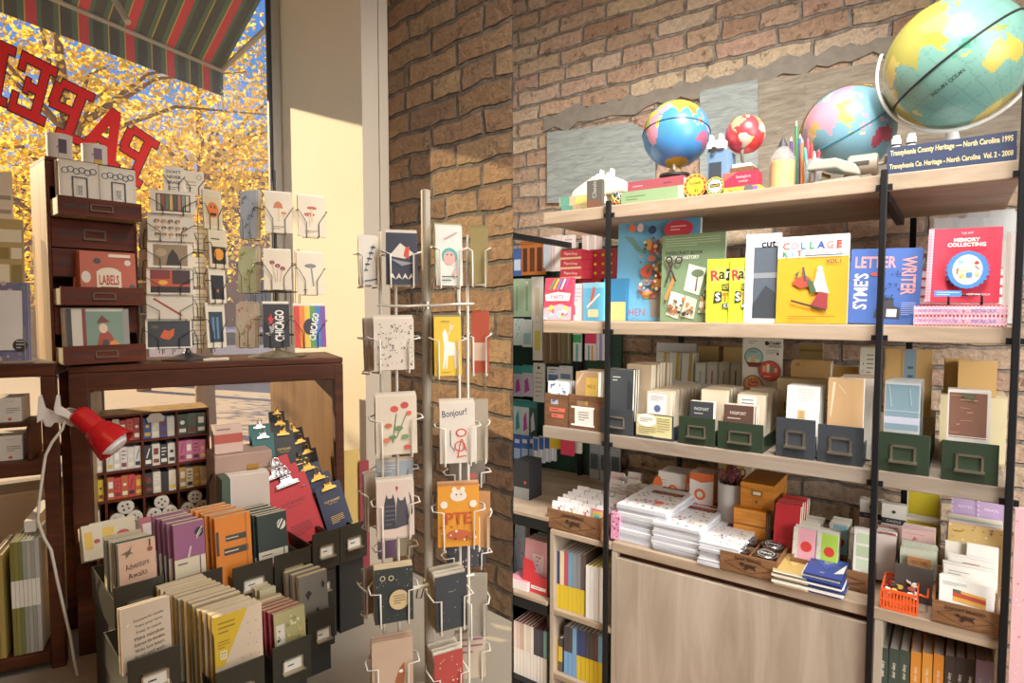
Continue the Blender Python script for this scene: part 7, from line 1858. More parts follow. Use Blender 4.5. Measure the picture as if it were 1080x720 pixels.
for r_ in range(3):
    for c in range(4):
        x0_, x1_ = colx[c] + (.008 if c == 0 else .004), colx[c + 1] - (.008 if c == 3 else .004)
        n_ = [3, 5, 4, 4][c] if r_ else [2, 5, 4, 3][c]
        zz0 = rowz[r_ + 1] + .0035; hmax = rowz[r_] - rowz[r_ + 1] - .008
        wb = (x1_ - x0_) / n_
        for k in range(n_):
            a, bcol = cellc[r_][c]
            cl_ = a if k % 2 == 0 else bcol
            if r_ == 0 and c == 1: cl_ = ['#b8382c', '#c0b49a', '#a83a30', '#b8442f', '#9a3028'][k]
            m = MB(); hh = hmax * rn.uniform(.80, .88)
            m.box(-wb / 2 + .0004, wb / 2 - .0004, 0, .06, 0, hh, cl_)
            ac_ = ['#e6dcc4', '#2c2a28', '#d8b03a', '#f0ead8', '#7a2f28'][(k + c + r_) % 5]
            m.art([('r', .15, .12, .85, .3, ac_), [('e', .5, .6, .25, .25, ac_), ('l', .3, .4, .7, .85, .12, ac_), ('r', .2, .5, .8, .8, ac_), ('lines', .2, .4, .8, .9, 3, ac_)][(k + r_) % 4]], wb, hh)
            at(m, 'matchbox', G, gc + x0_ + wb * (k + .5), .012, zz0, f'small printed matchbox, {cn[k] if k < 4 else "fifth"} in the {cn[c]} hole of the {["top", "second", "third"][r_]} row', 'matchbox', 'matchboxes in the pigeonhole box')
# tubes in the lower holes
for c in range(1, 4):
    x0_, x1_ = colx[c] + .004, colx[c + 1] - .004
    zz0 = rowz[4] + .0035; hmax = rowz[3] - rowz[4] - .008
    rt = min((x1_ - x0_) / 4.1, hmax / 3.6)
    xm = (x0_ + x1_) / 2
    for k, (dx, dz_) in enumerate([(-rt * 1.02, rt), (rt * 1.02, rt), (0, rt * 2.76)]):
        b = MB(); b.lathe([(rt * .97, 0, '#7a5a3a'), (rt * .97, .09, '#d6cdb8'), (rt, .09), (rt, .10), (rt * .9, .101), (0, .101)], '#d9d0bd', 22)
        for j in range(4):
            a = j * 1.57 + .6 * c + k
            b.lathe([(rt * .16, .1015), (rt * .16, .102), (0, .102)], ['#2c2a2a', '#8a4a2c', '#3a2a2a'][(j + k) % 3], 8, (rt * .42 * math.cos(a), rt * .42 * math.sin(a), 0))
        o = b.build('paper_tube', None, G.W(gc + xm + dx, .005 + .0, zz0 + dz_) + Vector((G.v.x, G.v.y, 0)) * .1, (RAD(90), 0, G.yaw))
        tag(o, f'cream capped paper tube in the {["", "left", "middle", "right"][c]} tube hole, {["lower left", "lower right", "upper"][k]} of three', 'tube', 'paper tubes in the pigeonhole box')
stack(G, 3, .005, .012, 88, 105, 541, rowz[4] + .0035, .010, ['#d6d0c0', '#cfc8b6', '#dad4c4'], 'white matchbook with a red corner in the leftmost lower hole', 'white matchbook, {} in the leftmost lower hole', 'matchbook', 'matchbook', 'matchbooks in the leftmost lower hole', art0=[('e', .8, .2, .16, .16, '#7a2c24'), ('lines', .2, .5, .6, .9, 3, '#555')])

# ------------------------------------------------------------------ pink boxes and clipboards
K = Frame(1400, through=tuple(ray(255, 360).xy * 1.80), orig=255)
s_, w2, h2, _ = K.fit(.0, 226, 287, 478, GZ)
sc_ = empty('latched_box', K.W(s_, 0, GZ + .0006), K.yaw, 'pinkish kraft box with a brass latch and black side handle', 'box')
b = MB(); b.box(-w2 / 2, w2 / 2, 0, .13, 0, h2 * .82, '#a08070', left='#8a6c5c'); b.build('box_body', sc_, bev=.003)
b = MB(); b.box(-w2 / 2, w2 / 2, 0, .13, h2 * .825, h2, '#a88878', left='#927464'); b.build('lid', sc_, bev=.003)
b = MB(); b.box(-.012, .020, -.004, -.0005, h2 * .74, h2 * .88, 'gold_metal'); b.box(-.002, .012, -.007, -.004, h2 * .78, h2 * .83, 'brass_dull'); b.build('latch', sc_, (w2 * .12, 0, 0))
b = MB(); b.tube([(-w2 / 2 - .001, .04, h2 * .8), (-w2 / 2 - .012, .045, h2 * .7), (-w2 / 2 - .012, .055, h2 * .3), (-w2 / 2 - .001, .06, h2 * .2)], .004, '#2a2624', 8); b.build('handle', sc_)
zlid = GZ + h2 + .001
stack(K, 4, .02, .014, 226, 256, 449, zlid, .008, ['#c8a898', '#b9968a', '#d2b4a6', '#c4a294'], 'pink card pack with a red band standing on the latched box', 'pink card pack on the latched box, {} from the front', 'card pack', 'card_pack', 'pink card packs on the latched box', art0=[('r', 0, .35, 1, .68, '#a8442f'), ('lines', .1, .75, .9, .95, 1, '#8a6a60')], lean=.15)
stack(K, 6, -.075, .012, 243, 285, 502, GZ, .008, ['#cdbcae', '#d6c8ba', '#c6b2a4'], 'clear bagged cream card with red mushrooms before the latched box', 'clear bagged cream card, {} before the latched box', 'card', 'greeting_card', 'bagged cards before the latched box', art0=[('r', .38, .1, .5, .5, '#5a2c34'), ('e', .72, .55, .12, .06, '#b8685a'), ('e', .66, .25, .16, .08, '#b8685a'), ('r', .0, .0, .03, 1, '#e2d8cc')], lean=.05)
s_, w2, h2, _ = K.fit(-.08, 234, 243, 506, GZ)
m = MB(); m.box(-w2 / 2, w2 / 2, 0, .09, 0, h2, '#3f5240'); at(m, 'green_box', K, s_, -.08, GZ, 'slim moss green box left of the bagged mushroom cards', 'box')


def clip_metal(m, w_, h_, t, metal):
    """bulldog clip mesh for the top of a board whose top edge is at z = h_"""
    b = MB()
    k = w_ / .12
    b.prism([(-w_ * .27, h_ - .024 * k), (w_ * .27, h_ - .024 * k), (w_ * .27, h_ - .016 * k), (w_ * .15, h_ - .012 * k), (w_ * .13, h_ + .002 * k), (-w_ * .13, h_ + .002 * k), (-w_ * .15, h_ - .012 * k), (-w_ * .27, h_ - .016 * k)], -.008 * k, -.001, metal)
    b.tube([(-w_ * .29, -.007 * k, h_ - .025 * k), (w_ * .29, -.007 * k, h_ - .025 * k)], .0035 * k, metal, 8)
    b.tube([(-w_ * .13, -.006 * k, h_ + .001 * k), (w_ * .13, -.006 * k, h_ + .001 * k)], .0045 * k, metal, 8)
    q = [(-.035, .002), (-.10, .008), (-.135, .018), (-.11, .028), (-.04, .032), (.04, .032), (.11, .028), (.135, .018), (.10, .008), (.035, .002)]
    b.tube([(w_ * u * .8, -.012 * k - abs(z) * .2, h_ + z * k) for u, z in q], .0028 * k, metal, 6)
    return b


def clipboard(x0, x1, y0, y1, d, c, metal, label, lean=.3, yaw=0.0, group=None, gold=False, roll=0.0):
    s_, w_, h_, z_ = K.fit(d, x0, x1, y0, yb=y1)
    h_ = h_ / math.cos(lean)
    o = empty('clipboard', K.W(s_, d, z_), 0, label, 'clipboard', group)
    o.rotation_euler = (-lean, roll, K.yaw + yaw)
    fg = '#c9a24a' if gold else '#3a1012' if c.startswith('#b') else '#16302e'
    sheet(w_, h_, .005, c, [('t', 'CLIP BOARD', .5, .62, .05, .6, fg, 0, .01), ('t', 'Keep it here', .5, .56, .035, .5, fg), ('lines', .25, .12, .75, .3, 5, fg)]).build('board', o)
    clip_metal(None, w_, h_, .005, metal).build('clip', o)
    return o


red, navy, teal, blk = '#b3161e', '#16203a', '#1d5a56', '#22201e'
for i in range(3):
    clipboard(301 - i * 7, 344 - i * 7, 505 - i * 9, 572 - i * 2, -.11 + i * .025, red, 'chrome', ['large red clipboard with silver clip, front of the red pile', 'large red clipboard, second in the red pile', 'large red clipboard, rear of the red pile'][i], .35, roll=-.22, group='red clipboards')
clipboard(322, 346, 519, 565, -.09, red, 'chrome', 'red clipboard tucked behind the navy one with a silver clip', .3, roll=-.18)
for i in range(3):
    clipboard(345 - i * 8, 372 - i * 8, 511 - i * 10, 556, -.12 + i * .025, navy, 'gold_metal', ['navy clipboard with gold clip and gilt print, furthest right', 'navy clipboard with gold clip, second from the right', 'navy clipboard with gold clip, third from the right'][i], .3, roll=-.2, gold=True, group='navy clipboards')
for i in range(2):
    clipboard(268 - i * 3, 291 - i * 4, 459 - i * 10, 500 - i * 4, .05 + i * .03, teal, 'chrome', ['teal clipboard with silver clip, front one above the latched box', 'teal clipboard with silver clip, rear one above the latched box'][i], .25)
for i in range(3):
    clipboard(290 - i * 1, 313 - i * 4, 456 - i * 10, 505, .06 + i * .03, blk, 'gold_metal', ['black clipboard with gold clip behind the teal ones, front', 'black clipboard with gold clip behind the teal ones, middle', 'black clipboard with gold clip behind the teal ones, rear'][i], .25, gold=True, group='black clipboards by the teal ones')
for i in range(6):
    x = 296 + (i % 2) * 12; y = 476 + i * 8
    clipboard(x, x + 22, y, 540, .075 - i * .010, blk if i % 2 else '#6a4a2c', 'brass_dull' if i % 3 else 'nickel', 'small clipboard with a crowded metal clip in the middle heap, ' + ['topmost', 'second', 'third', 'fourth', 'fifth', 'lowest'][i] + ' from the top', .28, group='clipboards in the middle heap', roll=-.1)
for i in range(7):
    x = 318 + (i % 3) * 5; y = 454 + i * 11
    clipboard(x, x + 20, y, 545, .09 - i * .009, '#1c1a18', 'gold_metal', 'black clipboard with a gold clip in the right hand cascade, ' + ['topmost', 'second', 'third', 'fourth', 'fifth', 'sixth', 'lowest'][i] + ' from the top', .28, group='black clipboards in the cascade', roll=-.12)

# ------------------------------------------------------------------ dark steel bins with notebooks
Bf = Frame(1200, through=tuple(ray(246, 360).xy * 1.50), orig=246)
SH = math.tan(RAD(11))


def lstack(n, d, step, x0, x1, yt, yb, t, bases, l0, lr, cat, name, group, art0=(), artr=(), edge='paper', lean=.08, spine=None, zrise=0.0, jit=.002):
    s_, w_, h_, z_ = Bf.fit(d, x0, x1, yt, yb=yb)
    rn = random.Random(int(x0))
    bases = bases if isinstance(bases, list) else [bases]
    for k in range(n):
        m = sheet(w_, h_ + (rn.uniform(-jit, jit) if k else 0), t, bases[k % len(bases)], art0 if k == 0 else artr, edge if isinstance(edge, str) else edge[k % len(edge)], spine[k % len(spine)] if isinstance(spine, list) else spine)
        at(m, name, Bf, s_ - k * step * SH + (rn.uniform(-jit, jit) if k else 0), d + k * step, z_ + zrise * k, l0 if k == 0 else lr.format(ORD[k]), cat, group if n > 2 else None, 0, lean, 0, t)
    return z_


bw = []
def lbin(x0, x1, yt, yb, d, dep, label, holder='#d9d4c8', hold_at=(.5, .5), side=.7, hs=(.54, .27)):
    s_, w_, h_, z_ = Bf.fit(d, x0, x1, yt, yb=yb)
    card_bin(Bf, s_, d, z_, w_, h_, dep, 'bin_black', label, holder=holder, side=side, group='dark steel bins', hold_at=hold_at, hold_size=hs)
    bw.append((s_, d, z_, w_, dep))
    return z_


lbin(120, 172, 613, 664, 0, .26, 'dark steel bin with travel cards, left end of the upper row', holder='open')
lbin(187, 234, 604, 650, 0, .26, 'dark steel bin with mauve notebooks, second in the upper row', holder='open')
lbin(245, 287, 593.5, 636, 0, .24, 'dark steel bin with orange notebooks, third in the upper row')
lbin(289, 327, 581, 624, 0, .22, 'dark steel bin with green notebooks, fourth in the upper row')
lbin(329, 357, 560, 600, .03, .18, 'dark steel bin below the red clipboards, left of two')
lbin(358, 386, 552, 590, .03, .18, 'dark steel bin below the navy clipboard, right of two')
lbin(329, 352, 604, 632, .02, .14, 'dark steel bin in the shade under the clipboard bins')
lbin(134, 189, 688, 742, -.25, .22, 'dark steel bin holding the handwritten quote card, lower left')
lbin(227, 278, 700, 760, -.29, .26, 'dark steel bin with the big cream notebooks at the bottom edge', holder='open')
lbin(287, 327, 676, 722, -.21, .19, 'dark steel bin with the red and floral notebooks, brightly lit holder')
lbin(324, 352, 643, 684, -.11, .115, 'dark steel bin with grey bird notebooks, right end of the lower row', hold_at=(.55, .4))
adv = [('r', .0, 0, .03, 1, '#3a4a40'), ('t', 'Adventure', .5, .52, .13, .62, 'ink', 8), ('t', 'Awaits', .5, .33, .12, .5, 'ink', 8), ('p', [(.08, .78), (.3, .84), (.38, .94), (.34, .8), (.42, .76), (.32, .76), (.22, .68), (.22, .77)], '#5a5238'), ('e', .85, .78, .07, .07, '#8a3a2c'), ('r', .83, .84, .87, .98, '#3a2a24')]
lstack(6, .03, .014, 124, 165, 572, 645, .008, ['#c9a286', '#3a4a40', '#7a5a48', '#c2b49a', '#50605a', '#b8a488'], 'tan travel card with an aeroplane and handwritten lettering', 'travel card, {} from the front in the leftmost upper bin', 'card', 'greeting_card', 'travel cards', art0=up(adv, .3), edge='#d6caa8')
mau = [('r', 0, 0, 1, .44, '#d2c4a6'), ('lines', .1, .32, .62, .4, 1, '#5a4a5a'), ('lines', .1, .1, .5, .16, 1, '#9a6a5a'), ('r', .80, 0, .84, .44, '#6a3f5a'), ('e', .82, .82, .14, .17, '#1f1f22'), ('l', .72, .76, .92, .9, .03, '#d6d0c8'), ('l', .72, .72, .9, .84, .02, '#d6d0c8'), ('p', [(.4, .45), (.5, .62), (.56, .62), (.48, .45)], '#c9a6b8')]
lstack(5, .03, .026, 184, 217, 553, 634, .016, ['#8a4f72', '#84496c'], 'mauve notebook with cream band and black sticker, front one', 'mauve notebook with cream band, {} from the front', 'notebook', 'notebook', 'mauve notebooks', art0=up(mau, .2), artr=[('r', 0, 0, 1, .55, '#d2c4a6')], edge='#d2c4a6', spine='#8a4f72')
ora = [('r', .28, .66, .88, .74, '#3a3a36'), ('lines', .3, .68, .86, .72, 1, '#d8c9a8'), ('r', .22, .48, .9, .57, '#3a3a36'), ('lines', .24, .5, .88, .55, 1, '#d8c9a8'), ('r', .02, .5, .09, .82, '#3a3a36'), ('l', .86, 0, .86, 1, .02, '#b8601a')]
lstack(6, .03, .022, 228, 266, 545, 622, .014, ['#d97a1e', '#d27218'], 'orange notebook with black label tape and elastic, front one', 'orange notebook, {} from the front of the orange row', 'notebook', 'notebook', 'orange notebooks', art0=ora, edge='#d2c09a', spine='#d97a1e')
grn = [('r', 0, 0, 1, .36, '#d2c8b0'), ('lines', .1, .26, .7, .32, 1, '#4a4a44'), ('r', .4, .06, .6, .12, '#a83a34'), ('r', .84, 0, .88, .36, '#33443e'), ('e', .8, .78, .15, .18, '#e2ddd0'), ('l', .7, .68, .92, .88, .06, '#1f2a28'), ('l', .66, .76, .84, .92, .03, '#1f2a28')]
lstack(6, .03, .020, 273, 304, 543, 612, .013, ['#28352f', '#2d3a34'], 'dark green notebook with cream band and round sticker, front one', 'dark green notebook, {} from the front of the green row', 'notebook', 'notebook', 'dark green notebooks', art0=up(grn, .15), artr=[('r', 0, 0, 1, .36, '#d2c8b0')], edge='#c9bfa4', spine='#28352f')
cre = [('p', [(0, .42), (.18, .42), (.68, .98), (.68, 1), (0, 1)], '#c9a51c'), ('lines', .08, .78, .42, .94, 3, '#7a6412'), ('lines', .06, .62, .3, .72, 3, '#7a6412'), ('r', .1, .5, .24, .6, '#e0d2a0'), ('t', '77', .17, .55, .06, .1, '#7a6412')] + [('e', .15 + .17 * i + .05 * (j % 2), .06 + .13 * j, .012, .012, '#6a5a44') for i in range(5) for j in range(7) if not (i < 2 and j > 2) and not (j > 3 and i < 3)]
lstack(13, -.265, .0195, 226, 277, 645, 735, .015, ['#c9b49a', '#d0c0a4', '#c2ac90', '#a08462', '#8a7a5e', '#77705c', '#b89a72', '#7d7668', '#8a8272', '#a88c66', '#c6b490', '#d2c4a4', '#d6c9aa'], 'thick cream dotted notebook with a yellow corner band, front one', 'thick notebook with a yellow band, {} from the front', 'notebook', 'notebook', 'yellow banded thick notebooks', art0=cre, edge='#cdbd98', spine=['#b8961c'], lean=.03)
rd = [('r', .06, .05, .32, .78, '#d6cfbf'), ('dots', .08, .1, .3, .7, 10, .04, ['#3a3a3a', '#c9603a', '#6a8a6a']), ('dots', .4, .1, .95, .9, 24, .05, ['#c9b05a', '#d8cfa8', '#8a944a'])]
lstack(6, -.185, .018, 290, 323, 645, 700, .013, ['#a8a06a', '#a03a44', '#a03a44', '#98343e', '#a03a44', '#d0c49a'], 'yellow floral notebook in front of red ones at the lower right', 'crimson notebook behind the yellow floral one, {} from the front', 'notebook', 'notebook', 'crimson notebooks', art0=rd, edge='#cbb894', spine=['#8f2f3a'])
lstack(3, -.06, .018, 276, 293, 623, 690, .014, ['#c2b890', '#b5ab84', '#c9c09a'], 'pale floral notebook partly hidden beside the cream pile', 'pale floral notebook, {} beside the cream pile', 'notebook', 'notebook', 'pale floral notebooks', art0=[('dots', .1, .1, .9, .5, 20, .05, ['#c2a83a', '#8a8a5a'])], edge='#d6cba8')
lstack(3, -.09, .026, 317, 347, 607, 672, .016, ['#6f6a60', '#77726a', '#6a655c'], 'grey notebook with black birds, front one', 'grey notebook with pale edge, {} behind the bird one', 'notebook', 'notebook', 'grey bird notebooks', art0=[('p', [(.2, .7), (.32, .76), (.44, .7), (.36, .66), (.3, .6)], '#1c1a18'), ('p', [(.8, .86), (.9, .8), (.86, .72), (.78, .76)], '#1c1a18'), ('p', [(.5, .36), (.6, .46), (.66, .4), (.58, .28)], '#1c1a18'), ('p', [(.15, .3), (.25, .36), (.28, .24)], '#1c1a18')], edge='#cbb98e')
quo = [('lines', .26, .52, .9, .56, 1, '#333')][:0] + [('t', tx, .56, .78 - .09 * i, .055, .62, 'ink', 6) for i, tx in enumerate(['Document the everyday.', 'Take your time.', 'Keep in touch.', 'Make mistakes.', 'Embrace the mundane.', 'Write love letters.', 'Read and wait.'])] + [('l', .1, .72, .16, .76, .02, '#e9e2d2')]
lstack(2, -.235, .012, 127, 180, 637, 705, .004, ['#cbb9a0', '#c2b096'], 'cream card with seven lines of handwritten advice', 'cream card, {} in the quote card bin', 'card', 'greeting_card', None, art0=quo, edge='#d6c8b0', lean=.05)
# candy like packs lying behind the front row
rn = random.Random(14)
zz = Bf.S(140, 590, .33)[1]
for i, (x0, x1, y0, y1, c) in enumerate([(88, 110, 562, 580, '#d2c6a8'), (98, 145, 556, 572, '#c9bd9c'), (150, 175, 552, 566, '#a8505a'), (172, 200, 548, 562, '#b0606a'), (198, 224, 545, 560, '#98404a')]):
    lstack(1, .31 + .004 * i, .01, x0, x1, y0, y1 + 18, .05, c, ['yellow and white printed carton at the left behind the travel cards', 'white carton with a red oval behind the travel cards', 'clear bag of red sweets behind the mauve notebooks, left one', 'clear bag of red sweets behind the mauve notebooks, right one', 'dark red bagged pack behind the orange notebooks'][i], '', 'pack', 'bagged_pack', None, art0=[('r', .1, .3, .5, .8, '#d8b03a' if i < 2 else '#d9c8c0'), ('e', .7, .5, .16, .12, '#a83238')], lean=.4)
# stepped stand carrying the bins
ss = empty('stepped_stand', Bf.W(0, 0, PLZ + .0006), Bf.yaw, 'black stepped stand carrying the dark steel bins in front of the table', 'stand')
for s_, d, z_, w_, dep in bw:
    if z_ > PLZ + .02:
        b = MB(); b.box(s_ - w_ / 2 + .004, s_ + w_ / 2 - .004, d + .012, d + dep, 0, z_ - PLZ - .0012, '#1b1a18'); b.build('step', ss)

# ------------------------------------------------------------------ white card spinner
Q = Frame(2600, through=tuple(ray(450, 360).xy * 1.36), orig=450)
wsr = empty('card_spinner', Q.W(0, 0, PLZ + .0006), Q.yaw, 'white wire card spinner with two columns before the dim brick wall', 'rack')
def wq(mb, name): return mb.build(name, wsr, (0, 0, -PLZ - .0006))
zt = Q.S(450, 201)[1]
pr = (Q.S(454.6, 360)[0] - Q.S(445, 360)[0]) / 2
plain('pole_paint', '#a89e8c', .4)
b = MB(); b.lathe([(pr, PLZ + .012), (pr, zt), (pr * .6, zt + .002), (0, zt + .002)], 'pole_paint', 20); wq(b, 'pole')
b = MB(); b.lathe([(.14, PLZ + .0006), (.14, PLZ + .008), (.03, PLZ + .02), (pr * 1.1, PLZ + .03)], 'pole_paint', 32); wq(b, 'base')
for px in (402.5, 418.5, 484.5, 493.5):
    s_ = Q.S(px, 420)[0]
    b = MB(); b.tube([(s_, .0, PLZ + .06), (s_, .0, Q.S(450, 246)[1])], .0036, 'white_wire', 8); wq(b, 'column_rod')
for y in (322, 614):
    z_ = Q.S(450, y)[1]
    b = MB(); b.tube([(Q.S(398, y)[0], .0, z_), (Q.S(430, y)[0], -.012, z_ - .002), (Q.S(442, y)[0], -pr - .004, z_), (Q.S(458, y)[0], -pr - .004, z_), (Q.S(470, y)[0], -.012, z_ + .002), (Q.S(500, y)[0], .0, z_ + .004)], .003, 'white_wire', 8); wq(b, 'arm')
    b = MB(); b.lathe([(pr * 1.25, -.008), (pr * 1.25, .008)], 'nickel', 20, (0, 0, z_)); wq(b, 'collar')
    b = MB(); b.tube([(Q.S(440, y)[0], -pr - .005, z_ - .002), (Q.S(438, y)[0], -pr - .007, z_ - .024), (Q.S(443, y)[0], -pr - .007, z_ - .026), (Q.S(446, y)[0], -pr - .005, z_ - .004)], .002, 'nickel', 6); wq(b, 'hook')


def spin(x0, x1, y0, y1, d, yaw, n, base, art, label, rest, rests=None, edge_step=.006, lean=.05, roll=0.0):
    rackcard(Q, wsr, 0, x0, x1, y0, y1, d, yaw, n, base, art, label, rest, 'cards behind the ' + label.split(',')[0] if n > 2 else None, 'white_wire', .0020, lean, 1.0, 'greeting_card', 'greeting card', rests, edge_step)


cr = ['#cfc3b0', '#d6cbb8', '#c6b8a2', '#dcd2c2']
spin(407, 440, 246, 301, -.05, -.05, 4, '#2c3140', [('r', .06, .05, .94, .95, '#272b3a'), ('p', [(.1, .55), (.45, .8), (.9, .6), (.6, .5)], '#d6cdbb'), ('p', [(.55, .55), (.62, .72), (.75, .74), (.72, .5)], '#c8402c'), ('p', [(.12, .5), (.5, .45), (.9, .42), (.5, .36)], '#8a8a90')] + [('p', [(.1 + .2 * i, .1), (.2 + .2 * i, .22), (.3 + .2 * i, .1), (.2 + .2 * i, .14)], '#d6cdbb') for i in range(4)], 'navy card with a red bird and white waves, top of the left column', 'cream card behind the navy bird one, {} from the front', cr)
spin(378, 401, 250, 301, -.02, .35, 2, '#cfc6b6', [('l', .2, .2, .75, .85, .03, '#2f3a58')] + [('e', .3 + .1 * i, .3 + .12 * i, .13, .05, '#2f3a58') for i in range(5)] + [('l', .1, .06, .9, .12, .06, '#2f3a58')], 'pale card with navy leaves beside the navy bird card', 'plain pale card, {} behind the navy leaf one')
spin(394, 437, 337, 391, -.05, .08, 3, '#cdbfae', [('dots', .08, .08, .94, .92, 90, .018, ['#2c2826', '#4a3f3a'])], 'cream card covered with tiny black marks, left column', 'cream card behind the one with tiny marks, {} from the front', cr)
spin(384, 402, 338, 392, -.0, .5, 2, '#b9a898', [], 'plain beige card turned sideways left of the tiny marks', 'plain beige card, {} turned sideways left of the tiny marks')
spin(396, 440, 419, 480, -.05, .05, 4, '#cfc0a8', [('e', .45, .78, .1, .08, '#c8402c'), ('e', .7, .84, .1, .08, '#b83a2c'), ('e', .8, .7, .07, .06, '#c8522c'), ('e', .3, .5, .09, .06, '#b8562c'), ('l', .4, .2, .5, .7, .02, '#5a7a4a'), ('l', .5, .3, .75, .7, .02, '#5a7a4a'), ('e', .55, .45, .1, .06, '#5a7a4a'), ('e', .7, .3, .09, .06, '#6a8a52'), ('e', .4, .3, .1, .05, '#5a7a4a'), ('e', .25, .25, .09, .06, '#c86a3a'), ('e', .75, .12, .08, .06, '#c8402c')], 'cream card with red poppies on green stems, left column', 'cream card behind the poppy one, {} from the front', cr)
spin(397, 437, 509, 567, -.05, .05, 3, '#cfb9a8', [('p', [(.18, .15), (.2, .6), (.26, .78), (.3, .7), (.4, .7), (.44, .78), (.5, .6), (.5, .15)], '#2c2a30'), ('p', [(.5, .15), (.52, .55), (.56, .72), (.62, .65), (.7, .65), (.76, .72), (.82, .5), (.84, .2)], '#3a3840'), ('p', [(.82, .3), (.9, .6), (.86, .8), (.92, .7), (.96, .4)], '#3a3840'), ('p', [(.5, .88), (.54, .92), (.58, .88), (.54, .83)], '#b8342c'), ('lines', .22, .2, .48, .6, 5, '#55525c')], 'blush card with two cuddling black cats, left column', 'cream card behind the two cats one, {} from the front', cr)
spin(384, 398, 500, 556, -.0, .45, 2, '#b2a08e', [], 'plain beige card turned sideways left of the cats', 'plain beige card, {} turned sideways left of the cats')
spin(397, 436, 488, 506, .05, .0, 3, '#a9b4be', [('lines', .1, .4, .6, .9, 3, '#e6ddd0')], 'pale blue card top showing above the cats card', 'pale card behind the pale blue top, {} from the front', cr)
spin(399, 436, 570, 588, .05, .1, 3, '#5f3f5a', [('r', .5, 0, 1, 1, '#8a7a5a')], 'dark plum card top showing below the cats card', 'cream card behind the plum top, {} from the front', cr)
star = [('e', .68 if i % 3 else .3, .1, .001, .001, '#d6cba0') for i in range(0)] + [('dots', .04, .04, .96, .96, 44, .010, ['#c9bf98', '#8a8468'])]
spin(395, 436, 601, 657, -.05, .05, 5, '#1c2322', star + [('e', .62, .42, .26, .26, '#c2a878'), ('lines', .48, .34, .78, .52, 4, '#4a3f2c'), ('ring', .2, .85, .05, .07, '#c9bf98'), ('ring', .42, .84, .05, .07, '#c9bf98')], 'dark starry notebook with a tan moon label, left column', 'tan notebook behind the starry moon one, {} from the front', ['#cbb58e'])
spin(383, 397, 602, 648, .0, .45, 2, '#8f7c6c', [], 'plain brown card turned sideways left of the starry notebook', 'plain brown card, {} turned sideways left of the starry notebook')
spin(392, 436, 677, 738, -.05, .05, 4, '#b89a80', [('p', [(.55, .3), (.66, .5), (.78, .6), (.8, .4), (.76, .2), (.6, .15)], '#8f4f28'), ('e', .7, .45, .05, .04, '#e9dccb')], 'tan card with a brown horse head at the bottom of the left column', 'tan card behind the horse one, {} from the front', ['#b29478', '#a88a70'])
spin(460, 488, 239, 302, -.05, .03, 4, '#cdd0c4', [('e', .5, .5, .3, .3, '#3f9a94'), ('e', .5, .46, .22, .26, '#d99a8f'), ('e', .42, .52, .03, .03, 'ink'), ('e', .58, .52, .03, .03, 'ink'), ('l', .3, .78, .8, .9, .04, '#c8747a'), ('lines', .2, .06, .8, .18, 2, '#333'), ('p', [(.6, .2), (.75, .3), (.72, .12)], '#d99a8f')], 'pale card with a pink creature in a teal mane, top right column', 'teal edged card behind the pink creature one, {} from the front', ['#2f6a70', '#c9c0ae', '#8a8452'])
spin(496, 514, 241, 300, -.02, -.3, 3, '#8a7a48', [], 'olive card turned sideways at the top of the right column', 'olive card, {} turned sideways at the top of the right column', ['#7d6f42'])
spin(458, 487, 335, 397, -.05, .03, 5, '#d6ae12', [('p', [(.3, .12), (.36, .5), (.3, .72), (.4, .8), (.5, .7), (.52, .58), (.75, .56), (.82, .4), (.8, .12), (.74, .12), (.72, .34), (.5, .34), (.46, .12), (.42, .12), (.42, .34), (.36, .12)], '#e9e2d2'), ('l', .55, .7, .62, .88, .03, '#e9e2d2'), ('l', .62, .78, .72, .86, .03, '#e9e2d2'), ('lines', .25, .9, .8, .95, 1, '#8a6a10'), ('lines', .25, .04, .8, .08, 1, '#8a6a10')], 'bright yellow card with a white deer, right column', 'brown edged card behind the yellow deer one, {} from the front', ['#6a5a2c', '#8a7a3a', '#4a3a28'])
spin(497, 515, 330, 394, -.0, -.35, 2, '#a8442c', [('r', .1, .2, .9, .5, '#c9a890')], 'rust red card turned sideways beside the yellow deer card', 'plain rust card, {} beside the yellow deer card', ['#98402c'])
spin(464, 501, 426, 489, -.055, -.06, 3, '#d3c7b8', [('t', 'Bonjour!', .42, .82, .15, .7, '#2a3050', 6, .01), ('e', .6, .5, .16, .12, '#c8402c'), ('e', .6, .5, .11, .08, '#d3c7b8'), ('l', .6, .4, .5, .1, .03, '#c8402c'), ('l', .62, .4, .75, .2, .03, '#c8402c'), ('l', .5, .1, .75, .12, .03, '#c8402c'), ('l', .3, .3, .3, .55, .02, '#2a3050'), ('l', .3, .3, .42, .2, .02, '#2a3050'), ('ring', .56, .28, .12, .15, '#c8402c')], 'white card with blue cursive hello and a red drawn figure', 'cream card behind the cursive hello one, {} from the front', cr)
spin(500, 514, 424, 486, -.0, -.35, 2, '#a89a86', [], 'plain beige card turned sideways right of the cursive hello card', 'plain beige card, {} right of the cursive hello card')
pte = [('e', .5, .84, .2, .14, '#e6d9c4'), ('e', .4, .94, .06, .07, '#e6d9c4'), ('e', .6, .94, .06, .07, '#e6d9c4'), ('e', .45, .86, .02, .02, 'ink'), ('e', .56, .86, .02, .02, 'ink'), ('e', .15, .7, .09, .09, '#e6d9c4'), ('e', .85, .7, .09, .09, '#e6d9c4'), ('e', .5, .2, .3, .12, '#b8562c'), ('t', 'PTE', .5, .47, .2, .8, '#b84a1c', 0, .02), ('dots', .05, .05, .95, .35, 16, .03, ['#e6d9c4', '#b84a1c', '#7a3a1c'])]
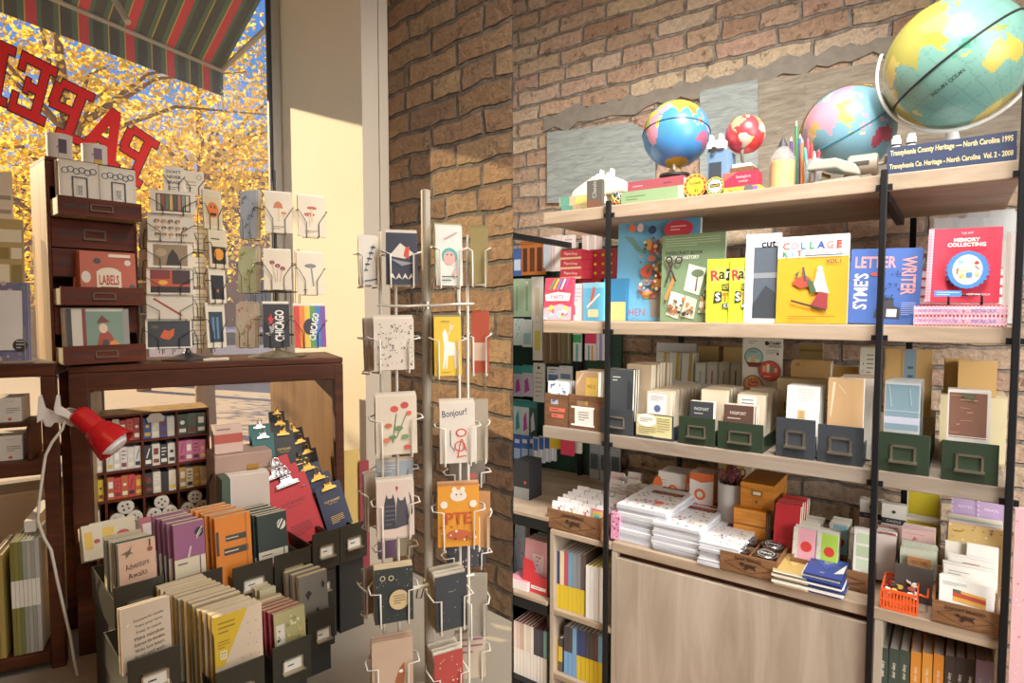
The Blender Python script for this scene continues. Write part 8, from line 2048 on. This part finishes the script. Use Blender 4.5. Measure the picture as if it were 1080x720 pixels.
spin(462, 505, 514, 577, -.055, -.12, 4, '#d98e1c', pte, 'orange card with a white bear face and flowers, right column', 'peach card behind the orange bear one, {} from the front', ['#c9865a', '#b8764a', '#d0a070'])
spin(474, 512, 490, 512, .05, .0, 3, '#5a5044', [('e', .65, .4, .1, .08, '#a83a2c')], 'dark brown card top showing above the orange bear card', 'brown card behind the dark brown top, {} from the front', ['#8a6a54', '#6a5a48'])
spin(504, 516, 522, 578, -.0, -.4, 2, '#c28a54', [], 'tan card turned sideways right of the orange bear card', 'plain tan card, {} right of the orange bear card')
spin(472, 513, 575, 600, .05, .1, 2, '#2a2830', [('dots', .05, .05, .95, .95, 26, .02, ['#c9c0b0', '#8a8078'])], 'black speckled card top below the orange bear card', 'black card, {} behind the speckled top')
spin(459, 494, 608, 664, -.055, .18, 6, '#23282c', [('dots', .1, .1, .9, .9, 8, .012, ['#b8b09a']), ('lines', .4, .68, .7, .72, 1, '#8a8470')], 'black starry notebook in a tilted stack, right column', 'pale edged notebook behind the black starry one, {} from the front', ['#c6bba4'], edge_step=.008)
spin(495, 513, 612, 672, -.01, -.35, 3, '#9a9080', [('dots', .05, .05, .95, .95, 18, .03, ['#77705f'])], 'grey card turned sideways right of the black starry notebook', 'grey card, {} right of the black starry notebook', ['#a39a88'])
spin(458, 490, 690, 746, -.055, .2, 6, '#a0342c', [('dots', .05, .05, .95, .95, 26, .025, ['#c9907a', '#e0c9b0'])], 'red patterned card at the bottom of the right column', 'cream card behind the red patterned one, {} from the front', cr, edge_step=.008)
spin(480, 512, 668, 716, .03, -.1, 2, '#b8a68e', [('lines', .1, .5, .9, .9, 3, '#8a4a6a')], 'beige card with plum lines behind the red patterned stack', 'plain beige card, {} behind the plum lined one')
# tall boards standing in the corner below the reveal
for i, (x0, x1, yt, c, lb) in enumerate([(361, 379, 475, '#b8974e', 'tall mustard board leaning in the corner by the clipboards'), (378, 388, 484, '#7a1a24', 'tall dark red board leaning behind the mustard one')]):
    pt_ = T.P(x0, yt, .14 + .012 * i); zt_ = pt_.z
    s0_ = T.S(x0, yt, .13)[0]; s1_ = T.S(x1, yt, .13)[0]
    m = MB(); m.box(0, s1_ - s0_, 0, .006, 0, zt_ - PLZ, c)
    at(m, 'board', T, s0_, .13 - .012 * i, PLZ, lb, 'board')

def leaf_mat(name, col):
    x = bpy.data.materials.new(name); x.use_nodes = True; nt = x.node_tree
    bs = nt.nodes['Principled BSDF']; bs.inputs['Roughness'].default_value = .6
    nz = node(nt, 'ShaderNodeTexNoise', i_Scale=2.5, i_Detail=2.0)
    tc = node(nt, 'ShaderNodeTexCoord'); nt.links.new(tc.outputs['Object'], nz.inputs['Vector'])
    r_ = ramp(nt, [(.35, col[0]), (.5, col[1]), (.65, col[2])]); nt.links.new(nz.outputs['Fac'], r_.inputs['Fac'])
    nt.links.new(r_.outputs['Color'], bs.inputs['Base Color'])
    tr = node(nt, 'ShaderNodeBsdfTranslucent'); nt.links.new(r_.outputs['Color'], tr.inputs['Color'])
    mx = node(nt, 'ShaderNodeMixShader'); mx.inputs['Fac'].default_value = .72
    nt.links.new(bs.outputs['BSDF'], mx.inputs[1]); nt.links.new(tr.outputs['BSDF'], mx.inputs[2])
    nt.links.new(mx.outputs['Shader'], nt.nodes['Material Output'].inputs['Surface'])
    NAMED[name] = x


leaf_mat('leaf_yellow', ('#fcc62a', '#ffd748', '#ffe676'))
leaf_mat('leaf_gold', ('#f2b42a', '#fcc83e', '#ffda60'))
plain('letter_red', '#f8141c', .6)


# ------------------------------------------------------------------ lettering on the pane
wl = bpy.data.objects.new('window_lettering', None); COL.objects.link(wl)
wl.location = WIN.W(0, .019); wl.rotation_euler = (0, 0, WIN.yaw)
tag(wl, 'large red slab serif shop lettering arched across the window, seen from inside', 'lettering')
plain('letter_edge', '#3a1208', .5)
GL = {  # mirrored glyphs in a unit cell, as lists of boxes (x0, z0, x1, z1)
 'P': [(.60, 0, .82, 1), (.42, 0, 1, .13), (.14, .86, 1, 1), (.0, .52, .22, .90), (.06, .44, .62, .58)],
 'E': [(.60, 0, .82, 1), (.0, .86, 1, 1), (.0, 0, 1, .14), (.0, .70, .16, .9), (.0, .1, .16, .32), (.30, .44, .62, .57), (.26, .38, .38, .63)],
 'R': [(.60, 0, .82, 1), (.42, 0, 1, .13), (.14, .86, 1, 1), (.0, .55, .22, .90), (.06, .46, .62, .60), (.08, .1, .28, .48), (-.06, 0, .34, .13)],
}
cells = [('R', (-22, 33), (17, 51), (6, 113)), ('E', (24, 54), (61, 73), (46, 133)), ('P', (61, 81), (100, 100), (81, 152)), ('A', (104, 104), (140, 130), (121, 178)), ('P', (137, 130), (168, 151), (147, 198))]
for i, (g, TL_, TR_, BR_) in enumerate(cells):
    tl_, tr__, br_ = [Vector(WIN.S(x, y, .019)) for x, y in (TL_, TR_, BR_)]
    ex_, ez_ = tr__ - tl_, tr__ - br_
    bl_ = tl_ - ez_
    b = MB()
    for lay, grow, mm in ((0, .035, 'letter_edge'), (1, 0, 'letter_red')):
        y = -.0015 - .0015 * lay
        if g == 'A':
            polys = [[(.0, 0), (.24, 0), (.60, 1), (.36, 1)], [(.40, 1), (.66, 1), (.98, 0), (.70, 0)], [(.2, .27), (.8, .27), (.75, .40), (.25, .40)], [(-.08, 0), (.36, 0), (.36, .12), (-.08, .12)], [(.58, 0), (1.08, 0), (1.08, .12), (.58, .12)]]
        else:
            polys = [[(x0, z0), (x1, z0), (x1, z1), (x0, z1)] for x0, z0, x1, z1 in GL[g]]
        for j, pl in enumerate(polys):
            cx = sum(p[0] for p in pl) / len(pl); cz = sum(p[1] for p in pl) / len(pl)
            pl = [(p[0] + (grow * (1 if p[0] > cx else -1)), p[1] + (grow * .7 * (1 if p[1] > cz else -1))) for p in pl]
            q = [bl_ + ex_ * p[0] + ez_ * p[1] for p in pl]
            b.add([(p.x, y - j * .00006, p.y) for p in q], [tuple(range(len(q)))], mm)
    b.build('letter', wl)

# ------------------------------------------------------------------ outside: awning, street, tree, houses
aR = ray(235, 73) * 3.6; aR.z += EYE
adir = Vector((-.41, -.91))
AW = 3.2
aL = aR + Vector((adir.x, adir.y, 0)) * AW
fac = lambda p: WIN.loc(p.xy)
def facade(p, z, dd=.14):
    s_, d_ = WIN.loc(p.xy); return WIN.W(s_ + .30 * min(1, d_ / 1.3), dd, z)
aw = empty('awning', (aR.x, aR.y, 0), 0, 'green black and red striped canvas awning above the window outside', 'awning')
stripes = ['#4a6a50', '#3a4038', '#4a6a50', '#d8323c', '#d8b03a', '#4a6a50', '#3a4038', '#d8b03a']
stripes = [mat(c, .8) for c in stripes]
b = MB()
widths = [.12, .26, .10, .24, .03, .14, .26, .03]
per = sum(widths)
i = 0; x = 0.0
off = Vector((aR.x, aR.y, 0))
while x < AW:
    wk = widths[i % 8] * .19
    p0 = aR.lerp(aL, x / AW); p1 = aR.lerp(aL, min(1, (x + wk) / AW))
    f0, f1 = facade(p0, 3.42 + .35), facade(p1, 3.42 + .35)
    b.add([tuple(p - off) for p in (p0, p1, f1, f0)], [(0, 1, 2, 3)], stripes[i % 8])
    dn = Vector((0, 0, -.16))
    b.add([tuple(p - off) for p in (p0, p1, p1 + dn, p0 + dn)], [(0, 1, 2, 3)], stripes[i % 8])
    x += wk; i += 1
b.build('canopy', aw)
b = MB(); dn = Vector((0, 0, -.012))
b.tube([tuple(aR - off + dn), tuple(aL - off + dn)], .012, '#b0a890', 8); b.build('front_bar', aw)
for k in (0, .28, .62):
    p = aR.lerp(aL, k); f = facade(p, 3.3); f2 = facade(p, 2.75)
    b = MB(); b.tube([tuple(p - off), tuple(f - off)], .016, '#b0a890', 8); b.tube([tuple((p * .55 + f * .45) - off), tuple(f2 - off)], .012, '#b0a890', 8); b.build('arm', aw)
struct(footprint('ground', [(-60, 3.3), (40, 3.3), (40, 60), (-60, 60)], -.2, -.1, mat('#cdb68e', .9)))
plain('bark', '#8a6a44', .9, var=.3, scale=20)


def tree(px, Y, zc, rad, nclump, nleaf, label, seed, m, size=.085, trunk=True, lean=.0):
    rn = random.Random(seed)
    r0 = ray(px, 360).xy; r0 = r0 * (Y / r0.y)
    t = empty('autumn_tree', (r0.x, r0.y, -.1), 0, label, 'tree', 'trees outside the window')
    b = MB(); br = MB()
    br.tube([(0, 0, 0), (lean * .3, 0, zc * .4), (lean, .1, zc * .8), (lean * 1.3, 0, zc + rad[2] * .6)],   .12, 'bark', 9, taper=[1.2, .9, .6, .2])
    vs, fs = [], []
    for c in range(nclump):
        while True:
            p = Vector((rn.uniform(-1, 1), rn.uniform(-1, 1), rn.uniform(-1, 1)))
            if p.length < 1: break
        p = Vector((p.x * rad[0], p.y * rad[1], p.z * rad[2] + zc))
        if c % 3 == 0:
            st = Vector((lean * .8, 0, max(.5, min(p.z - .5, zc * .9)))); md = st.lerp(p, .5) + Vector((0, 0, .25))
            br.tube([tuple(st), tuple(md), tuple(p)], .032, 'bark', 5, taper=[1, .6, .2])
        cr_ = rn.uniform(.25, .6)
        for l in range(nleaf):
            q = p + Vector((rn.gauss(0, cr_), rn.gauss(0, cr_), rn.gauss(0, cr_ * .7)))
            a = Vector((rn.uniform(-1, 1), rn.uniform(-1, 1), rn.uniform(-1, .4))).normalized() * size * rn.uniform(.7, 1.3)
            n_ = a.cross(Vector((rn.uniform(-1, 1), rn.uniform(-1, 1), rn.uniform(-1, 1)))).normalized() * size * .28
            o = len(vs)
            vs += [tuple(q), tuple(q + a * .5 + n_), tuple(q + a), tuple(q + a * .5 - n_)]
            fs.append((o, o + 1, o + 2, o + 3))
    b.add(vs, fs, m)
    b.build('crown', t); br.build('trunk', t)


tree(95, 6.5, 4.0, (2.3, 1.3, 2.0), 52, 140, 'yellow autumn tree nearest the window, trunk behind the red letters', 3, 'leaf_yellow', .08, lean=-.2)
tree(215, 8.5, 3.9, (1.9, 1.2, 1.9), 50, 140, 'yellow autumn tree right of the nearest one, beneath the awning end', 5, 'leaf_yellow', .08)
tree(-60, 7.5, 3.5, (2.2, 1.2, 2.2), 46, 120, 'golden autumn tree at the left behind the red letters', 8, 'leaf_gold', .085)
tree(150, 13, 4.0, (4.5, 1.2, 2.2), 46, 90, 'golden autumn tree further off across the street', 9, 'leaf_gold', .14)
bl = empty('brick_house', (-9.5, 17, -.1), 0, 'reddish brick house across the street beyond the trees', 'building')
b = MB(); b.box(-6, 4.0, 0, 6, 0, 4.4, '#8f5f4c'); b.build('wall', bl)
b = MB(); b.prism([(-6.4, 4.4), (4.4, 4.4), (3, 5.5), (-5, 5.5)], -.3, 6.3, '#7a4a42'); b.build('roof', bl)
for x in (-4.5, -2, .5, 2.6):
    b = MB(); b.box(x - .5, x + .5, -.06, -.001, 1.6, 3.2, '#5a6670'); b.build('window', bl)
def car(px, Y, c, label, yaw=0.0):
    r0 = ray(px, 360).xy; r0 = r0 * (Y / r0.y)
    t = empty('parked_car', (r0.x, r0.y, -.1), yaw, label, 'car')
    b = MB(); b.prism([(-2.1, .3), (2.1, .3), (2.1, .75), (1.5, .85), (.9, 1.3), (-1.2, 1.3), (-1.8, .9), (-2.1, .8)], -.8, .8, c); b.build('body', t, bev=.05)
    b = MB(); b.prism([(-1.1, .92), (.95, .92), (.72, 1.22), (-1.0, 1.22)], -.805, .805, '#4c565c'); b.build('side_window', t)
    for x in (-1.3, 1.3):
        for y in (-.82, .62):
            b = MB(); b.lathe([(.32, 0), (.32, .2), (.2, .21), (0, .21)], '#2a2a2a', 20); b.build('wheel', t, (x, y + .2, .32), (RAD(90), 0, 0))
car(262, 15.0, '#e9e7e2', 'white parked car seen through the window below the table', .1)
car(180, 27.0, '#c9ccd0', 'silver parked car far off below the console table', .1)
